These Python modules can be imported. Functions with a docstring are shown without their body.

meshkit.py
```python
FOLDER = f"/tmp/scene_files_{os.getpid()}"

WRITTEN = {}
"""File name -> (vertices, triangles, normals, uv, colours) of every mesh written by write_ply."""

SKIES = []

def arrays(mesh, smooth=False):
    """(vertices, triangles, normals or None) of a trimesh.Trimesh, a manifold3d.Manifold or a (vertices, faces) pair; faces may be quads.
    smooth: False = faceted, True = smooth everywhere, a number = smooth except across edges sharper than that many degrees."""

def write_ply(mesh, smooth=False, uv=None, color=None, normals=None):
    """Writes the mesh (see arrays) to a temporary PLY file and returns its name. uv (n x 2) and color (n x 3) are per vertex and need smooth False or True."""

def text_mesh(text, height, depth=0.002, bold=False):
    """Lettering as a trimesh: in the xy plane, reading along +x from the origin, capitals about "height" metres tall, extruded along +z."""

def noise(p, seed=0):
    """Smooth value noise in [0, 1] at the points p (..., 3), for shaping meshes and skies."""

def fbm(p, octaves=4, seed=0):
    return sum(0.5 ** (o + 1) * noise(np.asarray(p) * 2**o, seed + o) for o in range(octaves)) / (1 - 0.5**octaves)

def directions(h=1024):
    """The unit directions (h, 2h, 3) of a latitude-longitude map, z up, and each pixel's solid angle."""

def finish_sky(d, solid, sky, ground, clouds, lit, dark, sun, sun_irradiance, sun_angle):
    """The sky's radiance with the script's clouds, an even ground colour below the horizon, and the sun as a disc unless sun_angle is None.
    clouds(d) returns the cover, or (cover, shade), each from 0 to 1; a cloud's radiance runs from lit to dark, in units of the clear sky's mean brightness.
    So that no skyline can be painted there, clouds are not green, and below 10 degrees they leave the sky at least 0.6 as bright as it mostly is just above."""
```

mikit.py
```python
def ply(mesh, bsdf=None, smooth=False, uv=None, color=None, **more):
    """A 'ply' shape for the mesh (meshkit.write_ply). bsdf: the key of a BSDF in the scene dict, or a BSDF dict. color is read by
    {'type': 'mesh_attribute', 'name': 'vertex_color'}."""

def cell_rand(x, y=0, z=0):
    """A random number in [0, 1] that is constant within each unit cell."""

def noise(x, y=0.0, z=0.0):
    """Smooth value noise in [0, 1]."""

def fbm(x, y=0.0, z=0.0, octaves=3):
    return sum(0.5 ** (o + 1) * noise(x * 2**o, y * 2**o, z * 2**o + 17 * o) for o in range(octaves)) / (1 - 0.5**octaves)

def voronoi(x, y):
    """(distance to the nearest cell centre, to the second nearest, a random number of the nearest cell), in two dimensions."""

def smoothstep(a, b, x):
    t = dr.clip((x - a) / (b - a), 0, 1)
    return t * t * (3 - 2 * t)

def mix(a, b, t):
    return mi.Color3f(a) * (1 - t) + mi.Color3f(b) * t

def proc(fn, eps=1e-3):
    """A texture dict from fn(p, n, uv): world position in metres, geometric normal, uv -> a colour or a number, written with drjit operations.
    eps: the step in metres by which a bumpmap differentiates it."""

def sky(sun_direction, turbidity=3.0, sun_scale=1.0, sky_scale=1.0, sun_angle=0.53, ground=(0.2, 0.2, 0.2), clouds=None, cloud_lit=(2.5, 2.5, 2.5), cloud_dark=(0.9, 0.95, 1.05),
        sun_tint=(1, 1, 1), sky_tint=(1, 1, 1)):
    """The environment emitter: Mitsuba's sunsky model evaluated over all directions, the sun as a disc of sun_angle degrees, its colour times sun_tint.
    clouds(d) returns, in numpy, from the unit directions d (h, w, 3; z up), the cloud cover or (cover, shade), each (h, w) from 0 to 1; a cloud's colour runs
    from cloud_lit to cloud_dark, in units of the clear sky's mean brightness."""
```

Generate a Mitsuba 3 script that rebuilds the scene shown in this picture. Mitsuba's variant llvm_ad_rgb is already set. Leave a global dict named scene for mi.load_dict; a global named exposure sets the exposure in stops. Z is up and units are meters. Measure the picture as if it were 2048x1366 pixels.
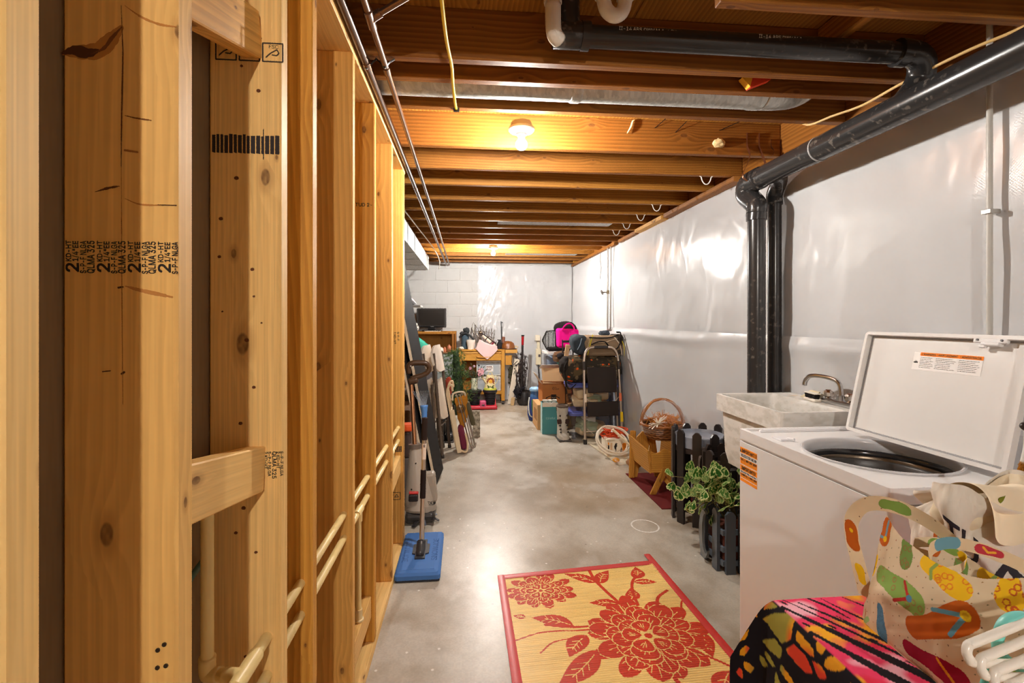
import math, random
import numpy as np
import trimesh, manifold3d
import mitsuba as mi
import drjit as dr
import mikit, meshkit
from mikit import noise, fbm, voronoi, cell_rand, smoothstep, mix
from shapely.geometry import Polygon, LineString, Point, MultiPolygon
from shapely import affinity
from shapely.ops import unary_union

T = mi.ScalarTransform4f
PI = math.pi
rng = random.Random(7)
nrng = np.random.default_rng(7)
scene, labels = {}, {}

# ------------------------------------------------------------------ camera, lights, exposure
YAW = math.atan(89 / 980)
EYE = (0.0, 0.0, 1.36)
scene['camera'] = {'type': 'perspective', 'fov': math.degrees(2 * math.atan(1024 / 980)), 'fov_axis': 'x', 'near_clip': 0.02,
                   'principal_point_offset_x': 0.0, 'principal_point_offset_y': 43 / 1366,
                   'to_world': T().look_at(origin=EYE, target=(math.sin(YAW), math.cos(YAW), EYE[2]), up=(0, 0, 1))}
exposure = 0.10
BULBS = [((0.268, 2.43, 2.235), 25.0), ((0.33, 6.30, 2.215), 50.0), ((0.10, -1.80, 2.235), 43.0)]
BULB_TINT = (1.0, 0.955, 0.89)


# ------------------------------------------------------------------ colours and materials
def lin(c):
    c = np.asarray(c, float) / 255.0
    return np.where(c <= 0.04045, c / 12.92, ((c + 0.055) / 1.055) ** 2.4)


VC = {'type': 'mesh_attribute', 'name': 'vertex_color'}


def mat(name, base, rough=0.5, **k):
    b = {'type': 'principled', 'base_color': base if isinstance(base, dict) else {'type': 'rgb', 'value': list(map(float, base))}, 'roughness': rough, **k}
    scene[name] = {'type': 'twosided', 'bsdf': b}


mat('matte', VC, 0.7, specular=0.3)
mat('satin', VC, 0.38, specular=0.5)
mat('gloss', VC, 0.13, specular=0.5)
mat('metal', VC, 0.32, metallic=0.9)
mat('chrome', VC, 0.12, metallic=1.0)
mat('cloth', VC, 0.9, specular=0.1, sheen=0.3)
scene['leaf'] = {'type': 'principledthin', 'base_color': VC, 'roughness': 0.45, 'diff_trans': 0.5}
scene['clear_plastic'] = {'type': 'thindielectric', 'int_ior': 1.42, 'specular_transmittance': {'type': 'rgb', 'value': [0.90, 0.92, 0.96]}}
scene['cellophane'] = {'type': 'thindielectric', 'int_ior': 1.5}


def lumber_color(p, n, uv):
    idn = dr.floor(uv.x / 10)
    al = uv.x - 10 * idn - 5
    ti = dr.floor(uv.y / 10)
    ac = uv.y - 10 * ti - 5
    r = cell_rand(idn, 3)
    r2 = cell_rand(idn, 11)
    t = ti / 9
    # knots
    kx, ky = al * 4.4 + r * 71, ac * 8.5 + r2 * 37 + 0.5
    d1, d2, kr = voronoi(kx, ky)
    has = dr.select(kr > 0.52, 1.0, 0.0)
    kd = d1 / (0.022 + 0.085 * dr.square((kr - 0.52) * 2.08))
    bend = has * dr.exp(-dr.square(d1 * 4.0)) * 0.8 * (kr - 0.5) * 2
    s = ac * 52 + 5.5 * noise(al * 0.75 + r * 19, ac * 5, r2 * 50) + bend * 2.2
    fr = s - dr.floor(s)
    ring = smoothstep(0.0, 0.75, fr) * (1 - smoothstep(0.86, 1.0, fr))
    fib = noise(al * 9 + r * 31, ac * 420, r2 * 9)
    blot = fbm(al * 2.3 + r * 7, ac * 9, r2 * 23, octaves=2)
    pale = mix(mi.Color3f(0.84, 0.555, 0.225), mi.Color3f(0.70, 0.41, 0.115), ring * 0.20 + 0.42 * blot)
    orange = mix(mi.Color3f(0.68, 0.34, 0.06), mi.Color3f(0.46, 0.19, 0.025), ring * 0.55 + 0.35 * blot)
    old = mix(mi.Color3f(0.36, 0.14, 0.024), mi.Color3f(0.15, 0.05, 0.010), ring * 0.45 + 0.6 * blot)
    c = mix(mix(pale, orange, smoothstep(0.0, 0.5, t)), old, smoothstep(0.5, 0.95, t))
    c *= 0.88 + 0.2 * fib
    halo = has * (1 - smoothstep(1.0, 2.6, kd)) * 0.35
    core = has * (1 - smoothstep(0.75, 1.1, kd))
    c = mix(c, mi.Color3f(0.30, 0.12, 0.03), halo)
    c = mix(c, mi.Color3f(0.10, 0.035, 0.012), core * (0.45 + 0.4 * noise(kx * 30, ky * 30)))
    return c


mat('lumber', mikit.proc(lumber_color), 0.55, specular=0.2)


def concrete_color(p, n, uv):
    x, y = p.x, p.y
    big = fbm(x * 1.3 + 5, y * 1.3, 2.0, octaves=4)
    mid = fbm(x * 5 + 1.7, y * 4 + 9, 4.0, octaves=4)
    fine = noise(x * 160, y * 160, 1.0)
    c = mix(mi.Color3f(0.30, 0.245, 0.18), mi.Color3f(0.50, 0.455, 0.385), smoothstep(0.25, 0.72, 0.4 * big + 0.6 * mid))
    tan = smoothstep(0.50, 0.72, fbm(x * 0.9 + 31, y * 0.8 + 3, 8.0, octaves=3))
    c = mix(c, mi.Color3f(0.40, 0.285, 0.17), 0.45 * tan)
    pale = smoothstep(0.60, 0.74, fbm(x * 3.1 + 70, y * 2.4 + 11, 3.0, octaves=4))
    c = mix(c, mi.Color3f(0.58, 0.55, 0.50), 0.4 * pale)
    d1, d2, kr = voronoi(x * 9, y * 9)
    speck = dr.select(kr > 0.82, 1.0, 0.0) * (1 - smoothstep(0.03, 0.07, d1))
    c = mix(c, mi.Color3f(0.82, 0.79, 0.74), speck * 0.6)
    e1, e2, er = voronoi(x * 7 + 40, y * 7)
    c = mix(c, mi.Color3f(0.10, 0.085, 0.07), dr.select(er > 0.86, 1.0, 0.0) * (1 - smoothstep(0.02, 0.055, e1)) * 0.6)
    ex = (x - 1.168) / 0.088
    ey = (y - 3.145) / 0.10
    rr = dr.sqrt(ex * ex + ey * ey)
    ring = smoothstep(0.90, 0.95, rr) * (1 - smoothstep(1.0, 1.06, rr)) * (0.55 + 0.45 * noise(x * 40, y * 40))
    c = mix(c, mi.Color3f(0.86, 0.84, 0.80), ring * 0.9)
    return c * (0.93 + 0.12 * fine)


mat('concrete', mikit.proc(concrete_color), 0.34, specular=0.45)


def film_bump(p, n, uv):
    return 0.5 + 0.06 * dr.sin(p.y * 620) * dr.sin(p.z * 620) + 4.5 * fbm(p.y * 7 + p.x * 7 + p.z * 2.0, p.z * 3.0, 2.0, octaves=3)


scene['film'] = {'type': 'twosided', 'bsdf': {'type': 'bumpmap', 'scale': 0.0011, 'arbitrary': mikit.proc(film_bump, 2e-3), 'nested': {
    'type': 'principled', 'base_color': {'type': 'rgb', 'value': [0.56, 0.565, 0.575]}, 'roughness': 0.17, 'specular': 0.8}}}


def block_color(p, n, uv):
    f = fbm(p.x * 14, p.z * 14, p.y * 14, octaves=3)
    return mix(mi.Color3f(0.52, 0.515, 0.50), mi.Color3f(0.57, 0.565, 0.55), f)


mat('block_paint', mikit.proc(block_color), 0.62, specular=0.3)


def zinc_color(p, n, uv):
    d1, d2, kr = voronoi(p.x * 95 + p.z * 40, p.y * 95 + p.z * 80)
    d3, d4, kq = voronoi(p.x * 40 + 9, p.y * 40 + p.z * 40)
    return mix(mi.Color3f(0.40, 0.41, 0.39), mi.Color3f(0.66, 0.67, 0.64), 0.6 * kr + 0.4 * kq)


mat('zinc', mikit.proc(zinc_color), 0.42, metallic=0.65)


def paper_color(p, n, uv):
    f = fbm(p.x * 3, p.y * 6, p.z * 2.2, octaves=4)
    g = noise(p.x * 50, p.y * 260, p.z * 22)
    return mix(mi.Color3f(0.17, 0.11, 0.055), mi.Color3f(0.24, 0.165, 0.09), f) * (0.92 + 0.12 * g)


mat('drywall_back', mikit.proc(paper_color), 0.8, specular=0.2)


def abs_color(p, n, uv):
    d = smoothstep(0.60, 0.78, fbm(p.x * 60, p.y * 60, p.z * 45, octaves=3)) * smoothstep(0.35, 0.6, noise(p.x * 4, p.y * 3, p.z * 2.3))
    return mix(mi.Color3f(0.022, 0.022, 0.023), mi.Color3f(0.24, 0.21, 0.18), d * 0.40)


mat('abs_black', mikit.proc(abs_color), 0.22, specular=0.5)


def camo_color(p, n, uv):
    a = fbm(p.x * 13, p.y * 13, p.z * 13, octaves=3)
    b = fbm(p.x * 17 + 40, p.y * 17, p.z * 17, octaves=3)
    e = fbm(p.x * 21 + 9, p.y * 21, p.z * 21 + 70, octaves=2)
    c = mix(mi.Color3f(0.035, 0.028, 0.02), mi.Color3f(0.10, 0.07, 0.035), smoothstep(0.50, 0.58, a))
    c = mix(c, mi.Color3f(0.20, 0.14, 0.08), smoothstep(0.62, 0.68, b))
    return mix(c, mi.Color3f(0.75, 0.11, 0.02), smoothstep(0.70, 0.76, e))


mat('camo', mikit.proc(camo_color), 0.85, specular=0.15)


def laundry_color(p, n, uv):
    a = fbm(p.x * 22, p.y * 22, p.z * 30, octaves=3)
    st = smoothstep(0.62, 0.75, fbm(p.x * 7, p.y * 9, p.z * 4 + 3, octaves=3)) * smoothstep(1.60, 1.66, p.x)
    c = mix(mi.Color3f(0.52, 0.50, 0.45), mi.Color3f(0.63, 0.61, 0.57), smoothstep(0.3, 0.6, a))
    c = mix(c, mi.Color3f(0.78, 0.42, 0.08), st * 0.8)
    d1, d2, kr = voronoi(p.y * 45 + p.x * 45, p.z * 45)
    return mix(c, mi.Color3f(0.22, 0.19, 0.15), dr.select(kr > 0.80, 1.0, 0.0) * (1 - smoothstep(0.03, 0.10, d1)) * 0.5)


mat('tub_plastic', mikit.proc(laundry_color), 0.42, specular=0.4)


def stone_color(p, n, uv):
    a = fbm(p.x * 40, p.y * 40, p.z * 40, octaves=4)
    return mix(mi.Color3f(0.20, 0.165, 0.12), mi.Color3f(0.52, 0.46, 0.36), smoothstep(0.3, 0.7, a))


mat('stone', mikit.proc(stone_color), 0.9)

SIMPLE = {'matte', 'satin', 'gloss', 'metal', 'chrome', 'cloth', 'leaf'}


# ------------------------------------------------------------------ meshes
def cat(*ms):
    return trimesh.util.concatenate([m for m in ms if m is not None])


def rot(rx=0, ry=0, rz=0):
    e = trimesh.transformations.euler_matrix(math.radians(rx), math.radians(ry), math.radians(rz), 'sxyz')
    return e


def mv(m, loc=(0, 0, 0), r=(0, 0, 0), s=None):
    m = m.copy()
    if s is not None:
        m.apply_scale(s)
    e = rot(*r)
    e[:3, 3] = loc
    m.apply_transform(e)
    return m


def hullmesh(pts):
    return trimesh.convex.convex_hull(np.asarray(pts, float))


def cbox(sx, sy, sz, c=0.002):
    """Chamfered box about the origin."""
    c = min(c, 0.45 * min(sx, sy, sz))
    h = np.array([sx, sy, sz]) / 2
    P = []
    for a in (-1, 1):
        for b in (-1, 1):
            for d in (-1, 1):
                s = np.array([a, b, d])
                for k in range(3):
                    o = h - c
                    o = o.copy(); o[k] = h[k]
                    P.append(s * o)
    return hullmesh(P)


def bx(x0, x1, y0, y1, z0, z1, c=0.002):
    return mv(cbox(abs(x1 - x0), abs(y1 - y0), abs(z1 - z0), c), ((x0 + x1) / 2, (y0 + y1) / 2, (z0 + z1) / 2))


def rbox(sx, sy, sz, r, n=10):
    """Rounded box about the origin."""
    r = min(r, 0.49 * min(sx, sy, sz))
    s = trimesh.creation.icosphere(2, r)
    h = np.array([sx, sy, sz]) / 2 - r
    P = [s.vertices + h * np.array([a, b, d]) for a in (-1, 1) for b in (-1, 1) for d in (-1, 1)]
    return hullmesh(np.vstack(P))


def frame(d):
    d = np.asarray(d, float)
    d = d / (np.linalg.norm(d) + 1e-12)
    a = np.cross(d, [0, 0, 1.0])
    if np.linalg.norm(a) < 1e-3:
        a = np.cross(d, [0, 1.0, 0])
    a /= np.linalg.norm(a)
    return d, a, np.cross(d, a)


def cyl(p0, p1, r, n=16, r1=None):
    p0, p1 = np.asarray(p0, float), np.asarray(p1, float)
    d, a, b = frame(p1 - p0)
    r1 = r if r1 is None else r1
    t = np.arange(n) * 2 * PI / n
    ring = np.cos(t)[:, None] * a + np.sin(t)[:, None] * b
    V = np.vstack([p0 + ring * r, p1 + ring * r1, [p0], [p1]])
    F = []
    for i in range(n):
        j = (i + 1) % n
        F += [[i, n + i, n + j], [i, n + j, j], [2 * n, i, j], [2 * n + 1, n + j, n + i]]
    m = trimesh.Trimesh(V, F, process=False)
    m.fix_normals()
    return m


def smooth_path(pts, k=6, closed=False):
    P = np.asarray(pts, float)
    if k <= 1 or len(P) < 3:
        return P
    n = len(P)
    out = []
    rngn = n if closed else n - 1
    for i in range(rngn):
        p1, p2 = P[i], P[(i + 1) % n]
        p0 = P[i - 1] if (closed or i > 0) else 2 * p1 - p2
        p3 = P[(i + 2) % n] if (closed or i + 2 < n) else 2 * p2 - p1
        for t in np.arange(k) / k:
            out.append(0.5 * (2 * p1 + (p2 - p0) * t + (2 * p0 - 5 * p1 + 4 * p2 - p3) * t * t + (3 * p1 - p0 - 3 * p2 + p3) * t ** 3))
    if not closed:
        out.append(P[-1])
    return np.array(out)


def tube(pts, r, n=10, k=6, closed=False, flat=None):
    """Swept tube along a smoothed path; r a number or one per given point; flat=(a, b) scales the section."""
    P = smooth_path(pts, k, closed)
    m = len(P)
    if np.ndim(r):
        rr = np.interp(np.linspace(0, 1, m), np.linspace(0, 1, len(r)), r)
    else:
        rr = np.full(m, float(r))
    tan = np.gradient(P, axis=0)
    if closed:
        tan = np.roll(P, -1, 0) - np.roll(P, 1, 0)
    tan /= np.linalg.norm(tan, axis=1, keepdims=True) + 1e-12
    _, a, b = frame(tan[0])
    A = np.zeros_like(P)
    for i in range(m):
        a = a - tan[i] * (a @ tan[i])
        a /= np.linalg.norm(a) + 1e-12
        A[i] = a
    B = np.cross(tan, A)
    fa, fb = flat or (1, 1)
    t = np.arange(n) * 2 * PI / n
    V = (P[:, None] + rr[:, None, None] * (fa * np.cos(t)[None, :, None] * A[:, None] + fb * np.sin(t)[None, :, None] * B[:, None])).reshape(-1, 3)
    F = []
    for i in range(m if closed else m - 1):
        i2 = (i + 1) % m
        for j in range(n):
            j2 = (j + 1) % n
            F += [[i * n + j, i2 * n + j2, i2 * n + j], [i * n + j, i * n + j2, i2 * n + j2]]
    if not closed:
        V = np.vstack([V, P[:1], P[-1:]])
        c0, c1 = m * n, m * n + 1
        for j in range(n):
            j2 = (j + 1) % n
            F += [[c0, j2, j], [c1, (m - 1) * n + j, (m - 1) * n + j2]]
    msh = trimesh.Trimesh(V, F, process=False)
    return msh


def lathe(prof, n=32, loc=(0, 0, 0), r=(0, 0, 0)):
    """prof: (radius, z) pairs, bottom to top."""
    prof = np.asarray(prof, float)
    t = np.arange(n) * 2 * PI / n
    V = np.stack([prof[:, 0][:, None] * np.cos(t), prof[:, 0][:, None] * np.sin(t), np.repeat(prof[:, 1][:, None], n, 1)], -1).reshape(-1, 3)
    F = []
    for i in range(len(prof) - 1):
        for j in range(n):
            j2 = (j + 1) % n
            F += [[i * n + j, i * n + j2, (i + 1) * n + j2], [i * n + j, (i + 1) * n + j2, (i + 1) * n + j]]
    return mv(trimesh.Trimesh(V, F, process=False), loc, r)


def ell(loc, rad, r=(0, 0, 0), sub=3):
    s = trimesh.creation.icosphere(sub, 1.0)
    s.apply_scale(np.asarray(rad, float) if np.ndim(rad) else [rad] * 3)
    return mv(s, loc, r)


def prism(poly, h, M=None, z0=0.0):
    """Extrusion of a 2D outline (points or shapely) along +z."""
    if not hasattr(poly, 'geom_type'):
        poly = Polygon(poly)
    gs = poly.geoms if hasattr(poly, 'geoms') else [poly]
    ms = []
    for g in gs:
        if g.area < 1e-9:
            continue
        m = trimesh.creation.extrude_polygon(g, h, engine='earcut')
        m.apply_translation([0, 0, z0])
        ms.append(m)
    m = cat(*ms)
    if M is not None:
        m.apply_transform(M)
    return m


def basis(o, ux, uy):
    """Matrix of the frame with origin o, x along ux, y along uy."""
    ux = np.asarray(ux, float); ux /= np.linalg.norm(ux)
    uy = np.asarray(uy, float); uy = uy - ux * (uy @ ux); uy /= np.linalg.norm(uy)
    M = np.eye(4)
    M[:3, 0], M[:3, 1], M[:3, 2], M[:3, 3] = ux, uy, np.cross(ux, uy), o
    return M


def grid(fn, nu, nv, u0=0, u1=1, v0=0, v1=1):
    """Sheet from fn(U, V) -> (..., 3); returns mesh and the U, V of its vertices."""
    U, V = np.meshgrid(np.linspace(u0, u1, nu), np.linspace(v0, v1, nv), indexing='ij')
    P = fn(U, V).reshape(-1, 3)
    i, j = np.meshgrid(np.arange(nu - 1), np.arange(nv - 1), indexing='ij')
    a = (i * nv + j).ravel()
    F = np.vstack([np.stack([a, a + nv, a + nv + 1], 1), np.stack([a, a + nv + 1, a + 1], 1)])
    return trimesh.Trimesh(P, F, process=False), U.ravel(), V.ravel()


def disp(m, amp, freq, seed=0, octv=3):
    m = m.copy()
    n = m.vertex_normals
    f = meshkit.fbm(m.vertices * freq, octv, seed) - 0.5
    m.vertices = m.vertices + n * (amp * 2 * f)[:, None]
    return m


def subdiv(m, edge):
    v, f = trimesh.remesh.subdivide_to_size(m.vertices, m.faces, edge)
    m = trimesh.Trimesh(v, f, process=True)
    return m


# ------------------------------------------------------------------ scene entries
used = set()


def nm(key):
    if key not in used:
        used.add(key)
        return key
    k = 1
    while f'{key}_{k:03d}' in used:
        k += 1
    key = f'{key}_{k:03d}'
    used.add(key)
    return key


def lab(key, label=None, cat_=None, group=None, kind=None):
    d = labels.setdefault(key, {})
    if label: d['label'] = label
    if cat_: d['category'] = cat_
    if group: d['group'] = group
    if kind: d['kind'] = kind


def thing(name, label, cat_, group=None):
    k = nm(name)
    lab(k, label, cat_, group)
    return k


def put(key, mesh, col=None, m='matte', smooth=35, label=None, vc=None, uv=None, **kw):
    """Adds one shape under a new key and returns the key. col: sRGB 0..255; vc: linear colours per vertex."""
    key = nm(key)
    if m in SIMPLE or vc is not None:
        if smooth and smooth is not True:
            mesh = trimesh.graph.smooth_shade(mesh, angle=math.radians(smooth), facet_minarea=None)
        c = np.tile(lin(col), (len(mesh.vertices), 1)) if vc is None else np.asarray(vc)
        scene[key] = mikit.ply(mesh, m, smooth=bool(smooth), color=c, **kw)
    else:
        scene[key] = mikit.ply(mesh, m, smooth=smooth if uv is None else (smooth is True), uv=uv, **kw)
    if label:
        lab(key, label)
    return key


def part(parent, name, mesh, col=None, m='matte', smooth=35, **kw):
    return put(parent + '__' + name, mesh, col, m, smooth, **kw)


def solo(name, mesh, col, m, label, cat_, group=None, smooth=35, **kw):
    k = put(name, mesh, col, m, smooth, **kw)
    lab(k, label, cat_, group)
    return k


board_count = [0]


def wooduv(mesh, M, tint, long=None):
    """Unshared triangles with the lumber uv: x runs along the grain, y across; M takes the board's frame (x = length) to the world."""
    board_count[0] += 1
    bid = board_count[0]
    tri = mesh.triangles
    n = np.cross(tri[:, 1] - tri[:, 0], tri[:, 2] - tri[:, 0])
    ax = np.abs(n)
    V = tri.reshape(-1, 3)
    ax = np.repeat(ax, 3, 0)
    k = ax.argmax(1)
    al = V[:, 0].copy()
    ac = np.where(k == 2, V[:, 1], V[:, 2] + 0.31)
    e = k == 0
    al[e] = V[e, 1] * 0.4
    ac[e] = V[e, 2] * 2
    uv = np.stack([bid * 10 + 5 + np.clip(al, -4.9, 4.9), tint * 10 + 5 + np.clip(ac, -4.9, 4.9)], 1)
    m = trimesh.Trimesh(V, np.arange(len(V)).reshape(-1, 3), process=False)
    m.apply_transform(M)
    return m, uv


def plank(key, p0, p1, w, t, up, tint, c=0.0025, mesh=None):
    """A board from p0 to p1, its width w across (up is the direction of its thickness t)."""
    p0, p1 = np.asarray(p0, float), np.asarray(p1, float)
    d = p1 - p0
    L = np.linalg.norm(d)
    up = np.asarray(up, float)
    M = basis((p0 + p1) / 2, d, np.cross(up, d))
    m = cbox(L, w, t, c) if mesh is None else mesh
    m, uv = wooduv(m, M, tint)
    return put(key, m, m='lumber', smooth=False, uv=uv)


def woodmesh(key, mesh, axis, tint):
    """A free wooden shape with its grain along x, y or z (axis 0, 1, 2)."""
    c = mesh.bounds.mean(0)
    ux = np.eye(3)[axis]
    M = basis(c, ux, np.eye(3)[(axis + 1) % 3])
    loc = mesh.copy()
    loc.apply_transform(np.linalg.inv(M))
    m, uv = wooduv(loc, M, tint)
    return put(key, m, m='lumber', smooth=False, uv=uv)


def lettering(key, text, height, M, col, bold=False, width=None, m='matte', depth=0.0004):
    t = meshkit.text_mesh(text, height, depth, bold)
    if width:
        s = width / t.extents[0]
        t.apply_scale([s, 1, 1])
    t.apply_transform(M)
    return put(key, t, col, m, False)
# ------------------------------------------------------------------ the room
XS, SW = -0.38, 0.14           # right faces of the studs, stud depth
XL = XS - SW
XW, YB, YF, XR = 1.815, 8.32, -3.0, -1.75
ZJ, ZS = 2.303, 2.487          # joist bottoms, underside of the subfloor


def struct(key):
    lab(key, kind='structure')
    return key


struct(put('floor', bx(XR - 0.1, XW + 0.3, YF - 0.1, YB + 0.2, -0.1, 0.0, 0.001), m='concrete', smooth=False))
struct(put('wall_right', bx(XW + 0.02, XW + 0.2, YF, YB, 0, ZS + 0.02), (176, 174, 170), 'matte', False))
struct(put('wall_front', bx(XR, XW + 0.02, YF - 0.15, YF, 0, ZS + 0.02), (112, 100, 86), 'matte', False))
struct(put('wall_left_rear', bx(XR - 0.15, XR, YF, YB, 0, ZS + 0.02), (130, 120, 108), 'matte', False))

# back wall of painted blocks, joints recessed
wb = struct(put('wall_back', bx(XR, XW + 0.02, YB + 0.001, YB + 0.2, 0, ZS + 0.02), (176, 174, 168), 'matte', False))
blk = {}
for row in range(12):
    z0, z1 = row * 0.203, min(row * 0.203 + 0.2005, ZS)
    x = XR - (0.203 if row % 2 else 0)
    while x < XW:
        a, b = max(x, XR), min(x + 0.4035, XW)
        if b - a > 0.03:
            part(wb, 'block', bx(a, b, YB - 0.003, YB + 0.05, z0, z1, 0.002), m='block_paint', smooth=False)
        x += 0.406

# reinforced white sheeting on the right wall: two overlapping courses, each with soft wrinkles
def film_right(z0, z1, off, seed, bulge):
    def f(U, V):
        y = YF + (YB - YF) * U
        z = z0 + (z1 - z0) * V
        P = np.stack([y * 1.1, z * 1.5, np.full_like(y, seed)], -1)
        w = 0.034 * (meshkit.fbm(P * 1.7, 3, seed) - 0.5) + 0.011 * (meshkit.fbm(np.stack([y * 5.5 + z * 2.2, z * 2.6, y * 0 + 3], -1), 3, seed + 5) - 0.5)
        cre = np.abs(meshkit.noise(np.stack([y * 3.4 - z * 1.6, z * 1.9 + y * .6, y * 0], -1), seed + 9) - 0.5)
        w = w - 0.0022 * np.exp(-(cre / 0.06) ** 2)
        w = w + bulge * (.35 + 1.3 * meshkit.fbm(np.stack([y * 1.1, z * 2, y * 0 + 4], -1), 3, 7)) * np.exp(-((z - z1 + .05 + .05 * (meshkit.noise(np.stack([y * 1.6, y * 0, y * 0], -1), 5) - .5)) / 0.045) ** 2)
        return np.stack([XW - off - 0.012 + w * 0.8, y, z], -1)
    return grid(f, 700, max(30, int((z1 - z0) * 90)))[0]


put('wall_right__vapor_sheet', film_right(1.20, 2.30, 0.006, 3, 0.0), m='film', smooth=True)
put('wall_right__vapor_sheet', film_right(0.01, 1.27, 0.014, 8, -0.020), m='film', smooth=True)


def film_back(x0, x1, z0, z1, seed, off):
    def f(U, V):
        x = x0 + (x1 - x0) * U
        z = z0 + (z1 - z0) * V
        w = 0.03 * (meshkit.fbm(np.stack([x * 2.6, z * 2.2, x * 0 + seed], -1), 4, seed) - 0.5)
        fan = meshkit.fbm(np.stack([(x - x0) * 14 + (2.3 - z) * 5, z * 2.4, x * 0], -1), 3, seed + 2) - 0.5
        w = w + 0.013 * fan * np.exp(-((x - x0) / 0.45) ** 2)
        return np.stack([x, YB - 0.02 - off + w, z], -1)
    return grid(f, 160, 130)[0]


put('wall_back__vapor_sheet', film_back(0.17, XW - 0.03, 1.16, 2.28, 4, 0.004), m='film', smooth=True)
put('wall_back__vapor_sheet', film_back(0.15, XW - 0.03, 0.01, 1.22, 6, 0.018), m='film', smooth=True)

# ceiling: plywood over joists
struct(put('ceiling', bx(XR, XW + 0.02, YF, YB, ZS + 0.012, ZS + 0.05), (120, 80, 40), 'matte', False))
for i, (a, b) in enumerate([(YF, -0.55), (-0.55, 1.9), (1.9, 4.34), (4.34, 6.78), (6.78, YB)]):
    for j, (c, d) in enumerate([(XR, 0.62), (0.62, XW + 0.02)]):
        plank('ceiling__plywood_panel', ((c + d) / 2, a + 0.001, ZS + 0.006), ((c + d) / 2, b - 0.001, ZS + 0.006), d - c - 0.002, 0.012, (0, 0, 1), 7, 0.001)

JY = [(-2.6, 8), (-2.2, 8), (-1.4, 7), (-1.0, 8), (-0.6, 8), (-0.2, 8), (0.2, 8), (0.6, 8), (1.0, 8), (1.78, 9), (1.93, 9), (2.186, 9), (2.675, 9), (3.068, 8), (3.434, 7), (3.86, 7), (4.241, 7), (4.648, 7), (5.0, 7), (5.35, 8),
      (5.716, 8), (6.08, 8), (6.436, 7), (6.868, 7), (7.23, 8), (7.606, 8), (8.0, 9)]
for y, t in JY:
    dz = (ZS - ZJ)
    plank('ceiling__joist', (XR + 0.01, y + 0.019, ZJ + dz / 2), (XW - 0.017, y + 0.019, ZJ + dz / 2), dz, 0.038, (0, 1, 0), t)
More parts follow.
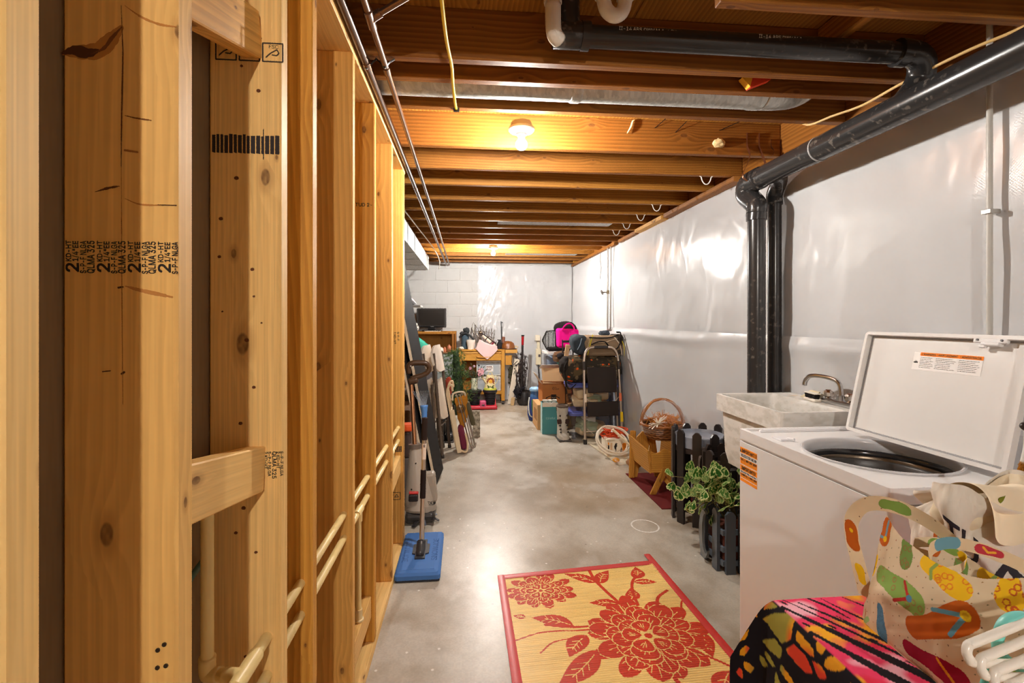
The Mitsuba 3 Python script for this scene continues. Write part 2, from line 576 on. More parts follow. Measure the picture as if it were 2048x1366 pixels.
# the short joist that ends at the drain bay, its header and the blocking
plank('ceiling__joist', (0.745, 1.404, (ZJ + ZS) / 2), (XW - 0.017, 1.404, (ZJ + ZS) / 2), ZS - ZJ, 0.038, (0, 1, 0), 8)
plank('ceiling__blocking', (1.365, 1.425, ZS - 0.05), (1.365, 1.778, ZS - 0.05), 0.09, 0.038, (1, 0, 0), 7)
plank('ceiling__blocking', (-0.105, 1.820, 2.42), (-0.105, 1.928, 2.42), 0.12, 0.09, (1, 0, 0), 8)
plank('ceiling__blocking', (1.775, 7.86, 2.42), (1.775, 7.90, 2.42), 0.11, 0.24, (0, 0, 1), 5)
plank('ceiling__rim_board', (XW - 0.0, YF, (ZJ + ZS) / 2 + .004), (XW - 0.0, YB - .01, (ZJ + ZS) / 2 + .004), ZS - ZJ - .002, 0.03, (1, 0, 0), 9)

# stud wall on the left
wl = struct(put('wall_left', bx(XL - 0.03, XL - 0.004, YF, 3.06, 0, ZJ), (150, 138, 120), 'matte', False))
for a, b in [(YF, -1.22), (-1.22, 0.0), (0.0, 1.22), (1.22, 2.44), (2.44, 3.06)]:
    part(wl, 'drywall_panel', bx(XL - 0.016, XL - 0.002, a + 0.001, b - 0.001, 0.01, ZJ, 0.001), m='drywall_back', smooth=False)
ZP = 2.252
xc = XS - SW / 2
plank(wl + '__top_plate', (xc, -1.2, ZP + 0.019), (xc, 3.05, ZP + 0.019), SW, 0.038, (0, 0, 1), 1)
plank(wl + '__sole_plate', (xc, -1.2, 0.019), (xc, 3.05, 0.019), SW, 0.038, (0, 0, 1), 1)
STUD = [(0.438, 0), (0.681, 2), (1.041, 1), (1.245, 5), (1.667, 3), (2.053, 5), (2.521, 3), (2.945, 3), (2.984, 3)]
stud_keys = []
for i, (y, t) in enumerate(STUD):
    stud_keys.append(plank(wl + '__stud', (xc, y + 0.019, 0.038), (xc, y + 0.019, ZP), SW, 0.038, (0, 1, 0), t, 0.0035))
# blocking between studs
plank(wl + '__blocking', (-0.43, 0.719, 1.107), (-0.43, 1.041, 1.057), 0.09, 0.038, (1, 0, 0.0), 1)
plank(wl + '__blocking', (-0.437, 0.719, 1.845), (-0.437, 1.041, 1.940), 0.09, 0.038, (1, 0, 0.0), 3)
plank(wl + '__blocking', (-0.412, 1.706, 0.185), (-0.412, 2.053, 0.185), 0.09, 0.038, (1, 0, 0), 2)
plank(wl + '__blocking', (-0.412, 2.56, 0.49), (-0.412, 2.945, 0.51), 0.10, 0.038, (1, 0, 0), 1)


# ink stamps on the lumber: M has x along the reading direction, y up the letters
def stamp_lines(parent, o, rx, ry, lines, w=None):
    """Black grade stamp: lines of (text, height, along, up)."""
    ms = []
    for text, h, a, b, *wd in lines:
        t = meshkit.text_mesh(text, h, 0.0003, True)
        if wd:
            t.apply_scale([wd[0] / t.extents[0], 1, 1])
        t.apply_translation([a, b, 0])
        ms.append(t)
    m = cat(*ms)
    m.apply_transform(basis(o, rx, ry))
    return part(parent, 'ink_stamp', m, (38, 30, 24), 'matte', False)


FR = lambda y: y - 0.0004
yy = FR(0.681)
# stud two: rows read upward; four repeats across the face
grade = [("QLMA 325", 0.0085, 0, 0, 0.042), ("2", 0.0150, 0, -0.0185, 0.0115), ("KD-HT", 0.0062, 0.0150, -0.0095, 0.027), ("1/4\"EE", 0.0066, 0.0150, -0.0180, 0.026), ("S-P-F NLGA", 0.0070, 0, -0.0275, 0.042)]
for k, bx0 in enumerate((-0.4065, -0.4435, -0.4810, -0.5185)):
    g = grade if k < 3 else grade[1:]
    stamp_lines(stud_keys[1], (bx0, yy, 1.420), (0, 0, 1), (-1, 0, 0), g)
# stud three: a row of boxed forest marks on top, a row of bars, a smeared stamp below
yy = FR(1.041)
pcs = []
for k in range(3):
    fx = -0.506 + 0.0455 * k
    bxs = Polygon([(0, 0), (0.038, 0), (0.038, 0.036), (0, 0.036)])
    ringm = bxs.buffer(0.002).difference(bxs.buffer(-0.0007))
    m = prism(ringm, 0.0003)
    tree = LineString([(0.006, 0.008), (0.014, 0.016), (0.027, 0.024), (0.031, 0.017), (0.027, 0.012), (0.018, 0.013)]).buffer(0.0012)
    m = cat(m, prism(tree, 0.0003), mv(meshkit.text_mesh("FSC", 0.0075, 0.0003), (0.0105, 0.026, 0), (0, 0, 0)))
    pcs.append(mv(m, (fx + 0.512, 0, 0)))
m = cat(*pcs)
m.apply_transform(basis((-0.512, yy, 1.888), (1, 0, 0), (0, 0, 1)))
part(stud_keys[2], 'ink_stamp', m, (60, 48, 36), 'matte', False)
pcs = []
x = 0.0
k = 0
while x < 0.128:
    wd = 0.0035 + 0.004 * rng.random()
    hh = 0.034 + 0.004 * rng.random()
    pcs.append(prism(Polygon([(x, rng.random() * .002), (x + wd, 0), (x + wd, hh), (x, hh)]).buffer(0.0008), 0.0003))
    x += wd + 0.0038
    k += 1
pcs.append(prism(Polygon([(0.098, -0.012), (0.0995, -0.012), (0.0995, 0.05), (0.098, 0.05)]), 0.0003))
m = cat(*pcs)
m.apply_transform(basis((-0.513, yy, 1.699), (1, 0, 0), (0, 0, 1)))
part(stud_keys[2], 'ink_stamp', m, (44, 36, 34), 'matte', False)
for k in range(2):
    stamp_lines(stud_keys[2], np.array([-0.421 + 0.024 * k, yy, 1.092]), (0, 0, -1), (1, 0, 0), [("QLMA 325", 0.008, 0, 0), ("2 KD-HT", 0.006, 0, 0.0085), ("S-P-F NLGA", 0.006, 0, 0.0155)])
# small stamps further along
stamp_lines(stud_keys[7], np.array([-0.452, FR(2.945), 1.29]), (0, 0, -1), (1, 0, 0), [("SPF NLGA", 0.012, 0, 0), ("2 KD-HT", 0.012, 0, 0.019), ("S-P-F", 0.012, 0, 0.038)])
pcs = [prism([(a, 0), (a + 0.007, 0), (a + 0.007, 0.034), (a, 0.034)], 0.0003) for a in np.arange(0, 0.055, 0.0105)]
m = cat(*pcs)
m.apply_transform(basis((-0.448, FR(2.945), 0.58), (1, 0, 0), (0, 0, 1)))
part(stud_keys[7], 'ink_stamp', m, (44, 36, 34), 'matte', False)
bxs = Polygon([(0, 0), (0.04, 0), (0.04, 0.04), (0, 0.04)])
m = cat(prism(bxs.buffer(0.002).difference(bxs.buffer(-0.001)), 0.0003), prism(LineString([(0.008, 0.012), (0.02, 0.03), (0.031, 0.014), (0.012, 0.014)]).buffer(0.0016), 0.0003))
m.apply_transform(basis((-0.437, FR(2.945), 0.30), (1, 0, 0), (0, 0, 1)))
part(stud_keys[7], 'ink_stamp', m, (44, 36, 34), 'matte', False)
stamp_lines(stud_keys[5], np.array([-0.47, FR(2.053), 1.825]), (1, 0, 0), (0, 0, 1), [("STUD 2-", 0.014, 0.0, 0)])
# knots, streaks and a crack in the faces of studs two and three
def mark(parent, pts, w, y, col, name):
    P = smooth_path(np.array([(a, b, 0) for a, b in pts]), 5)[:, :2]
    n = len(P)
    ws = [w * (.15 + .85 * math.sin(PI * (i + .5) / n)) * (.75 + .5 * rng.random()) for i in range(n)]
    g = unary_union([LineString(P[i:i + 2]).buffer(ws[i] / 2, 3) for i in range(n - 1)])
    m = prism(g, 0.0002)
    m.apply_transform(basis((0, y - .0001, 0), (1, 0, 0), (0, 0, 1)))
    return part(parent, name, m, col, 'matte', False)


KN, KN2 = (74, 40, 16), (150, 98, 46)
y2 = 0.681
mark(stud_keys[1], [(-0.518, 1.703), (-0.497, 1.706), (-0.477, 1.709), (-0.463, 1.722), (-0.449, 1.740)], .020, y2, (166, 110, 50), 'knot_halo')
mark(stud_keys[1], [(-0.519, 1.7035), (-0.505, 1.708), (-0.490, 1.705), (-0.477, 1.709)], .0125, y2 - .0002, KN, 'knot')
mark(stud_keys[1], [(-0.485, 1.704), (-0.470, 1.712), (-0.460, 1.726), (-0.448, 1.741)], .0042, y2 - .0002, (104, 58, 24), 'knot')
mark(stud_keys[1], [(-0.4485, 1.769), (-0.447, 1.725), (-0.4465, 1.70), (-0.448, 1.62), (-0.4485, 1.56)], .0016, y2 - .0003, (90, 52, 22), 'crack')
mark(stud_keys[1], [(-0.4485, 1.56), (-0.448, 1.47), (-0.4475, 1.36), (-0.4465, 1.25)], .0011, y2 - .0002, KN2, 'crack')
for pts, w, c in [([(-0.444, 1.626), (-0.429, 1.623), (-0.412, 1.621)], .0022, (110, 66, 26)), ([(-0.480, 1.526), (-0.465, 1.531), (-0.451, 1.534)], .0030, (96, 56, 22)), ([(-0.404, 1.5105), (-0.381, 1.5105)], .0026, (70, 40, 16)), ([(-0.444, 1.581), (-0.429, 1.579)], .0030, (150, 96, 44)),
                 ([(-0.444, 1.769), (-0.423, 1.755), (-0.401, 1.747), (-0.381, 1.745)], .0030, (176, 116, 54)), ([(-0.444, 1.518), (-0.426, 1.511), (-0.400, 1.510)], .0024, (170, 112, 52)), ([(-0.443, 1.404), (-0.426, 1.399), (-0.386, 1.390)], .0052, (176, 118, 58)), ([(-0.471, 1.293), (-0.462, 1.294)], .0016, KN), ([(-0.452, 1.402), (-0.447, 1.403)], .003, KN), ([(-0.448, 1.29), (-0.445, 1.292)], .0030, KN)]:
    mark(stud_keys[1], pts, w, y2 - .0001, c, 'streak')
for x, z, r_ in [(-.433, 1.975, .0042), (-.457, 1.876, .0034), (-.424, 1.827, .0045), (-.467, 1.648, .0050), (-.419, 1.934, .0022), (-.497, 1.565, .0046), (-.5, 1.488, .0038), (-.436, 1.463, .0042), (-.433, 1.408, .0028), (-.494, 1.377, .0022), (-.418, 1.354, .0022), (-.447, 1.319, .0048), (-.433, 1.223, .0040), (-.459, 1.15, .0042), (-.453, .978, .0048), (-.468, .928, .0040), (-.429, .887, .0036), (-.449, .676, .0040)]:
    m = cat(prism(affinity.scale(Point(x, z).buffer(r_ * .9, 8), 1, .85), .0003))
    m.apply_transform(basis((0, 1.041 - .0002, 0), (1, 0, 0), (0, 0, 1)))
    part(stud_keys[2], 'knot', m, (92, 50, 22), 'matte', False)
# four nail heads on stud two
for x, z in ((-0.4035, 0.928), (-0.3955, 0.935), (-0.404, 0.905), (-0.3935, 0.907)):
    part(stud_keys[1], 'nail_head', cyl((x, yy - 0.36 - 0.0012, z), (x, 0.6815, z), 0.0028, 10), (88, 84, 78), 'metal')
# ------------------------------------------------------------------ pipes, ducts and cables under the ceiling
COPPER, STEEL = (104, 84, 70), (150, 150, 152)
k = thing('copper_pipe', 'thick copper water pipe running along the top of the stud wall, the left of two', 'pipe')
part(k, 'run', tube([(-0.362, 0.9, 2.279), (-0.36, 4.0, 2.279), (-0.35, 8.25, 2.279)], 0.0145, 12, 12), COPPER, 'metal', True)
for y in (1.80, 3.45, 5.02):
    part(k, 'coupling', cyl((-0.361, y - .02, 2.279), (-0.361, y + .02, 2.279), 0.0168, 14), (120, 90, 68), 'metal')
part(k, 'strap', tube([(-0.395, 1.80, 2.300), (-0.385, 1.80, 2.285), (-0.362, 1.80, 2.262), (-0.340, 1.80, 2.285), (-0.325, 1.80, 2.300)], 0.003, 6, 4, flat=(2.4, .6)), (60, 56, 52), 'metal')
k = thing('copper_pipe', 'thinner copper water pipe with a branch tee, the right of two along the stud wall', 'pipe')
part(k, 'run', tube([(-0.297, 0.9, 2.281), (-0.296, 4.0, 2.281), (-0.302, 8.25, 2.281)], 0.011, 12, 12), (122, 92, 70), 'metal', True)
part(k, 'branch', tube([(-0.296, 1.535, 2.281), (-0.255, 1.515, 2.296), (-0.14, 1.45, 2.325)], 0.010, 12, 4), (132, 104, 84), 'metal', True)
part(k, 'tee', cat(cyl((-0.297, 1.49, 2.281), (-0.297, 1.575, 2.281), 0.0145, 14), cyl((-0.297, 1.535, 2.281), (-0.262, 1.518, 2.294), 0.0135, 14)), (126, 98, 80), 'metal')
part(k, 'coupling', cyl((-0.297, 1.82, 2.281), (-0.297, 1.86, 2.281), 0.0135, 14), (120, 90, 68), 'metal')
part(k, 'strap', tube([(-0.328, 1.80, 2.301), (-0.314, 1.80, 2.288), (-0.297, 1.80, 2.268), (-0.280, 1.80, 2.288), (-0.262, 1.80, 2.301)], 0.003, 6, 4, flat=(2.4, .6)), (60, 56, 52), 'metal')

k = thing('electric_cable', 'yellow electric cable crossing below the nearest joists to a bright orange joist', 'cable')
part(k, 'sheath', tube([(-0.084, 1.20, 2.335), (-0.076, 1.45, 2.30), (-0.070, 1.64, 2.292), (-0.058, 1.82, 2.296), (-0.058, 1.95, 2.297), (-0.054, 2.10, 2.292), (-0.05, 2.19, 2.297), (-0.048, 2.235, 2.31), (-0.047, 2.24, 2.345)], 0.0065, 8, 8, flat=(1.0, .6)), (226, 196, 46), 'satin', True)
part(k, 'staple', bx(-0.062, -0.036, 2.190, 2.202, 2.288, 2.3032, .001), (70, 66, 60), 'metal')
k = thing('electric_cable', 'beige cable sagging beside the big black drain pipe under the ceiling', 'cable')
part(k, 'sheath', tube([(1.775, 1.2, 2.298), (1.750, 1.40, 2.287), (1.708, 1.54, 2.284), (1.675, 1.756, 2.276), (1.70, 1.97, 2.288), (1.66, 2.10, 2.292), (1.628, 2.20, 2.292), (1.60, 2.235, 2.32)], 0.0055, 8, 8), (216, 178, 116), 'satin', True)
k = thing('electric_cable', 'pale cable looping down from the joists beside the square duct at the far left', 'cable')
part(k, 'sheath', tube([(-0.53, 4.2, 2.285), (-0.49, 5.0, 2.28), (-0.44, 6.2, 2.285), (-0.41, 6.9, 2.25), (-0.405, 7.2, 2.19), (-0.43, 7.45, 2.13), (-0.42, 7.62, 2.26), (-0.41, 7.7, 2.31)], 0.006, 8, 8), (205, 196, 180), 'satin', True)

# white PVC traps
PVC = (226, 220, 208)
k = thing('white_drain_pipe', 'short white plastic drain pipe dropping between the joists onto the black drain', 'pipe')
part(k, 'tail', tube([(0.286, 1.63, 2.47), (0.286, 1.63, 2.40), (0.286, 1.632, 2.345)], 0.021, 18, 4), PVC, 'gloss', True)
part(k, 'elbow', tube([(0.286, 1.625, 2.42), (0.286, 1.622, 2.35), (0.292, 1.628, 2.32), (0.31, 1.645, 2.31)], 0.0265, 18, 5), PVC, 'gloss', True)
part(k, 'nut', cyl((0.286, 1.63, 2.425), (0.286, 1.63, 2.46), 0.031, 10), PVC, 'satin')
k = thing('white_trap', 'white plastic trap bend hanging below the subfloor right of the short white drain pipe', 'pipe')
part(k, 'bend', tube([(0.452, 1.60, 2.48), (0.452, 1.60, 2.43), (0.462, 1.60, 2.395), (0.488, 1.60, 2.377), (0.514, 1.60, 2.39), (0.526, 1.60, 2.43), (0.527, 1.60, 2.48)], 0.0235, 18, 5), PVC, 'gloss', True)
part(k, 'nut', cyl((0.452, 1.60, 2.435), (0.452, 1.60, 2.465), 0.031, 10), PVC, 'satin')
part(k, 'nut', cyl((0.527, 1.60, 2.435), (0.527, 1.60, 2.465), 0.031, 10), PVC, 'satin')

# black drains
k = thing('drain_pipework', 'black plastic drain pipework: a branch, a main along the wall and two drops', 'pipe')
dp = k
part(k, 'branch_run', cyl((0.30, 1.695, 2.358), (1.62, 1.66, 2.338), 0.038, 28), m='abs_black', smooth=True)
part(k, 'tee', cat(cyl((0.300, 1.695, 2.358), (0.41, 1.692, 2.357), 0.046, 28), tube([(0.36, 1.695, 2.36), (0.352, 1.695, 2.42), (0.35, 1.695, 2.49)], 0.041, 24, 4)), m='abs_black', smooth=True)
part(k, 'collar', cyl((0.395, 1.692, 2.357), (0.425, 1.692, 2.357), 0.0485, 28), m='abs_black', smooth=40)
part(k, 'elbow', tube([(1.575, 1.661, 2.339), (1.63, 1.66, 2.337), (1.672, 1.668, 2.315), (1.690, 1.69, 2.27), (1.67, 1.70, 2.22), (1.63, 1.70, 2.17)], 0.045, 24, 5), m='abs_black', smooth=True)
part(k, 'collar', cyl((1.565, 1.661, 2.339), (1.60, 1.66, 2.338), 0.0485, 28), m='abs_black', smooth=40)
txt = meshkit.text_mesh("II-14 ABS DWV M A  4 IN", 0.012, 0.0006)
txt.apply_transform(basis((0.52, 1.689 - 0.0372, 2.362), (1, 0, -0.015), (0, -0.1, 1)))
part(k, 'print', txt, (190, 188, 182), 'matte', False)
txt = meshkit.text_mesh("II-14 ABS DWV M A", 0.012, 0.0006)
txt.apply_transform(basis((1.02, 1.676 - 0.0376, 2.353), (1, 0, -0.015), (0, -0.1, 1)))
part(k, 'print', txt, (190, 188, 182), 'matte', False)

part(k, 'main_run', cyl((1.60, 0.4, 2.147), (1.60, 2.60, 2.14), 0.055, 32), m='abs_black', smooth=True)
part(k, 'elbow', tube([(1.60, 2.55, 2.14), (1.60, 2.615, 2.14), (1.60, 2.672, 2.128), (1.602, 2.685, 2.08), (1.605, 2.64, 2.035), (1.606, 2.60, 2.0), (1.606, 2.60, 1.955)], [0.061, 0.061, 0.061, 0.061, 0.058, 0.054, 0.053], 26, 5), m='abs_black', smooth=True)
part(k, 'collar', cyl((1.606, 2.60, 1.955), (1.606, 2.60, 1.915), 0.0535, 28), m='abs_black', smooth=40)
part(k, 'drop', cyl((1.606, 2.60, 1.94), (1.606, 2.60, 0.02), 0.047, 28), m='abs_black', smooth=True)
part(k, 'coupling', cyl((1.60, 2.10, 2.141), (1.60, 2.18, 2.141), 0.0572, 32), m='abs_black', smooth=40)
part(k, 'scuff', mv(cyl((0, -0.004, 0), (0, 0.004, 0), 0.0574, 32), (1.60, 2.10, 2.141)), (150, 150, 150), 'matte')
# the perforated straps that carry it
for x, y0 in ((1.592, 2.672), (1.665, 2.672)):
    pts = [(x, y0 - .002, 2.43), (x, y0 - .001, 2.36), (x, y0 - 0.03, 2.30), (x - 0.03 * (x < 1.6), y0 - 0.06, 2.24), (x - 0.075 if x < 1.6 else x - .005, y0 - 0.085, 2.16), (1.552 if x < 1.6 else 1.655, y0 - 0.09, 2.12), (1.59, y0 - 0.09, 2.082)]
    part(k, 'hanger_strap', tube(pts, 0.0095, 6, 6, flat=(0.12, 1.0)), (150, 98, 66), 'metal', 40)
part(k, 'vent_drop', cyl((1.752, 2.66, 2.11), (1.752, 2.66, 0.02), 0.037, 26), m='abs_black', smooth=True)
part(k, 'tee', tube([(1.752, 2.66, 2.02), (1.752, 2.66, 2.08), (1.735, 2.60, 2.125), (1.69, 2.53, 2.14), (1.62, 2.48, 2.14)], 0.043, 22, 5), m='abs_black', smooth=True)
for i, x in enumerate((1.738, 1.795)):
    solo('pipe_strap', tube([(x, 2.672, 2.40), (x, 2.670, 2.36), (x + .01, 2.66, 2.33), (x - .0, 2.655, 2.30)], 0.009, 6, 6, flat=(0.12, 1.0)), (120, 82, 58), 'metal',
         ('loose perforated strap end on the orange joist, the left of two by the wall', 'loose perforated strap end on the orange joist, right at the white wall')[i], 'strap')

# round duct between the joists
k = thing('round_duct', 'round galvanised air duct lying in the joist bay before the lamp', 'duct')
part(k, 'run', lathe([(0, 0), (0.083, 0), (0.083, 1.55), (0.086, 1.555), (0.086, 1.60), (0.083, 1.605), (0.083, 1.62)], 36, (-0.30, 2.075, 2.385), (0, 90, 0)), m='zinc', smooth=40)
part(k, 'run', lathe([(0, 0), (0.083, 0), (0.083, 1.30), (0, 1.30)], 36, (-1.6, 2.075, 2.385), (0, 90, 0)), m='zinc', smooth=40)
part(k, 'band', lathe([(0.0835, 0), (0.087, 0.006), (0.087, 0.04), (0.0835, 0.046)], 36, (0.44, 2.075, 2.385), (0, 90, 0)), m='zinc', smooth=40)
part(k, 'elbow', tube([(1.30, 2.075, 2.385), (1.37, 2.075, 2.387), (1.45, 2.075, 2.40), (1.51, 2.075, 2.44), (1.53, 2.075, 2.50)], 0.0845, 30, 5), m='zinc', smooth=True)

# rectangular duct beyond the stud wall
k = thing('square_duct', 'square galvanised duct hanging under the joists at the far left', 'duct')
for i in range(6):
    y0 = 3.5 + 0.62 * i
    part(k, 'section', bx(-1.15, -0.568, y0 + 0.003, y0 + 0.617, 2.09, 2.288, 0.002), m='zinc', smooth=False)
    part(k, 'seam', bx(-1.155, -0.563, y0 - 0.012, y0 + 0.012, 2.085, 2.292, 0.002), m='zinc', smooth=False)
part(k, 'end_cap', bx(-1.155, -0.562, 7.215, 7.235, 2.084, 2.292, 0.002), m='zinc', smooth=False)
solo('silver_duct', bx(0.30, 1.45, 4.76, 4.95, 2.325, 2.45, .003), None, 'zinc', 'flat galvanised duct hidden up in a joist bay halfway down the room', 'duct', smooth=False)
solo('silver_duct', bx(0.55, 1.60, 7.0, 7.2, 2.32, 2.45, .003), None, 'zinc', 'flat galvanised duct up between the farthest joists right of the far lamp', 'duct', smooth=False)

# conduits on the walls
k = thing('wall_conduit', 'thin white conduit running up the right wall behind the open washer lid', 'conduit')
part(k, 'run', cyl((1.765, 1.51, 0.3), (1.765, 1.51, 2.44), 0.0088, 14), (186, 184, 178), 'satin', True)
part(k, 'clip', bx(1.75, 1.79, 1.495, 1.525, 1.72, 1.735, .001), (190, 188, 182), 'metal')
k = thing('water_conduit', 'slim pipe with a small valve running down the far right wall', 'pipe')
part(k, 'run', tube([(1.77, 6.35, 2.30), (1.764, 6.10, 2.298), (1.762, 6.06, 2.28), (1.762, 6.05, 2.2), (1.762, 6.05, 1.27), (1.762, 6.03, 1.245), (1.762, 5.97, 1.24), (1.762, 5.93, 1.26), (1.762, 5.925, 1.4), (1.762, 5.92, 2.29)], 0.010, 10, 5), (176, 172, 164), 'metal', True)
part(k, 'valve_body', cyl((1.765, 6.05, 1.69), (1.765, 6.05, 1.735), 0.017, 12), (120, 108, 84), 'metal')
part(k, 'valve_handle', cat(cyl((1.762, 6.05, 1.71), (1.70, 6.09, 1.71), 0.006, 8), mv(tube([(0, .028, 0), (.02, 0.02, 0), (.028, 0, 0), (.02, -.02, 0), (0, -.028, 0), (-.02, -.02, 0), (-.028, 0, 0), (-.02, .02, 0)], .005, 8, 3, True), (1.70, 6.09, 1.71), (0, 70, 0))), (96, 92, 84), 'metal')
solo('hanging_wire', tube([(1.77, 6.42, 2.29), (1.765, 6.40, 2.15), (1.766, 6.37, 2.05), (1.765, 6.40, 1.96), (1.766, 6.42, 1.90)], 0.0035, 6, 6), (140, 136, 128), 'satin', 'thin grey wire dangling on the far right wall beside the slim pipe', 'wire', smooth=True)

# furring boards at the top of the wall
for i, (a, b, t) in enumerate([(3.05, 4.2, 8), (4.25, 4.95, 3), (5.0, 5.6, 9), (5.75, 8.2, 9)]):
    w = plank(('furring_board'), (1.762 if i < 2 else 1.775, a, 2.282), (1.762 if i < 2 else 1.775, b, 2.282), 0.07 if i < 2 else 0.045, 0.036, (0, 0, 1), t)
    lab(w, ['reddish weathered board along the top of the right wall, from the black elbow on', 'pale board end under the joists beyond the reddish board', 'short brown board under the joists before the slim pipe', 'long thin strip along the top of the right wall at the far corner'][i], 'board')

# pipe hooks under the joists
for i, (x, y) in enumerate([(1.56, 3.087), (1.538, 3.879), (1.542, 4.26), (1.548, 4.667), (1.554, 5.019)]):
    k = solo('pipe_hook', tube([(x - .045, y, 2.305), (x - .034, y, 2.296), (x - .028, y, 2.275), (x - .015, y, 2.256), (x, y, 2.25), (x + .015, y, 2.256), (x + .028, y, 2.275), (x + .034, y, 2.296), (x + .045, y, 2.305)], 0.0042, 8, 4), (228, 224, 214), 'satin',
         ['white plastic pipe hook nearest the black elbow', 'white plastic pipe hook second along from the black elbow', 'white plastic pipe hook third along from the black elbow', 'white plastic pipe hook fourth along from the black elbow', 'white plastic pipe hook farthest from the black elbow'][i], 'hook', 'pipe hooks under the joists', smooth=True)

# small oddments on the orange joist
solo('rag_strip', tube([(0.925, 2.665, 2.475), (0.915, 2.66, 2.465), (0.905, 2.658, 2.435), (0.885, 2.658, 2.40)], [0.008, 0.006, 0.007, 0.004], 6, 5, flat=(1.2, .5)), (222, 196, 140), 'cloth', 'pale scrap of cord hanging from a clip on the orange joist right of the lamp', 'cord')
solo('foam_blob', disp(ell((1.422, 2.665, 2.365), (0.035, 0.02, 0.026)), 0.012, 40, 3), (232, 206, 150), 'gloss', 'small crumpled clear-plastic blob stuck on the orange joist right of the lamp', 'blob')
k = thing('wood_shim', 'red and yellow wooden wedge stuck between two joists at the upper right', 'wood block')
part(k, 'body', mv(hullmesh([(0, 0, 0), (.07, 0, .03), (.13, 0, .05), (.115, 0, -.0), (.03, 0, -.035), (0, .03, 0), (.07, .03, .03), (.13, .03, .05), (.115, .03, 0), (.03, .03, -.035)]), (1.11, 1.885, 2.335)), (206, 60, 24), 'matte', False)
part(k, 'yellow_face', mv(hullmesh([(-.003, -.002, .002), (.045, -.002, .022), (.03, -.002, -.034), (-.003, .028, .002), (.045, .028, .022), (.03, .028, -.034)]), (1.105, 1.882, 2.335)), (240, 178, 50), 'matte', False)
for i, (x, z, dx, dz) in enumerate([(1.17, 2.42, .05, .05), (1.43, 2.44, .10, .04), (1.05, 2.44, .06, .05)]):
    solo('nail', cyl((x, 2.676, z), (x + dx, 2.64, z + dz), 0.002, 6), (70, 60, 52), 'metal', ['bent nail in the orange joist, middle of three', 'long bent nail in the orange joist nearest the straps', 'bent nail in the orange joist nearest the pale cord scrap'][i], 'nail')

# cream plastic water lines through the studs
CP = (222, 196, 132)
k = thing('plastic_water_pipe', 'upper cream plastic water pipe running through the studs', 'pipe')
part(k, 'run', cyl((-0.408, 0.93, 0.712), (-0.408, 2.99, 0.724), 0.011, 16), CP, 'satin', True)
part(k, 'elbow', cat(cyl((-0.408, 0.90, 0.712), (-0.408, 0.99, 0.712), 0.0145, 16), cyl((-0.408, 0.93, 0.712), (-0.44, 0.935, 0.712), 0.0145, 16)), CP, 'satin')
part(k, 'branch', cyl((-0.41, 0.935, 0.708), (-0.48, 0.955, 0.704), 0.011, 16), CP, 'satin', True)
part(k, 'riser_elbow', tube([(-0.455, 0.95, 0.704), (-0.475, 0.955, 0.702), (-0.481, 0.957, 0.712), (-0.481, 0.957, 0.735)], 0.0145, 14, 4), CP, 'satin', True)
part(k, 'riser', cyl((-0.481, 0.957, 0.72), (-0.481, 0.957, 1.03), 0.011, 16), CP, 'satin', True)
k = thing('plastic_water_pipe', 'lower cream plastic water pipe running through the studs, with drops to the low blocking', 'pipe')
part(k, 'run', cyl((-0.408, 0.93, 0.634), (-0.408, 2.99, 0.646), 0.011, 16), CP, 'satin', True)
part(k, 'tee', cat(cyl((-0.408, 1.85, 0.640), (-0.408, 1.92, 0.640), 0.0145, 16), cyl((-0.408, 1.885, 0.640), (-0.408, 1.885, 0.605), 0.0145, 16)), CP, 'satin')
part(k, 'drop', cyl((-0.408, 1.885, 0.63), (-0.408, 1.885, 0.235), 0.0105, 16), CP, 'satin', True)
part(k, 'drop_fitting', lathe([(0, .232), (.02, .232), (.02, .238), (.0145, .24), (.0145, .275), (0, .275)], 18, (-0.408, 1.885, 0)), (214, 190, 140), 'satin')
part(k, 'tee', cat(cyl((-0.408, 2.66, 0.643), (-0.408, 2.72, 0.643), 0.0145, 16), cyl((-0.408, 2.69, 0.64), (-0.408, 2.69, 0.60), 0.0145, 16)), CP, 'satin')
part(k, 'drop', cyl((-0.408, 2.69, 0.62), (-0.408, 2.69, 0.545), 0.0105, 16), CP, 'satin', True)
solo('teal_wire', tube([(-0.512, 0.72, 0.83), (-0.508, 0.85, 0.86), (-0.505, 1.0, 0.9)], 0.006, 8, 4), (70, 110, 110), 'satin', 'teal plastic strip lying behind the studs near the cream riser', 'strip', smooth=True)
k = thing('hand_tool', 'tool with a yellow handle and blue grip hung inside the stud wall', 'tool')
part(k, 'handle', tube([(-0.425, 2.12, 1.20), (-0.422, 2.11, 1.15), (-0.418, 2.10, 1.06)], [0.009, 0.013, 0.013], 12, 4), (240, 190, 30), 'satin', True)
part(k, 'grip', tube([(-0.418, 2.10, 1.065), (-0.416, 2.10, 1.02), (-0.414, 2.10, 0.96)], [0.0135, 0.015, 0.009], 12, 4), (70, 110, 190), 'satin', True)
part(k, 'hook', cyl((-0.425, 2.12, 1.19), (-0.425, 2.06, 1.20), 0.004, 8), (90, 70, 40), 'metal')
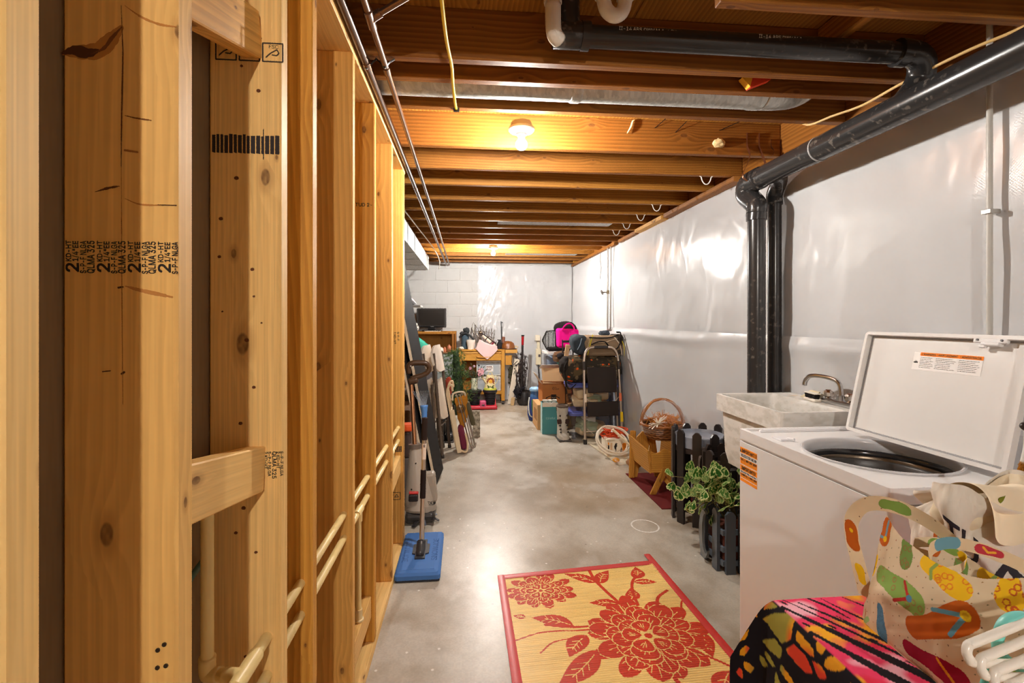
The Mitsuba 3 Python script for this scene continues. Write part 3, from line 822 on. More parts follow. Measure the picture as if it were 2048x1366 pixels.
# ------------------------------------------------------------------ washer, sink, table with bags, rug
import shapely
WHITE = (212, 211, 210)
k = thing('washing_machine', 'white top-loading washing machine with its lid open in front of the sink', 'washer')
wx0, wx1, wy0, wy1 = 1.127, 1.79, 1.215, 1.950
for x in (wx0 + .05, wx1 - .05):
    for y in (wy0 + .05, wy1 - .05):
        part(k, 'foot', cyl((x, y, 0), (x, y, 0.03), 0.02, 12), (40, 40, 42), 'matte')
part(k, 'toe_strip', bx(wx0 + .006, wx0 + .02, wy0 + .01, wy1 - .01, 0.006, 0.03, .001), (60, 62, 66), 'matte')
hc = (1.385, 1.545)
outl = Polygon([(wx0, wy0), (wx1, wy0), (wx1, wy1), (wx0, wy1)]).buffer(-0.012).buffer(0.012)
circ = Point(*hc).buffer(0.222, 48)
part(k, 'body', cat(prism(outl, 0.415, z0=0.025), prism(outl.difference(circ.buffer(.006)), 0.418, z0=0.44)), WHITE, 'satin', False)
top = prism(outl.buffer(-0.010).difference(circ), 0.032, z0=0.868)
part(k, 'top_panel', cat(top, prism(outl.buffer(-0.006).difference(circ), 0.010, z0=0.860)), (215, 214, 213), 'satin', False)
rim = outl.buffer(-0.002).difference(outl.buffer(-0.022))
part(k, 'top_edge', prism(outl.difference(outl.buffer(-0.020)), 0.040, z0=0.868), (215, 214, 213), 'satin', False)
part(k, 'top_edge', mv(rbox(.5, .016, .014, .006), (1.44, 1.905, .905)), (222, 222, 224), 'satin', 30)
part(k, 'opening_ring', lathe([(0.222, 0.900), (0.226, 0.906), (0.224, 0.909), (0.216, 0.906), (0.212, 0.895), (0.212, 0.868), (0.222, 0.866)], 64, (hc[0], hc[1], 0)), (206, 206, 208), 'gloss', True)
part(k, 'tub_seal', lathe([(0.213, 0.868), (0.205, 0.862), (0.203, 0.842), (0.213, 0.835)], 64, (hc[0], hc[1], 0)), (38, 38, 40), 'gloss', True)
part(k, 'drum', lathe([(0.207, 0.85), (0.200, 0.846), (0.198, 0.83), (0.203, 0.82), (0.205, 0.60), (0.203, 0.50), (0.18, 0.47), (0.0, 0.47)], 64, (hc[0], hc[1], 0)), (112, 100, 86), 'metal', True)
part(k, 'balance_ring', lathe([(0.199, 0.838), (0.186, 0.834), (0.182, 0.80), (0.186, 0.765), (0.201, 0.76)], 64, (hc[0], hc[1], 0)), (58, 55, 53), 'satin', True)
part(k, 'agitator', lathe([(0.17, 0.475), (0.10, 0.50), (0.06, 0.54), (0.045, 0.60), (0.04, 0.64), (0.0, 0.645)], 40, (hc[0], hc[1], 0)), (120, 120, 124), 'satin', True)
part(k, 'dispenser_tab', cat(mv(rbox(.05, .055, .010, .004), (1.205, 1.78, .903)), mv(cbox(.012, .03, .012, .003), (1.222, 1.755, .908), (0, 0, 25))), (214, 214, 216), 'satin', 30)
part(k, 'console', bx(1.63, 1.788, wy0 + .01, wy1 - .01, .9, 1.03, .012), (214, 214, 216), 'satin', 30)
# lid: hinge at x 1.513, leaning back
ldir = np.array([0.088, 0, 0.385]); ldir /= np.linalg.norm(ldir)
LM = basis((1.513, 1.83, 0.922), (0, -1, 0), ldir)          # x runs towards the camera, y up the lid, z towards the wall side
ln = LM[:3, 2]
if ln[0] > 0:
    zsgn = -1
else:
    zsgn = 1
lw, lh = 0.585, 0.40
lo = Polygon([(0, 0), (lw, 0), (lw, lh), (0, lh)]).buffer(-0.016).buffer(0.016, 8)
skin = prism(lo.buffer(-.006), 0.004, z0=-0.016 * zsgn - 0.002)
lipm = prism(lo.difference(lo.buffer(-0.012)), 0.020, z0=-0.010 if zsgn > 0 else -0.010)
lid = cat(skin, lipm)
lid.apply_transform(LM)
lk = part(k, 'lid', lid, (217, 215, 212), 'satin', False)
gr = prism(lo.buffer(-0.012).difference(lo.buffer(-0.018)), 0.003, z0=-0.0133 * zsgn - 0.0015)
gr.apply_transform(LM)
part(lk, 'groove', gr, (150, 150, 152), 'satin', False)
lt = cat(mv(rbox(.10, .018, .012, .004), (0.47, lh - .016, 0.003 * zsgn)), mv(rbox(.055, .012, .02, .004), (0.475, lh - .028, 0.004 * zsgn)), mv(rbox(.02, .01, .012, .003), (0.452, lh - .036, 0.006 * zsgn)))
lt.apply_transform(LM)
part(lk, 'latch', lt, (220, 220, 220), 'satin', 30)
for a in (0.435, 0.505):
    sc = cyl((a, lh - .016, 0.006 * zsgn), (a, lh - .016, 0.0115 * zsgn), .0035, 10); sc.apply_transform(LM)
    part(lk, 'screw', sc, (70, 70, 72), 'metal')
# the lid's hinge strip on the far edge
hs = mv(rbox(.008, .10, .010, .003), (0.006, 0.055, 0.004 * zsgn)); hs.apply_transform(LM)
part(lk, 'hinge_strip', hs, (120, 118, 116), 'satin', 30)


def lid_panel(x0, x1, y0, y1, col, h, name, mt='matte'):
    m = prism([(x0, y0), (x1, y0), (x1, y1), (x0, y1)], 0.0006, z0=(h if zsgn > 0 else -h - 0.0006))
    m.apply_transform(LM)
    return part(lk, name, m, col, mt, False)


zl = -0.0135
lx0, lx1, ly0, ly1 = 0.208, 0.445, 0.272, 0.335


def lid_text(text, h, x, y, col, width=None, bold=True):
    t = meshkit.text_mesh(text, h, 0.0004, bold)
    if width:
        t.apply_scale([width / t.extents[0], 1, 1])
    t.apply_translation([x, y, (zl + 0.0008)] if zsgn > 0 else [x, y, -zl - 0.0012])
    t.apply_transform(LM)
    return t


lid_panel(lx0, lx1, ly0, ly1, (238, 236, 232), zl, 'warning_label')
lid_panel(lx0 + .024, lx1, ly1 - .0125, ly1, (240, 128, 20), zl + .0003, 'label_band')
pcs = [lid_text("! WARNING", .0068, lx0 + .029, ly1 - .0098, 0, .052), lid_text("! AVERTISSEMENT", .0068, lx0 + .085, ly1 - .0098, 0, .072), lid_text("! ADVERTENCIA", .0068, lx0 + .165, ly1 - .0098, 0, .066)]
for c, w in ((.027, .052), (.084, .070), (.163, .068)):
    for r in range(7):
        wd = w * (.72 + .28 * rng.random())
        b = prism([(lx0 + c, ly1 - .019 - r * .0058), (lx0 + c + wd, ly1 - .019 - r * .0058), (lx0 + c + wd, ly1 - .0178 - r * .0058), (lx0 + c, ly1 - .0178 - r * .0058)], 0.0003, z0=zl + .0009 if zsgn > 0 else -zl - .0012)
        b.apply_transform(LM)
        pcs.append(b)
part(lk, 'label_print', cat(*pcs), (40, 36, 34), 'matte', False)
fl = Polygon([(0, 0), (.016, 0), (.015, .006), (.012, .003), (.0105, .010), (.0075, .004), (.005, .009), (.004, .003), (.001, .005)])
fm = prism(affinity.translate(fl, lx0 + .004, ly0 + .024), 0.0003, z0=zl + .0009 if zsgn > 0 else -zl - .0012); fm.apply_transform(LM)
part(lk, 'label_picture', fm, (30, 28, 28), 'matte', False)
# orange sticker on the front
SMx = basis((wx0 - 0.0003, 1.938, 0.836), (0, -1, 0), (0, 0, 1))


def stk(x0, x1, y0, y1, col, z=0.0):
    m = prism([(x0, y0), (x1, y0), (x1, y1), (x0, y1)], 0.0004, z0=z)
    m.apply_transform(SMx)
    return part(k, 'sticker', m, col, 'satin', False)


def stt(text, h, x, y, w):
    t = meshkit.text_mesh(text, h, 0.0003, True)
    t.apply_scale([w / t.extents[0], 1, 1]); t.apply_translation([x, y, .0009]); t.apply_transform(SMx)
    return t


stk(0, .118, -.0235, 0, (240, 140, 24)); stk(0, .118, -.042, -.0237, (238, 236, 232)); stk(0, .118, -.068, -.0422, (240, 140, 24))
stk(0, .118, -.094, -.072, (240, 140, 24)); stk(0, .118, -.105, -.0942, (238, 236, 232)); stk(0, .118, -.124, -.1052, (240, 140, 24)); stk(0, .118, -.139, -.127, (240, 140, 24))
part(k, 'sticker_print', cat(stt("IMPORTANT! !!", .0135, .012, -.019, .103), stt("REGISTER NOW", .0115, .004, -.038, .110), stt("CALL 1-800-000-0000", .0085, .004, -.053, .110), stt("IMPORTANTE!", .0135, .010, -.090, .098),
     stt("REGISTRE AHORA", .006, .004, -.102, .110), stt("LLAME AL 1-800-000", .0075, .004, -.114, .110),
     *[stt("- - - - - - - - - -", .003, .006, -.058 - .0035 * i, .105) for i in range(3)], *[stt("- - - - - - - - -", .003, .006, -.118 - .003 * i, .105) for i in range(2)]), (44, 32, 24), 'matte', False)
tri = prism([(0.001, -.02), (.009, -.02), (.001, -.004)], .0003, z0=.0009); tri.apply_transform(SMx)
part(k, 'sticker_mark', tri, (30, 30, 30), 'matte', False)

# ---- utility sink
k = thing('utility_sink', 'stained white plastic laundry sink against the right wall behind the washer', 'sink')
sx0, sx1, sy0, sy1, sz = 1.338, 1.772, 1.985, 2.548, 0.962
o = Polygon([(sx0, sy0), (sx1, sy0), (sx1, sy1), (sx0, sy1)])
orr = o.buffer(-.02).buffer(.02, 6)
inn = Polygon([(sx0 + .018, sy0 + .018), (sx1 - .115, sy0 + .018), (sx1 - .115, sy1 - .018), (sx0 + .018, sy1 - .018)]).buffer(-.03).buffer(.03, 6)


def loft(rings):
    """Skin through closed outlines with equal point counts: [(outline, z)]."""
    n = 96
    V = []
    for poly, z in rings:
        e = poly.exterior
        c = poly.centroid
        P = np.array([e.interpolate(t, normalized=True).coords[0] for t in np.arange(n) / n])
        P = P if e.is_ccw else P[::-1]
        s = np.argmin(np.arctan2(P[:, 1] - c.y, P[:, 0] - c.x))
        P = np.roll(P, -s, 0)
        V.append(np.c_[P, np.full(n, z)])
    V = np.vstack(V)
    F = []
    for i in range(len(rings) - 1):
        for j in range(n):
            j2 = (j + 1) % n
            F += [[i * n + j, i * n + j2, (i + 1) * n + j2], [i * n + j, (i + 1) * n + j2, (i + 1) * n + j]]
    return trimesh.Trimesh(V, F, process=False)


body_o = o.buffer(-.022).buffer(-.02).buffer(.02, 6)
part(k, 'basin', cat(loft([(body_o.buffer(-.025), .60), (body_o.buffer(-.012), .66), (body_o, .885)]), prism(body_o.buffer(-.026), .004, z0=.598),
                      loft([(inn, sz), (inn.buffer(-.012), sz - .02), (inn.buffer(-.035), .68), (inn.buffer(-.05), .645)]), prism(inn.buffer(-.049), .003, z0=.643)), m='tub_plastic', smooth=40)
part(k, 'rim', cat(prism(orr.buffer(-.006).difference(inn), .012, z0=sz - .0122), prism(orr.difference(orr.buffer(-.012)), .0840, z0=sz - .084)), m='tub_plastic', smooth=40)
for x, y in ((sx0 + .16, sy0 + .06), (sx0 + .16, sy1 - .10), (sx1 - .05, sy0 + .06), (sx1 - .05, sy1 - .10)):
    part(k, 'leg', cat(bx(x - .016, x + .016, y - .002, y + .002, 0, .62, .0008), bx(x - .002, x + .002, y - .016, y + .016, 0, .62, .0008)), (226, 224, 220), 'satin', False)
part(k, 'drain', tube([(1.52, 2.27, .60), (1.52, 2.27, .50), (1.52, 2.27, .42), (1.56, 2.30, .38), (1.60, 2.36, .40), (1.60, 2.42, .42), (1.60, 2.55, .42)], .02, 14, 4), (222, 218, 208), 'satin', True)

k = thing('faucet', 'chrome arched faucet with two clear knobs on the back of the laundry sink', 'faucet')
fx = 1.72
part(k, 'base', mv(rbox(.045, .20, .026, .011), (fx, 2.125, sz + .013)), (200, 200, 202), 'chrome', 30)
part(k, 'spout', tube([(fx, 2.12, sz + .02), (fx, 2.12, sz + .07), (fx - .004, 2.128, sz + .105), (fx - .012, 2.16, sz + .122), (fx - .03, 2.22, sz + .128), (fx - .045, 2.265, sz + .122), (fx - .052, 2.285, sz + .10), (fx - .054, 2.29, sz + .075)], .0105, 14, 6), (204, 204, 206), 'chrome', True)
part(k, 'spout_collar', cyl((fx, 2.12, sz + .022), (fx, 2.12, sz + .05), .018, 20), (196, 196, 198), 'chrome')
for y in (2.195, 2.062):
    kb = part(k, 'knob', lathe([(0, 0), (.012, 0), (.014, .006), (.021, .012), (.022, .03), (.018, .038), (0, .040)], 10, (fx - .004, y, sz + .024)), (206, 196, 186), 'chrome', 25)
    part(kb, 'cap', cyl((fx - .004, y, sz + .063), (fx - .004, y, sz + .066), .010, 12), (150, 110, 90), 'metal')
k = thing('scrub_brush', 'small white brush with black bristles lying on the sink rim by the faucet', 'brush')
part(k, 'back', mv(rbox(.036, .095, .014, .006), (1.69, 2.268, sz + .0075), (0, 0, -6)), (228, 222, 208), 'satin', 30)
part(k, 'bristles', mv(disp(subdiv(cbox(.028, .085, .022, .004), .008), .003, 300, 2, 1), (1.69, 2.268, sz + .0255), (0, 0, -6)), (34, 32, 32), 'cloth', False)
part(k, 'frame', mv(cbox(.034, .09, .004, .001), (1.69, 2.268, sz + .0385), (0, 0, -6)), (226, 220, 206), 'satin', 30)
solo('soap_dish', mv(hullmesh([(-.03, -.035, 0), (.03, -.035, 0), (.03, .035, 0), (-.03, .035, 0), (.03, .035, .035), (.03, -.035, .035)]), (1.745, 2.36, sz)), (214, 200, 166), 'satin', 'cream wedge of a soap dish on the sink rim left of the faucet', 'soap dish')

# ---- small table under a bright cloth
TZ = 0.735
tx0, tx1, ty0, ty1 = 0.683, 1.29, 0.40, 1.035
k = thing('side_table', 'small square table hidden under the bright batik cloth before the washer', 'table')
part(k, 'tabletop', bx(tx0 + .006, tx1 - .006, ty0 + .006, ty1 - .006, TZ - .028, TZ - .004, .003), (70, 66, 62), 'satin')
for x in (tx0 + .05, tx1 - .05):
    for y in (ty0 + .05, ty1 - .05):
        part(k, 'leg', cyl((x, y, 0), (x, y, TZ - .02), .014, 12), (60, 58, 56), 'metal')


def colors_from(U, V, base, layers):
    """Flat print: per-vertex colours from (shapely area, sRGB) layers, later over earlier."""
    c = np.tile(lin(base), (len(U), 1)) if np.ndim(base) == 1 or isinstance(base, tuple) else base.copy()
    for area, col in layers:
        if callable(col):
            s = shapely.contains_xy(area, U, V)
            c[s] = col(U[s], V[s])
        else:
            c[shapely.contains_xy(area, U, V)] = lin(col)
    return c


def cloth_pos(U, V):
    dx = np.maximum(0, tx0 - U)
    dx2 = np.maximum(0, U - tx1)
    dy = np.maximum(0, V - ty1)
    d = np.sqrt(dx ** 2 + dy ** 2) + dx2
    mn = np.minimum(dx, dy)
    fold = np.minimum(dx, 1) * (0.10 * np.sin(V * 26 + 1.0) + 0.05 * np.sin(V * 47)) * np.clip(dx * 5, 0, 1)
    fold2 = np.minimum(dy, 1) * 0.10 * np.sin(U * 24 + .5) * np.clip(dy * 5, 0, 1)
    r = 0.012
    off = lambda q: r * (1 - np.exp(-q / r))
    x = np.clip(U, tx0, tx1) - off(dx) - fold * .45 - 0.10 * dx - 0.40 * mn + off(dx2)
    y = np.clip(V, None, ty1) + off(dy) + fold2 * .35 + 0.40 * mn
    y = np.minimum(y, 1.18)
    z = TZ - d * 0.97 - r * 0 + .002 * meshkit.fbm(np.stack([U * 14, V * 14, U * 0], -1), 2, 4)
    return np.stack([x, y, z], -1)


cm, U, V = grid(cloth_pos, 380, 360, tx0 - .40, tx1, ty0 - .05, ty1 + .12)
a1 = meshkit.fbm(np.stack([U * 9, V * 9, U * 0], -1), 3, 2)
a2 = meshkit.fbm(np.stack([U * 14, V * 12, U * 0 + 5], -1), 3, 9)
P0, P1, P2, P3 = lin((226, 62, 100)), lin((206, 30, 40)), lin((238, 176, 190)), lin((236, 170, 40))
w1, w2, w3 = np.clip((a1 - .52) * 9, 0, 1)[:, None], np.clip((a2 - .60) * 9, 0, 1)[:, None], np.clip((.40 - a2) * 9, 0, 1)[:, None]
base = P0 * (1 - w1) + P1 * w1
base = base * (1 - w2) + P2 * w2
base = base * (1 - w3) + P3 * w3
onleft = U < tx0 - .004
mot = np.clip((meshkit.fbm(np.stack([U * 16, V * 16, U * 0 + 9], -1), 2, 6) - .4) * 6, 0, 1)[:, None]
panel = lin((222, 150, 34)) * (1 - mot) + lin((214, 66, 44)) * mot
dv = np.array([0.131, -0.259]); dv /= np.linalg.norm(dv)
pv = np.array([dv[1], -dv[0]])
lay = []
r2 = random.Random(5)


def stroke(s0, t0, L, w, bend=0.0, col=(28, 22, 26)):
    o = np.array([0.683, 1.032])
    pts = []
    for q in np.linspace(0, 1, 14):
        p = o + dv * (s0 + L * q) - pv * (t0 + bend * math.sin(PI * q))
        pts.append(p)
    ln = LineString(pts)
    taper = unary_union([Point(*p).buffer(w * (0.25 + 0.75 * math.sin(PI * min(1, max(0, (i + .5) / 14)))) / 2) for i, p in enumerate(pts)] + [ln.buffer(w * .22)])
    lay.append((unary_union([LineString(pts[i:i + 2]).buffer(w * (0.25 + 0.75 * math.sin(PI * (i + .5) / 13)) / 2) for i in range(13)]), col))


for s0, t0, L, w, b in [(.02, -.012, .62, .026, .006), (.10, -.05, .55, .030, -.01), (.0, .016, .55, .010, .008), (.03, .034, .30, .012, .012), (.10, .052, .22, .008, -.006), (.02, .066, .10, .009, .006), (.16, .075, .16, .009, .01),
                        (.22, .045, .30, .022, .0), (.05, .092, .14, .007, -.004), (.22, .10, .10, .008, .004), (.30, .015, .30, .018, .004), (.14, .118, .18, .008, .006), (.0, .125, .06, .012, .0), (.07, .14, .12, .006, .004), (.28, .13, .2, .01, .006)]:
    stroke(s0, t0, L, w, b)
for _ in range(26):
    s0, t0 = r2.uniform(0, .5), r2.uniform(-.05, .2)
    stroke(s0, t0, .016, .007, .002)
col = colors_from(U, V, base, lay)
# the hanging side: black ground with patches
ground = lin((27, 23, 28))
col[onleft] = ground
from scipy.spatial import cKDTree
cells = np.array([(r2.uniform(tx0 - .45, tx0), r2.uniform(ty0 - .1, ty1 + .15)) for _ in range(330)])
dd, di = cKDTree(cells * [1.0, .62]).query(np.c_[U, V * .62], k=2)
lit_cell = np.array([r2.random() < .50 for _ in range(330)])
s = (dd[:, 1] - dd[:, 0] > .0075) & lit_cell[di[:, 0]] & onleft
col[s] = panel[s]
gm = np.clip((meshkit.noise(np.stack([U * 9, V * 9, U * 0], -1), 3) - .62) * 8, 0, 1)[:, None]
grn = lin((150, 140, 60))
col[s] = (col * (1 - gm) + grn * gm)[s]
solo('batik_cloth', cm, None, 'cloth', 'pink, red and black batik cloth covering the small table before the washer', 'tablecloth', smooth=True, vc=col)

# ---- tote with flip-flop print
TO = np.array([0.81, 0.94, TZ + .003])
ta = np.array([-0.05121, -0.99869, 0.0])
tb = np.array([0.99869 * .22, -0.0512 * .22, 1.0]); tb /= np.linalg.norm(tb)
tn = np.cross(ta, tb)
if tn[0] > 0:
    tn = -tn                                       # towards the aisle


def tote_p(A, B, off=0.0):
    A, B = np.asarray(A, float), np.asarray(B, float)
    bul = 0.030 * np.sin(PI * np.clip(A / .315, 0, 1)) * np.sin(PI * np.clip(B / .24, 0, 1)) ** .7
    bul = bul + 0.010 * (meshkit.fbm(np.stack([A * 16, B * 13, A * 0], -1), 3, 3) - .5) + .010 * np.exp(-((B - .09 - .3 * (A - .06)) / .02) ** 2) * np.exp(-((A - .07) / .05) ** 2)
    return TO + A[..., None] * ta + B[..., None] * tb + (bul + off)[..., None] * tn


front = Polygon(smooth_path(np.array([(0, 0), (0.0006, .06), (-.002, .125), (-.003, .174), (0.0, .224), (.012, .220), (.031, .211), (.065, .202), (.098, .199), (.137, .195), (.165, .196), (.192, .199), (.221, .208), (.258, .231), (.29, .248), (.308, .235), (.314, .19), (.315, .1), (.314, 0), (.17, -.002)]), 3, True)[:, :2])
NV = 300
am = np.linspace(-.006, .320, NV)
bm = np.linspace(-.004, .256, 220)
A, B = np.meshgrid(am, bm, indexing='ij')
inside = shapely.contains_xy(front, A, B)
P = tote_p(A, B)
idx = np.arange(NV * 220).reshape(NV, 220)
q = inside[:-1, :-1] & inside[1:, :-1] & inside[1:, 1:] & inside[:-1, 1:]
a_, b_, c_, d_ = idx[:-1, :-1][q], idx[1:, :-1][q], idx[1:, 1:][q], idx[:-1, 1:][q]
F = np.vstack([np.stack([a_, b_, c_], 1), np.stack([a_, c_, d_], 1)])
tm = trimesh.Trimesh(P.reshape(-1, 3), F, process=False)


def sole(p0, p1, w0, w1, bend=0.0):
    """A sandal sole from heel p0 to toe p1."""
    p0, p1 = np.array(p0), np.array(p1)
    d = p1 - p0
    L = np.linalg.norm(d); d /= L
    nn = np.array([-d[1], d[0]])
    pts = [p0 + d * L * q + nn * bend * math.sin(PI * q) for q in np.linspace(.0, 1, 12)]
    ws = np.interp(np.linspace(0, 1, 12), [0, .3, .55, .8, 1], [w0, w0 * .95, (w0 + w1) * .46, w1, w1 * .9])
    return unary_union([LineString(pts[i:i + 2]).buffer((ws[i] + ws[i + 1]) / 4, 8) for i in range(11)])


def thong(tip, a, b, w=.004):
    return unary_union([LineString(smooth_path(np.array([a, tip, ]), 1)[:, :2]).buffer(w, 4), LineString([tip, b]).buffer(w, 4)])


GR, YL, OR, BL, RD = (128, 160, 78), (232, 186, 34), (186, 92, 30), (82, 130, 160), (150, 26, 52)
tl = []
rr_ = random.Random(11)
for i in range(20):
    for j in range(14):
        tl.append((Point(.004 + i * .0195 + rr_.uniform(-.004, .004), .006 + j * .0185 + (i % 2) * .009).buffer(.0011, 4), rr_.choice([(150, 80, 50), (90, 60, 50), (150, 110, 60), (110, 110, 80)])))
def spotted(area, col, spot, seed):
    r = random.Random(seed)
    tl.append((area, col))
    x0, y0, x1, y1 = area.bounds
    for _ in range(14):
        p = Point(r.uniform(x0, x1), r.uniform(y0, y1))
        ring = p.buffer(.0055, 8).difference(p.buffer(.0035, 8)).intersection(area)
        if not ring.is_empty:
            tl.append((ring, spot))
spotted(sole((.026, .113), (.134, .112), .034, .046, .004), GR, (150, 120, 70), 1)
tl.append((thong((.122, .113), (.100, .134), (.092, .093), .003), (170, 50, 44))); tl.append((Point(.122, .113).buffer(.006), BL))
spotted(sole((.132, .186), (.198, .174), .03, .038), YL, (222, 130, 40), 2)
tl.append((LineString([(.150, .166), (.144, .180), (.150, .193)]).buffer(.003), (140, 160, 80)))
spotted(sole((.046, .052), (.050, .006), .022, .030), BL, (74, 120, 150), 3)
tl.append((sole((.134, .069), (.214, .139), .036, .048, -.006), OR))
tl.append((thong((.216, .140), (.168, .121), (.200, .098), .0035), (96, 150, 170))); tl.append((Point(.216, .140).buffer(.008), (220, 190, 40))); tl.append((Point(.216, .140).buffer(.0045), (200, 160, 30)))
tl.append((sole((.118, .024), (.216, .036), .026, .040), RD)); tl.append((LineString([(.182, .046), (.225, .012)]).buffer(.0028), (220, 150, 40)))
tl.append((sole((.008, .208), (.010, .180), .03, .034), OR)); tl.append((thong((.013, .181), (.011, .216), (-.004, .180), .0028), (120, 150, 160))); tl.append((Point(.013, .180).buffer(.006), YL))
spotted(sole((.076, .197), (.086, .168), .026, .036), (108, 136, 66), (130, 110, 60), 4)
spotted(sole((.252, .216), (.258, .194), .03, .04), YL, (190, 90, 40), 5)
tl.append((sole((-.001, .138), (-.001, .10), .008, .008), YL)); tl.append((sole((.002, .004), (.008, .012), .01, .01), (150, 190, 120)))
spotted(sole((.28, .10), (.34, .12), .035, .045), GR, (150, 120, 70), 7)
spotted(sole((.30, .20), (.34, .22), .03, .04), BL, (70, 110, 140), 8)
tote_col = colors_from(A.ravel(), B.ravel(), (212, 192, 160), tl)
k = thing('tote_bag', 'cream cloth tote bag printed with bright flip-flops on the batik cloth', 'bag')
part(k, 'front', tm, None, 'cloth', True, vc=tote_col)


def band(path, up, w, name, spots, off=.0):
    """Strap: a strip of width w along path, up its cross direction."""
    Pp = smooth_path(np.array(path, float), 8)
    upv = smooth_path(np.array(up, float), 8)
    upv /= np.linalg.norm(upv, axis=1, keepdims=True)
    n = len(Pp)
    ws = np.linspace(-w / 2, w / 2, 14)
    V = (Pp[:, None] + ws[None, :, None] * upv[:, None]).reshape(-1, 3)
    F = []
    for i in range(n - 1):
        for j in range(13):
            a = i * 14 + j
            F += [[a, a + 14, a + 15], [a, a + 15, a + 1]]
    S = np.cumsum(np.r_[0, np.linalg.norm(np.diff(Pp, axis=0), axis=1)])
    SU = np.repeat(S, 14); SV = np.tile(ws, n)
    m = trimesh.Trimesh(V, F, process=False)
    m2 = subdiv_keep(m, SU, SV, 3)
    c = colors_from(m2[1], m2[2], (226, 204, 168), spots)
    return part(k, name, m2[0], None, 'cloth', True, vc=c)


def subdiv_keep(m, U, V, times):
    v = np.c_[m.vertices, U, V]
    f = m.faces
    for _ in range(times - 1):
        v2, f2 = trimesh.remesh.subdivide(v, f)
        v, f = v2, f2
    return trimesh.Trimesh(v[:, :3], f, process=False), v[:, 3], v[:, 4]


tp = lambda a, b, o=0.0: tote_p(np.array(a), np.array(b), o)
back = -0.10                                       # the far panel, away from the aisle
bk = trimesh.Trimesh((P - tn * 0.11 + np.array([0, 0, 0.0])).reshape(-1, 3), F, process=False)
part(k, 'back', bk, None, 'cloth', True, vc=tote_col * .95)
sidepts = [(0.0, .0), (0.0006, .06), (-.002, .12), (-.003, .17)]
V = []
for a, b in sidepts:
    for q_ in np.linspace(0, 1, 9):
        V.append(tp(a, b) - tn * .11 * q_ - ta * .02 * math.sin(PI * q_) * (-1 if b < .1 else 1))
V = np.array(V)
Fs = [[i * 9 + j, i * 9 + j + 1, (i + 1) * 9 + j + 1] for i in range(3) for j in range(8)] + [[i * 9 + j, (i + 1) * 9 + j + 1, (i + 1) * 9 + j] for i in range(3) for j in range(8)]
part(k, 'gusset', trimesh.Trimesh(V, Fs, process=False), (214, 190, 150), 'cloth', True)
dots = [(Point(.02 + .03 * i, (-.012, .010)[i % 2]).buffer(.0013, 4), (120, 80, 60)) for i in range(14)]
band([tp(-.003, .05, .0), tp(-.022, .10, .012), tp(-.048, .15, .02), tp(-.058, .19, .02), tp(-.040, .228, .012), tp(-.005, .246, .0), tp(.03, .246, -.03), tp(.07, .232, -.06), tp(.098, .205, -.09)],
     [ta - tn * .6, ta - tn * .6, ta - tn * .6 - tb * .1, ta - tn * .6 - tb * .5, ta * .3 - tn * .3 - tb, -tb - tn * .2, -tb - tn * .3, -tb - ta * .4 - tn * .3, -tb - ta * .4], .030, 'strap', dots + [(sole((.10, .0), (.135, .0), .026, .028), OR), (Point(.128, 0).buffer(.004), YL), (sole((.03, 0), (.055, 0), .014, .018), YL), (sole((.235, 0), (.27, 0), .02, .024), GR)])
band([tp(.132, .196, .0), tp(.134, .215, .006), tp(.152, .234, .008), tp(.182, .244, .008), tp(.22, .249, .006), tp(.262, .249, .0), tp(.295, .238, -.004)],
     [tb - ta * .6, tb - ta * .5, tb - ta * .2, tb, tb, tb, tb], .020, 'handle', [(sole((.035, 0), (.055, .0), .024, .024), (110, 160, 178)), (sole((.095, 0), (.125, .002), .016, .012), (190, 60, 72)), (LineString([(.10, .004), (.108, -.002), (.118, .002)]).buffer(.0018), (230, 170, 60))])
band([tp(.055, .196, -.03), tp(.075, .21, -.06), tp(.105, .20, -.09), tp(.135, .19, -.06), tp(.15, .18, -.02)],
     [tb, tb, tb, tb, tb], .02, 'strap', [(sole((.03, 0), (.06, 0), .016, .02), GR), (sole((.075, 0), (.1, 0), .016, .016), YL)])
lining = trimesh.Trimesh((tote_p(A, np.minimum(B, .19)) - tn * .055).reshape(-1, 3), F, process=False)
part(k, 'contents', disp(mv(rbox(.07, .25, .15, .03), tuple(TO + ta * .16 + tb * .09 - tn * .055), (0, 12, -3)), .01, 20), (62, 26, 44), 'cloth', True)

# ---- white canvas bag behind it
k = thing('canvas_bag', 'slouching white canvas bag with black lettering behind the flip-flop tote', 'bag')


def wb(U, V):
    """U around the sack, V up."""
    th = U * 2 * PI
    rx, ry = .150 - .02 * V, .078 - .012 * V
    fold = .012 * np.sin(th * 5 + 2.5 * V + 1) * np.clip(V * 1.2, 0, 1) + .030 * (meshkit.fbm(np.stack([np.cos(th) * 2.2, np.sin(th) * 2.2, V * 3.0], -1), 3, 12) - .5) * np.clip(V * 2, .2, 1)
    cr = .016 * np.exp(-((V - .74 - .12 * np.sin(th * 3)) / .07) ** 2)
    p = .62
    cx, sx_ = np.sign(np.cos(th)) * np.abs(np.cos(th)) ** p, np.sign(np.sin(th)) * np.abs(np.sin(th)) ** p
    x = 1.108 + (rx + fold - cr) * cx + .01 * V
    y = .955 + (ry + fold - cr) * sx_
    z = TZ + .004 + .275 * V + .030 * np.sin(th * 2 + .8) * np.clip(V - .55, 0, 1) * 2 - .03 * np.clip(V - .85, 0, 1) * 4
    return np.stack([x, y, z], -1)


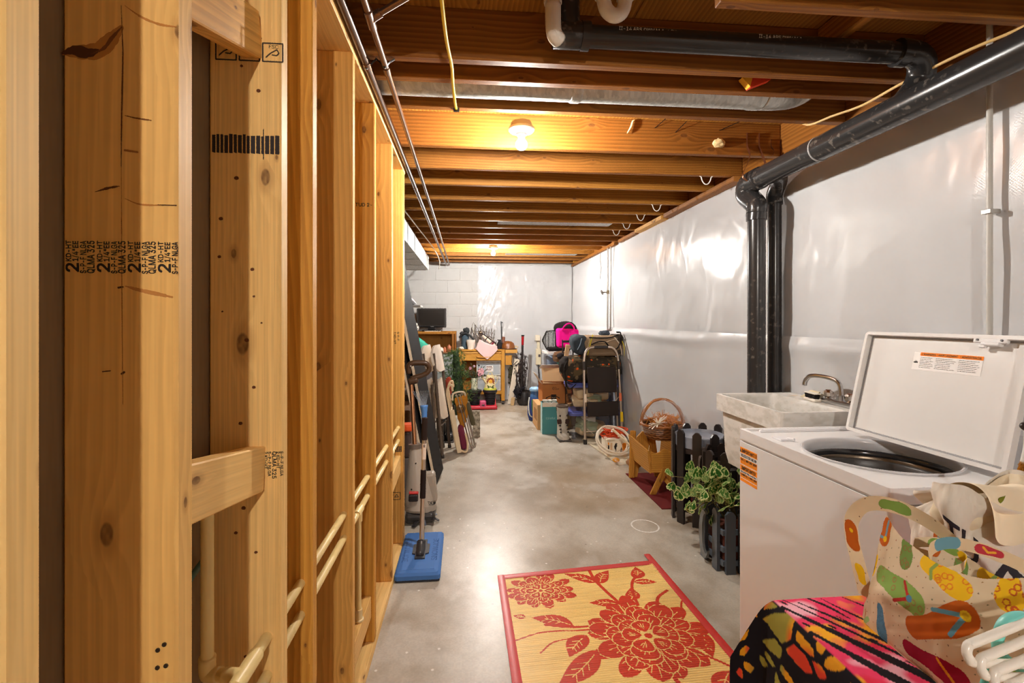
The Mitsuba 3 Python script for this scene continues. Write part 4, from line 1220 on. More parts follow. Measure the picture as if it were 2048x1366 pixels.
wm, U, V = grid(wb, 220, 120)
part(k, 'sack', wm, (216, 208, 194), 'cloth', True)
wm2, U, V = grid(lambda U, V: wb(U, .98 - .35 * V) * np.array([1, 1, 1]) * 1 + (np.array([1.108, .955, 0]) - wb(U, .98 - .35 * V) * np.array([1, 1, 0])) * np.array([.05, .08, 0]) - np.array([0, 0, .004]), 160, 20)
part(k, 'lining', wm2, (222, 208, 182), 'cloth', True)
part(k, 'flap', grid(lambda U, V: np.stack([1.02 + .17 * U + .02 * np.sin(V * 5), .862 + .10 * V + .012 * np.sin(U * 9), TZ + .255 + .045 * np.sin(PI * V) * (1 - .4 * U) - .05 * (1 - V) ** 2 * (1 + .5 * np.sin(U * 7))], -1), 60, 40)[0], (230, 214, 186), 'cloth', True)
part(k, 'contents', disp(ell((1.10, .95, TZ + .21), (.12, .055, .05)), .02, 14), (214, 200, 172), 'cloth', True)
part(k, 'green_print', mv(prism(sole((0, 0), (.03, .012), .014, .018), .002), (1.085, .905, TZ + .256), (75, 0, -10)), (112, 116, 40), 'cloth', False)


def wrap_text(text, h, u0, v0, du, slope, col):
    t = meshkit.text_mesh(text, h, .0005, True)
    t = subdiv(t, .004)
    a, b, c = t.vertices.T
    a2 = a * math.cos(slope) + b * math.sin(slope) * 0 + b * -.0
    Uu = u0 + (a * math.cos(slope) - b * math.sin(slope) * 0) / .58
    Vv = v0 + (b - a * math.tan(slope)) / .275
    Pp = wb(Uu, Vv)
    e = 1e-3
    nn = np.cross(wb(Uu + e, Vv) - Pp, wb(Uu, Vv + e) - Pp)
    nn /= np.linalg.norm(nn, axis=1, keepdims=True)
    t.vertices = Pp + nn * (.0008 + c[:, None])
    return part(k, 'lettering', t, col, 'matte', False)


wrap_text("TU", .044, .530, .60, 1, .42, (40, 38, 46))
wrap_text("ANN", .046, .688, .33, 1, .16, (40, 38, 46))

k = thing('bottle_brush', 'brown bristled brush with a black knob standing in the white canvas bag', 'brush')
part(k, 'knob', ell((1.268, 1.0, 1.118), (.021, .012, .0115), (0, 8, 0)), (44, 38, 36), 'satin', True)
part(k, 'handle', tube([(1.268, 1.0, 1.115), (1.263, 1.0, 1.07), (1.256, 1.0, 1.035)], [.009, .007, .008], 12, 5), (222, 220, 214), 'satin', True)
br = [cyl(p := np.array([1.256 - .012 * q_, 1.0, 1.04 - .10 * q_]) + np.array([0, 0, 0]), p + np.array([math.cos(t_), math.sin(t_), -.25]) * (.008 + .014 * q_) * (0.8 + .4 * r2.random()), .0009, 4) for q_ in np.linspace(0, 1, 30) for t_ in np.linspace(0, 2 * PI, 22) + q_ * 9]
bkk = part(k, 'bristles', cat(*br), (176, 120, 44), 'cloth', False)
lab(bkk, kind='stuff')
part(k, 'core', cyl((1.257, 1.0, 1.045), (1.243, 1.0, .90), .006, 10), (120, 84, 40), 'matte')

# ---- hangers
def hanger(tip, name, col, label, group, L=.40, tilt=72, yaw=-5, hook=True):
    k = thing(name, label, 'hanger', group)
    # local: x along the hanger from the tip, y up in its plane
    pts = [(0.010, .0), (.0, .006), (-.001, .013), (.004, .021), (.015, .0245), (.10, .052), (.17, .082), (.195, .094), (.205, .094), (.23, .082), (.30, .052), (L - .015, .0245), (L - .004, .021), (L + .001, .013), (L, .006), (L - .01, .0), (.30, -.001), (.10, -.001)]
    m = tube([(a, b, 0) for a, b in pts], .0058, 12, 5, True)
    Mx = rot(tilt, 0, yaw); Mx[:3, 3] = tip
    m.apply_transform(Mx)
    part(k, 'frame', m, col, 'gloss', True)
    h = tube([(.2, .094, 0), (.2, .118, 0), (.207, .13, 0), (.224, .145, 0), (.226, .165, 0), (.208, .18, 0), (.188, .174, 0), (.180, .16, 0)], .0042, 10, 5)
    h.apply_transform(Mx)
    part(k, 'hook', h, col, 'gloss', True)
    return k


HW = (236, 230, 218)
tips = [(.664, .592, .905), (.6735, .583, .893), (.6825, .574, .881), (.692, .565, .869), (.702, .556, .857), (.712, .547, .845)]
hl = ['white plastic hanger farthest back in the pile at the lower right corner', 'white plastic hanger second from the back of the pile', 'white plastic hanger third from the back of the pile', 'white plastic hanger fourth from the back of the pile', 'white plastic hanger second from the front of the pile', 'white plastic hanger frontmost in the pile at the lower right corner']
for i, t_ in enumerate(tips):
    hanger(t_, 'clothes_hanger', HW, hl[i], 'white hangers on the batik cloth')
solo('small_carton_box', bx(.735, 1.12, .40, .555, TZ + .002, TZ + .085, .003), (196, 160, 118), 'matte', 'low cardboard box on the batik cloth under the white hangers', 'box', smooth=False)
k = thing('clothes_hanger', 'teal plastic hanger whose thick hook rises behind the white hangers', 'hanger')
part(k, 'hook', tube([(.722, .607, .905), (.722, .607, .925), (.731, .607, .945), (.748, .607, .954), (.768, .607, .952), (.782, .607, .935), (.786, .607, .915)], .0075, 12, 6, flat=(1, .6)), (118, 206, 196), 'satin', True)
part(k, 'frame', tube([(.70, .606, .856), (.715, .607, .895), (.722, .607, .908), (.735, .607, .896), (.78, .606, .862)], .006, 10, 5), (96, 190, 180), 'satin', True)

# ---- rug
def rug_p(S, Tt):
    """S 0..1 across, Tt metres from the far edge."""
    fl, fr, nl, nr = np.array([.158, 2.594]), np.array([1.054, 2.681]), np.array([.172, 1.15]), np.array([1.115, 1.15])
    q_ = (Tt / 1.48)[..., None]
    s_ = S[..., None]
    P = (fl * (1 - s_) + fr * s_) * (1 - q_) + (nl * (1 - s_) + nr * s_) * q_
    z = .0045 + .0011 * np.sin(Tt * 2 * PI / .0115) + .004 * np.exp(-((S - 1) / .05) ** 2) * np.exp(-(Tt / .2) ** 2)
    return np.concatenate([P, z[..., None]], -1)


RW = .90
rm, RU, RV = grid(rug_p, 420, 760, 0.035, .965, .035, 1.48)
X, Y = RU * RW, RV
RED = (188, 50, 22)


def petal(c, ang, r0, r1, w, lob=0.0):
    d = np.array([math.cos(ang), math.sin(ang)]); nn = np.array([-d[1], d[0]])
    pts = []
    for q_ in np.linspace(0, 1, 14):
        pts.append(c + d * (r0 + (r1 - r0) * q_) + nn * w * math.sin(PI * min(q_ * 1.0, 1)) ** .6 * (.35 + .65 * q_))
    for q_ in np.linspace(1, 0, 14):
        pts.append(c + d * (r0 + (r1 - r0) * q_ * (1 - lob * (q_ > .93))) - nn * w * math.sin(PI * q_) ** .6 * (.35 + .65 * q_))
    return Polygon(pts).buffer(0)


def bloom(c, R, seed, rings=4, sy=.8):
    r = random.Random(seed)
    c = np.array(c)
    out = Polygon()
    g = .0042
    for i in range(rings):
        f = 1 - i * .80 / rings
        n = max(5, int(13 - 2.2 * i))
        a0 = r.random() * 6
        for j in range(n):
            a = a0 + j * 2 * PI / n + r.uniform(-.1, .1)
            p = petal(c, a, R * f * .25, R * f * r.uniform(.88, 1.08), R * f * 2.9 / n * r.uniform(.85, 1.1))
            out = out.difference(p.buffer(g))
            v = unary_union([LineString([c + R * f * u0 * np.array([math.cos(a + da), math.sin(a + da)]), c + R * f * u1 * np.array([math.cos(a + da * 1.5), math.sin(a + da * 1.5)])]).buffer(.0018) for da, u0, u1 in ((0, .45, .85), (.10, .55, .78), (-.10, .55, .78))])
            out = out.union(p.difference(v))
    out = out.difference(Point(c).buffer(R * .10)).union(Point(c).buffer(R * .06))
    return affinity.scale(out, 1, sy, origin=tuple(c))


def leafp(p0, p1, w, curl=.0):
    p0, p1 = np.array(p0), np.array(p1)
    d = p1 - p0; L = np.linalg.norm(d); d /= L; nn = np.array([-d[1], d[0]])
    mid = [p0 + d * L * q_ + nn * curl * math.sin(PI * q_) for q_ in np.linspace(0, 1, 14)]
    ws = [w * math.sin(PI * q_ ** .75) for q_ in np.linspace(0, 1, 14)]
    poly = Polygon([m_ + nn * w_ for m_, w_ in zip(mid, ws)] + [m_ - nn * w_ for m_, w_ in zip(mid[::-1], ws[::-1])]).buffer(.002)
    veins = unary_union([LineString(mid[1:10]).buffer(.0022)] + [LineString([mid[i], mid[i] + d * L * .12 + s_ * nn * w * .55]).buffer(.0016) for i in (4, 6, 8) for s_ in (1, -1)])
    return poly.difference(veins)


def stem(pts, w):
    return LineString(smooth_path(np.array([(a, b, 0) for a, b in pts]), 6)[:, :2]).buffer(w)


# rug coordinates of the motifs: x across from the left edge, y from the far edge
B1, B2 = (.205, .185), (.60, .60)
motif = unary_union([
    bloom(B1, .175, 3, 4, .95), bloom(B2, .285, 8, 5, 1.0), bloom((.22, 1.12), .24, 14, 4, .9),
    stem([(.50, .03), (.50, .12), (.52, .22), (.56, .36)], .009), stem([(.64, .38), (.66, .26), (.70, .17), (.76, .13)], .008), stem([(.72, .42), (.76, .34), (.83, .29)], .008), stem([(.82, .46), (.85, .40), (.87, .38)], .005),
    stem([(.36, .50), (.27, .49), (.18, .46)], .007), stem([(.03, .55), (.16, .51), (.30, .52), (.44, .53)], .004), stem([(.33, .57), (.20, .58), (.13, .64)], .004), stem([(.03, .20), (.08, .19)], .006),
    leafp((.50, .16), (.36, .05), .032, .01), leafp((.52, .17), (.60, .06), .036, -.012), leafp((.72, .16), (.76, .05), .036, .012), leafp((.70, .19), (.81, .21), .024, -.006), leafp((.55, .36), (.42, .33), .03, .008), leafp((.62, .34), (.66, .24), .034, .01),
    leafp((.30, .485), (.13, .40), .040, .012), leafp((.34, .56), (.24, .68), .042, .012), leafp((.10, .39), (.05, .37), .016, .0), leafp((.84, .62), (.80, .76), .036, .01), leafp((.36, .66), (.16, .84), .05, -.01), leafp((.82, .84), (.72, .98), .045, .01),
    leafp((.45, .98), (.60, 1.10), .05, .01), leafp((.66, 1.02), (.82, 1.16), .05, -.01), stem([(.6, .85), (.62, 1.0), (.58, 1.2), (.6, 1.44)], .009), stem([(.78, .75), (.84, .82), (.87, .88)], .006)])
on = shapely.contains_xy(motif, X, Y)
straw = lin((236, 200, 122)); red = lin(RED)
nz = meshkit.noise(np.stack([X * 8, Y * 260, X * 0], -1), 2)[:, None]
colr = straw * (0.86 + .22 * nz)
gro = (np.sin(Y * 2 * PI / .0115) < -.80)[:, None]
colr = np.where(gro, colr * np.array([.80, .72, .55]), colr)
colr[on] = red * (0.9 + .2 * nz[on])
k = thing('floor_mat', 'straw-coloured woven floor mat with big red flowers and a red border', 'rug')
part(k, 'weave', rm, None, 'satin', True, vc=colr)


def edge(s0, s1, t0, t1, name):
    def f(U, V):
        P = rug_p(s0 + (s1 - s0) * U, t0 + (t1 - t0) * V)
        P[..., 2] = .0058 + .002 * np.sin(PI * (U if abs(s1 - s0) < .1 else V))
        if t0 < 0 and abs(s1 - s0) < .1 and s0 > .5:
            P[..., 2] += .0
        return P
    return part(k, name, grid(f, 8 if abs(s1 - s0) < .1 else 60, 60 if abs(s1 - s0) < .1 else 8)[0], (190, 52, 48), 'satin', True)


edge(0.0, .042, 0.0, 1.48, 'border'); edge(.958, 1.0, -.07, 1.48, 'border'); edge(.04, .96, .0, .042, 'border')
ctr = stem([(.93 * .9, .585), (.75, .60), (.55, .635)], .0016)
# ------------------------------------------------------------------ along the right wall
# planters
BK = (34, 28, 26)


def picket(par, x, y, h, ang, w=.05, t=.016, col=BK, z0=0.0, name='picket'):
    o = Polygon([(-w / 2, 0), (w / 2, 0), (w / 2, h - w * .42), (w * .22, h - w * .06), (0, h), (-w * .22, h - w * .06), (-w / 2, h - w * .42)])
    m = prism(o, t, z0=-t / 2)
    m.apply_transform(basis((x, y, z0), (math.cos(ang), math.sin(ang), 0), (0, 0, 1)))
    return part(par, name, m, col, 'satin', False)


k = thing('picket_planter', 'tall black round planter of pointed pickets between the magazine rack and the sink', 'planter')
pc = np.array([1.590, 3.235]); pr_ = .178
for i in range(10):
    a = math.radians(238 + 36 * i)
    picket(k, pc[0] + pr_ * math.cos(a), pc[1] + pr_ * math.sin(a), .622 + .006 * math.sin(i * 5), a + PI / 2, .056)
part(k, 'liner', lathe([(0, .50), (.155, .50), (.164, .505), (.166, .575), (.158, .58), (.15, .56), (.0, .55)], 36, (pc[0], pc[1], 0)), (128, 134, 146), 'satin')
part(k, 'hoop', lathe([(.160, .47), (.168, .47), (.168, .50), (.160, .50), (.160, .47)], 36, (pc[0], pc[1], 0)), (40, 32, 30), 'satin')
part(k, 'hoop', lathe([(.160, .08), (.168, .08), (.168, .12), (.160, .12), (.160, .08)], 36, (pc[0], pc[1], 0)), (40, 32, 30), 'satin')
o = Polygon([(-.024, .0)] + [(-.024, .30)] + [(.024 * math.sin(t), .30 + .05 * math.cos(t)) for t in np.linspace(-PI / 2, PI / 2, 12)] + [(.024, 0)])
m = prism(o, .014)
m.apply_transform(basis((1.487, 3.028, .14), (.75, .55, 0), (0, 0, 1)))
part(k, 'short_board', m, (78, 72, 66), 'satin', False)

k = thing('picket_planter', 'second black picket planter, in the shade under the sink', 'planter')
for i in range(9):
    a = math.radians(200 + 40 * i)
    picket(k, 1.62 + .145 * math.cos(a), 2.93 + .12 * math.sin(a), .56, a + PI / 2, .056, col=(40, 30, 26))
part(k, 'hoop', lathe([(.115, .47), (.125, .47), (.125, .50), (.115, .50), (.115, .47)], 36, (1.62, 2.93, 0)), (40, 32, 30), 'satin')
part(k, 'liner', lathe([(0, .02), (.10, .02), (.11, .45), (0, .45)], 30, (1.62, 2.93, 0)), (44, 38, 34), 'satin')

BLU = (74, 84, 96)
k = thing('slatted_planter', 'low slate-blue slatted planter box holding the ivy beside the washer', 'planter')
for (x, y, a) in [(1.352, 2.70, PI / 2), (1.352, 2.565, PI / 2), (1.40, 2.505, 0), (1.475, 2.505, 0), (1.55, 2.505, 0), (1.40, 2.735, 0), (1.475, 2.735, 0), (1.55, 2.735, 0), (1.605, 2.62, PI / 2)]:
    picket(k, x, y, .335, a, .052, .018, BLU, name='slat')
for z in (.035, .11, .20):
    part(k, 'rail', cat(bx(1.362, 1.376, 2.515, 2.725, z, z + .03, .002), bx(1.362, 1.595, 2.515, 2.528, z, z + .03, .002), bx(1.362, 1.595, 2.712, 2.725, z, z + .03, .002)), (92, 104, 116), 'satin', False)
part(k, 'soil_tray', bx(1.378, 1.59, 2.53, 2.71, .04, .22, .004), (92, 48, 36), 'matte')
outer = Polygon([(math.sin(t) * .055, .15 + .135 * math.cos(t)) for t in np.linspace(0, 2 * PI, 40)])
m = prism(outer.difference(affinity.translate(affinity.scale(outer, .72, .82), .02, .01)), .014)
m.apply_transform(basis((1.332, 2.64, .01), (0, -1, 0), (0, 0, 1)))
part(k, 'moon_cutout', m, (104, 108, 108), 'satin', False)

k = thing('ivy', 'variegated green and cream ivy spilling from the slate-blue planter', 'plant')
lf = Polygon([(0, 0), (.006, .006), (.020, .006), (.028, .018), (.024, .036), (.012, .050), (0, .060), (-.012, .050), (-.024, .036), (-.028, .018), (-.020, .006), (-.006, .006)]).buffer(.003).buffer(-.0)
gu, gv = np.meshgrid(np.linspace(-.032, .032, 27), np.linspace(-.004, .068, 31), indexing='ij')
ok = shapely.contains_xy(lf, gu, gv)
ix = np.arange(27 * 31).reshape(27, 31)
qd = ok[:-1, :-1] & ok[1:, :-1] & ok[1:, 1:] & ok[:-1, 1:]
LF = np.vstack([np.stack([ix[:-1, :-1][qd], ix[1:, :-1][qd], ix[1:, 1:][qd]], 1), np.stack([ix[:-1, :-1][qd], ix[1:, 1:][qd], ix[:-1, 1:][qd]], 1)])
LV = np.stack([gu, gv, -.18 * np.abs(gu) - 3.0 * (gv - .03) ** 2 + .002 * np.sin(gv * 200) * np.abs(gu) * 40], -1).reshape(-1, 3)
leaf_mesh = trimesh.Trimesh(LV, LF, process=False)
leaf_mesh.remove_unreferenced_vertices()
lx_, ly_ = leaf_mesh.vertices[:, 0], leaf_mesh.vertices[:, 1]
leaf_ply = []
for q_ in range(4):
    e = lf.buffer(-.0042 - .001 * q_)
    nzv = meshkit.noise(np.stack([lx_ * 160, ly_ * 110, lx_ * 0 + q_ * 7], -1), q_)
    inn_ = shapely.contains_xy(e, lx_, ly_) & (nzv < .72)
    c = np.where(inn_[:, None], lin([(58, 104, 40), (84, 124, 58), (48, 92, 36), (104, 136, 78)][q_]), lin([(186, 196, 130), (178, 190, 128), (196, 202, 142), (160, 176, 112)][q_]))
    c[np.abs(lx_) < .0009] = lin((190, 200, 130))
    leaf_ply.append(mikit.ply(leaf_mesh, 'leaf', smooth=True, color=c))
ri = random.Random(21)


def put_leaf(par, p, tilt, yaw, roll, s, q_, plys=None):
    key = nm(par + '__leaf')
    d = dict((plys or leaf_ply)[q_])
    M = rot(tilt, roll, yaw); M[:3, :3] *= s; M[:3, 3] = p
    d['to_world'] = T(M.tolist())
    scene[key] = d
    return key


vines = []
for i in range(96):
    u = ri.random()
    if i < 62:
        p = np.array([1.385 + ri.gauss(0, .062), 2.60 + ri.gauss(0, .085), .40 + ri.uniform(-.06, .10)])
    else:
        p = np.array([1.30 + ri.gauss(0, .07), 2.68 + ri.gauss(0, .07), .33 + ri.uniform(-.13, .13)])
    p[0] = min(max(p[0], 1.17), 1.56)
    p[2] = max(p[2], .10)
    put_leaf(k, p, ri.uniform(25, 95), ri.uniform(-170, 10), ri.uniform(-30, 30), ri.uniform(.85, 1.25), ri.randrange(4))
    vines.append(p)
root = np.array([1.47, 2.62, .25])
stems = [tube([root + [ri.uniform(-.04, .04), ri.uniform(-.04, .04), 0], (root + p) / 2 + [0, 0, .08], p], .0018, 5, 4) for p in vines[::3]]
sk = part(k, 'stems', cat(*stems), (92, 84, 50), 'matte')
lab(sk, kind='stuff')

# maroon mat
solo('floor_runner', bx(1.39, 1.77, 3.405, 4.22, 0.0, .007, .002), (98, 30, 30), 'cloth', 'plain maroon mat on the floor under the oak magazine rack', 'mat')

# oak magazine rack
k = thing('magazine_rack', 'oak magazine rack standing on the maroon mat with a gift basket on top', 'magazine rack')
for y, nmz in ((4.125, 0), (3.70, 1)):
    o = Polygon([(-.12, 0), (-.085, 0), (-.05, .17), (.05, .17), (.085, 0), (.12, 0), (.075, .34), (.03, .385), (-.03, .385), (-.075, .34)]).buffer(.006)
    o = o if nmz == 0 else Polygon([(-.12, 0), (-.085, 0), (.0, .16), (.085, 0), (.12, 0), (.02, .2), (-.02, .2)]).buffer(.005)
    m = prism(o, .018)
    m.apply_transform(basis((1.535, y, .007), (1, 0, 0), (0, 0, 1)))
    woodmesh(k + '__end_frame', m, 2, 6)
for s in (-1, 1):
    o = Polygon([(3.69, .17), (4.13, .17), (4.13, .372), (3.69, .345)])
    m = prism(o, .013)
    m.apply_transform(basis((1.535 + s * .105, 0, .0), (0, 1, 0), (0.0 + s * .12, 0, 1)))
    woodmesh(k + '__side_panel', m, 1, 6)
wav = [(-.115, .0)] + [(.115, .0)] + [(x_, .165 + .016 * math.cos(x_ / .115 * PI * 1.5)) for x_ in np.linspace(.115, -.115, 24)]
m = prism(Polygon(wav), .014)
m.apply_transform(basis((1.535, 3.70, .175), (1, 0, 0), (0, 0, 1)))
woodmesh(k + '__front_panel', m, 0, 6)
plank(k + '__leg', (1.400, 4.09, .007), (1.418, 4.10, .41), .05, .02, (0, 1, 0), 6, .006)
plank(k + '__bottom_slat', (1.535, 3.70, .175), (1.535, 4.12, .175), .20, .012, (0, 0, 1), 4)
plank(k + '__stretcher', (1.52, 3.72, .14), (1.60, 3.66, .03), .03, .018, (0, -1, 0), 4)
part(k, 'tie_string', tube([(1.424, 3.74, .375), (1.41, 3.73, .30), (1.408, 3.735, .22), (1.412, 3.72, .19)], .002, 6, 5), (222, 196, 150), 'matte', True)

# gift basket in cellophane
k = thing('gift_basket', 'round wicker gift basket wrapped in cellophane with a bow on the magazine rack', 'basket')
gc = np.array([1.575, 3.86])
WK = (150, 92, 42)
gz = .40
part(k, 'bowl', lathe([(0, 0), (.105, 0), (.13, .03), (.155, .10), (.16, .115), (.152, .115), (.125, .035), (.1, .012), (0, .012)], 40, (gc[0], gc[1], gz)), (92, 56, 26), 'matte')
for i in range(6):
    z = .012 + i * .018
    rr = np.interp(z, [0, .03, .10, .12], [.107, .132, .157, .162])
    part(k, 'weave_hoop', tube([(gc[0] + rr * math.cos(t), gc[1] + rr * math.sin(t), gz + z + .003 * math.sin(18 * t + i * PI)) for t in np.linspace(0, 2 * PI, 72, endpoint=False)], .0075, 7, 1, True), (128, 78, 36), 'satin', True)
part(k, 'rim', tube([(gc[0] + .166 * math.cos(t), gc[1] + .166 * math.sin(t), gz + .118 + .003 * math.sin(24 * t)) for t in np.linspace(0, 2 * PI, 80, endpoint=False)], .011, 8, 1, True), (152, 90, 38), 'satin', True)
hd = (np.array([.97, -.22]))
for i in range(4):
    pts = [(gc[0] + hd[0] * .168 * math.cos(t) + .010 * (i % 2) * 1, gc[1] + hd[1] * .168 * math.cos(t) + .012 * (i // 2), gz + .10 + .215 * math.sin(t) + .003 * math.sin(9 * t + i * 1.6)) for t in np.linspace(0, PI, 30)]
    part(k, 'handle_strand', tube(pts, .0075, 7, 1), (158, 98, 46), 'satin', True)
ex = []
for _ in range(170):
    p = np.array([gc[0] + .03 + ri.gauss(0, .05), gc[1] + ri.gauss(0, .05), gz + .115 + ri.uniform(0, .06)])
    d = np.array([ri.gauss(0, 1), ri.gauss(0, 1), ri.gauss(0, .5)]); d /= np.linalg.norm(d)
    e = np.cross(d, [ri.gauss(0, 1), ri.gauss(0, 1), ri.gauss(0, 1)]); e /= np.linalg.norm(e)
    ex.append(tube([p - d * .04, p + e * .018, p + d * .04, p + d * .05 - e * .02], .0022, 4, 3))
ek = part(k, 'shredded_paper', cat(*ex), (206, 128, 42), 'matte', False)
lab(ek, kind='stuff')
cel = disp(lathe([(.165, .06), (.175, .11), (.172, .17), (.15, .24), (.10, .29), (.03, .315), (.001, .318)], 60, (gc[0], gc[1], gz)), .016, 17, 4, 3)
part(k, 'cellophane', cel, m='cellophane', smooth=True)
bow = []
for i in range(26):
    a, b = ri.uniform(0, 2 * PI), ri.uniform(-.4, 1.0)
    d = np.array([math.cos(a), math.sin(a) * .6, b])
    bow.append(tube([(0, 0, 0), d * .035 + [0, 0, .01], d * .075], .006, 5, 3, flat=(1, .15)))
bw = cat(*bow)
bw.apply_translation([gc[0] - .085, gc[1] - .13, gz + .135])
part(k, 'bow', bw, (236, 226, 206), 'satin', False)
part(k, 'tuft', disp(mv(lathe([(.002, 0), (.018, .01), (.03, .05), (.05, .10), (.06, .12)], 30, (gc[0] - .085, gc[1] - .12, gz + .14)), (0, 0, 0)), .01, 50, 2), m='cellophane', smooth=True)

solo('yellow_stake', cat(mv(prism(Polygon([(-.022, 0), (.022, 0), (.026, .03), (.018, .10), (.012, .13), (.018, .17), (.018, .26), (.012, .262), (.012, .20), (-.012, .20), (-.012, .262), (-.018, .26), (-.018, .17), (-.012, .13), (-.018, .10), (-.026, .03)]), .022), (1.525, 3.50, .008), (90, 0, 10))), (238, 182, 24), 'satin', 'yellow plastic stake standing between the oak rack and the black planter', 'stake')

# coiled hose, orange cord, carton, bag and board
k = thing('coiled_hose', 'coil of cream hose leaning over the orange cord by the wall', 'hose')
for i, (rr, dz, dx) in enumerate([(.165, 0, 0), (.157, .016, .008), (.145, -.010, -.010)]):
    pts = []
    for t in np.linspace(0, 2 * PI, 40, endpoint=False):
        u, v = rr * math.cos(t), rr * math.sin(t) * (1.02)
        pts.append((1.455 + u * 1.0 + dx, 4.80 + v * .80 + u * -.12, .150 + v * .66 + dz + .006 * math.sin(3 * t + i)))
    pts = [(a, b, max(c, .012)) for a, b, c in pts]
    part(k, 'loop', tube(pts, .0095, 8, 1, True), (226, 214, 192), 'satin', True)
part(k, 'tail', tube([(1.44, 4.77, .27), (1.50, 4.66, .21), (1.575, 4.52, .13), (1.66, 4.42, .05)], .013, 9, 5), (216, 196, 160), 'satin', True)
k = thing('extension_cord', 'orange extension cord heaped inside the cream hose coil', 'cord')
pts = []
for i in range(150):
    t = i * .42
    pts.append((1.50 + .125 * math.cos(t) * (.8 + .3 * math.sin(i * .37)) + .02 * math.sin(i * 1.7), 4.93 + .08 * math.sin(t) * (.8 + .3 * math.cos(i * .53)), .20 + .030 * math.sin(i * .61) + .02 * math.cos(i * .23)))
part(k, 'cable', tube(pts, .0058, 6, 3), (214, 76, 26), 'satin', True)
part(k, 'tag', mv(cbox(.022, .003, .03, .0005), (1.45, 4.82, .245), (0, 20, 10)), (240, 240, 236), 'matte')
k = thing('small_carton', 'small white and orange carton with a black bird emblem inside the hose coil', 'box')
cx0, cx1, cy0, cy1, cz0, cz1 = 1.385, 1.60, 4.79, 4.98, .012, .165
part(k, 'body', bx(cx0, cx1, cy0, cy1, cz0, cz1, .002), (234, 222, 200), 'matte', False)
CMx = basis((cx0, cy0 - .0004, cz0), (1, 0, 0), (0, 0, 1))


def cm_(poly, col, name='print'):
    m = prism(poly, .0004); m.apply_transform(CMx)
    return part(k, name, m, col, 'matte', False)


cm_(Polygon([(.160, .02), (.208, .02), (.208, .125), (.160, .11)]), (240, 146, 40)); cm_(Polygon([(.012, .10), (.026, .10), (.026, .122), (.012, .122)]), (240, 150, 50)); cm_(Polygon([(.012, .02), (.027, .02), (.027, .095), (.012, .095)]), (40, 32, 28))
cm_(Polygon([(.036, .02), (.058, .02), (.058, .12), (.036, .12)]), (214, 180, 140)); cm_(Polygon([(.135, .02), (.16, .02), (.16, .05), (.15, .075), (.14, .05)]), (90, 70, 60))
bird = Polygon([(.085, .02), (.092, .045), (.080, .062), (.076, .085), (.084, .098), (.086, .108), (.096, .118), (.104, .110), (.116, .108), (.104, .102), (.105, .09), (.118, .088), (.104, .083), (.098, .07), (.098, .05), (.094, .03)])
cm_(bird, (34, 28, 26), 'bird_emblem')
part(k, 'flap', mv(cbox(.09, .05, .002, .0006), (1.42, 4.775, .168), (-22, 0, 6)), (240, 230, 212), 'matte')
k = thing('plastic_bag', 'crumpled clear plastic bag on the floor against the oak rack leg', 'bag')
part(k, 'film', disp(ell((1.475, 4.42, .075), (.115, .15, .075), (0, 0, 20), 4), .035, 11, 3), m='cellophane', smooth=True)
part(k, 'contents', disp(ell((1.52, 4.38, .05), (.07, .09, .04)), .02, 18), (150, 104, 66), 'matte', True)
solo('orange_plug', disp(ell((1.40, 4.53, .035), (.038, .03, .02), (0, 0, 30)), .008, 40), (236, 160, 40), 'satin', 'orange plastic piece on the pale board beside the clear bag', 'plug', smooth=True)
solo('floor_board', mv(cbox(.30, 1.0, .014, .002), (1.50, 4.98, .007), (0, 0, 6)), (206, 194, 168), 'matte', 'flat pale board lying on the floor under the hose coil', 'board')

# step ladder
k = thing('step_ladder', 'folded aluminium step ladder with black treads against the storage totes', 'ladder')
AL = (206, 192, 176)
LMt = rot(-5, 0, 7.5); LMt[:3, 3] = (1.284, 5.27, 0)


def lad(m, name, col, mt='metal', sm=35):
    m = m.copy(); m.apply_transform(LMt)
    return part(k, name, m, col, mt, sm)


W_ = .44
lad(tube([(0, 0, .02), (.006, 0, .5), (.014, 0, .86), (.018, 0, .93), (.035, 0, 1.0), (.075, 0, 1.045), (.13, 0, 1.058), (.22, 0, 1.06), (.31, 0, 1.058), (.365, 0, 1.045), (.405, 0, 1.0), (.422, 0, .93), (.426, 0, .86), (.434, 0, .5), (.44, 0, .02)], .0145, 14, 4), 'rail_frame', AL, 'metal', True)
lad(tube([(.02, .06, .02), (.03, .055, .5), (.03, .04, .80)], .011, 10, 3), 'rear_leg', (190, 178, 164), 'metal', True)
lad(tube([(.42, .06, .02), (.41, .055, .5), (.41, .04, .80)], .011, 10, 3), 'rear_leg', (190, 178, 164), 'metal', True)
lad(cyl((.02, .06, .10), (.42, .06, .10), .009, 10), 'rear_brace', (190, 178, 164))
lad(mv(rbox(.34, .03, .285, .012), (.22, -.004, .695)), 'platform', (40, 32, 28), 'matte', 30)
lad(mv(rbox(.37, .025, .16, .010), (.22, -.004, .375)), 'tread', (40, 32, 28), 'matte', 30)
lad(mv(rbox(.17, .04, .034, .012), (.22, 0, 1.058)), 'grip', (40, 34, 32), 'satin', 30)
for x, s in ((.055, 1), (.385, -1)):
    lad(tube([(x - s * .035, 0, .17), (x + s * .05, .0, .10)], .007, 8, 1), 'gusset', (200, 188, 172), 'metal', True)
    lad(tube([(x - s * .03, 0, .50), (x + s * .02, .0, .45)], .007, 8, 1), 'gusset', (200, 188, 172), 'metal', True)
lad(cyl((.0, 0, .135), (.44, 0, .135), .008, 10), 'cross_bar', AL)
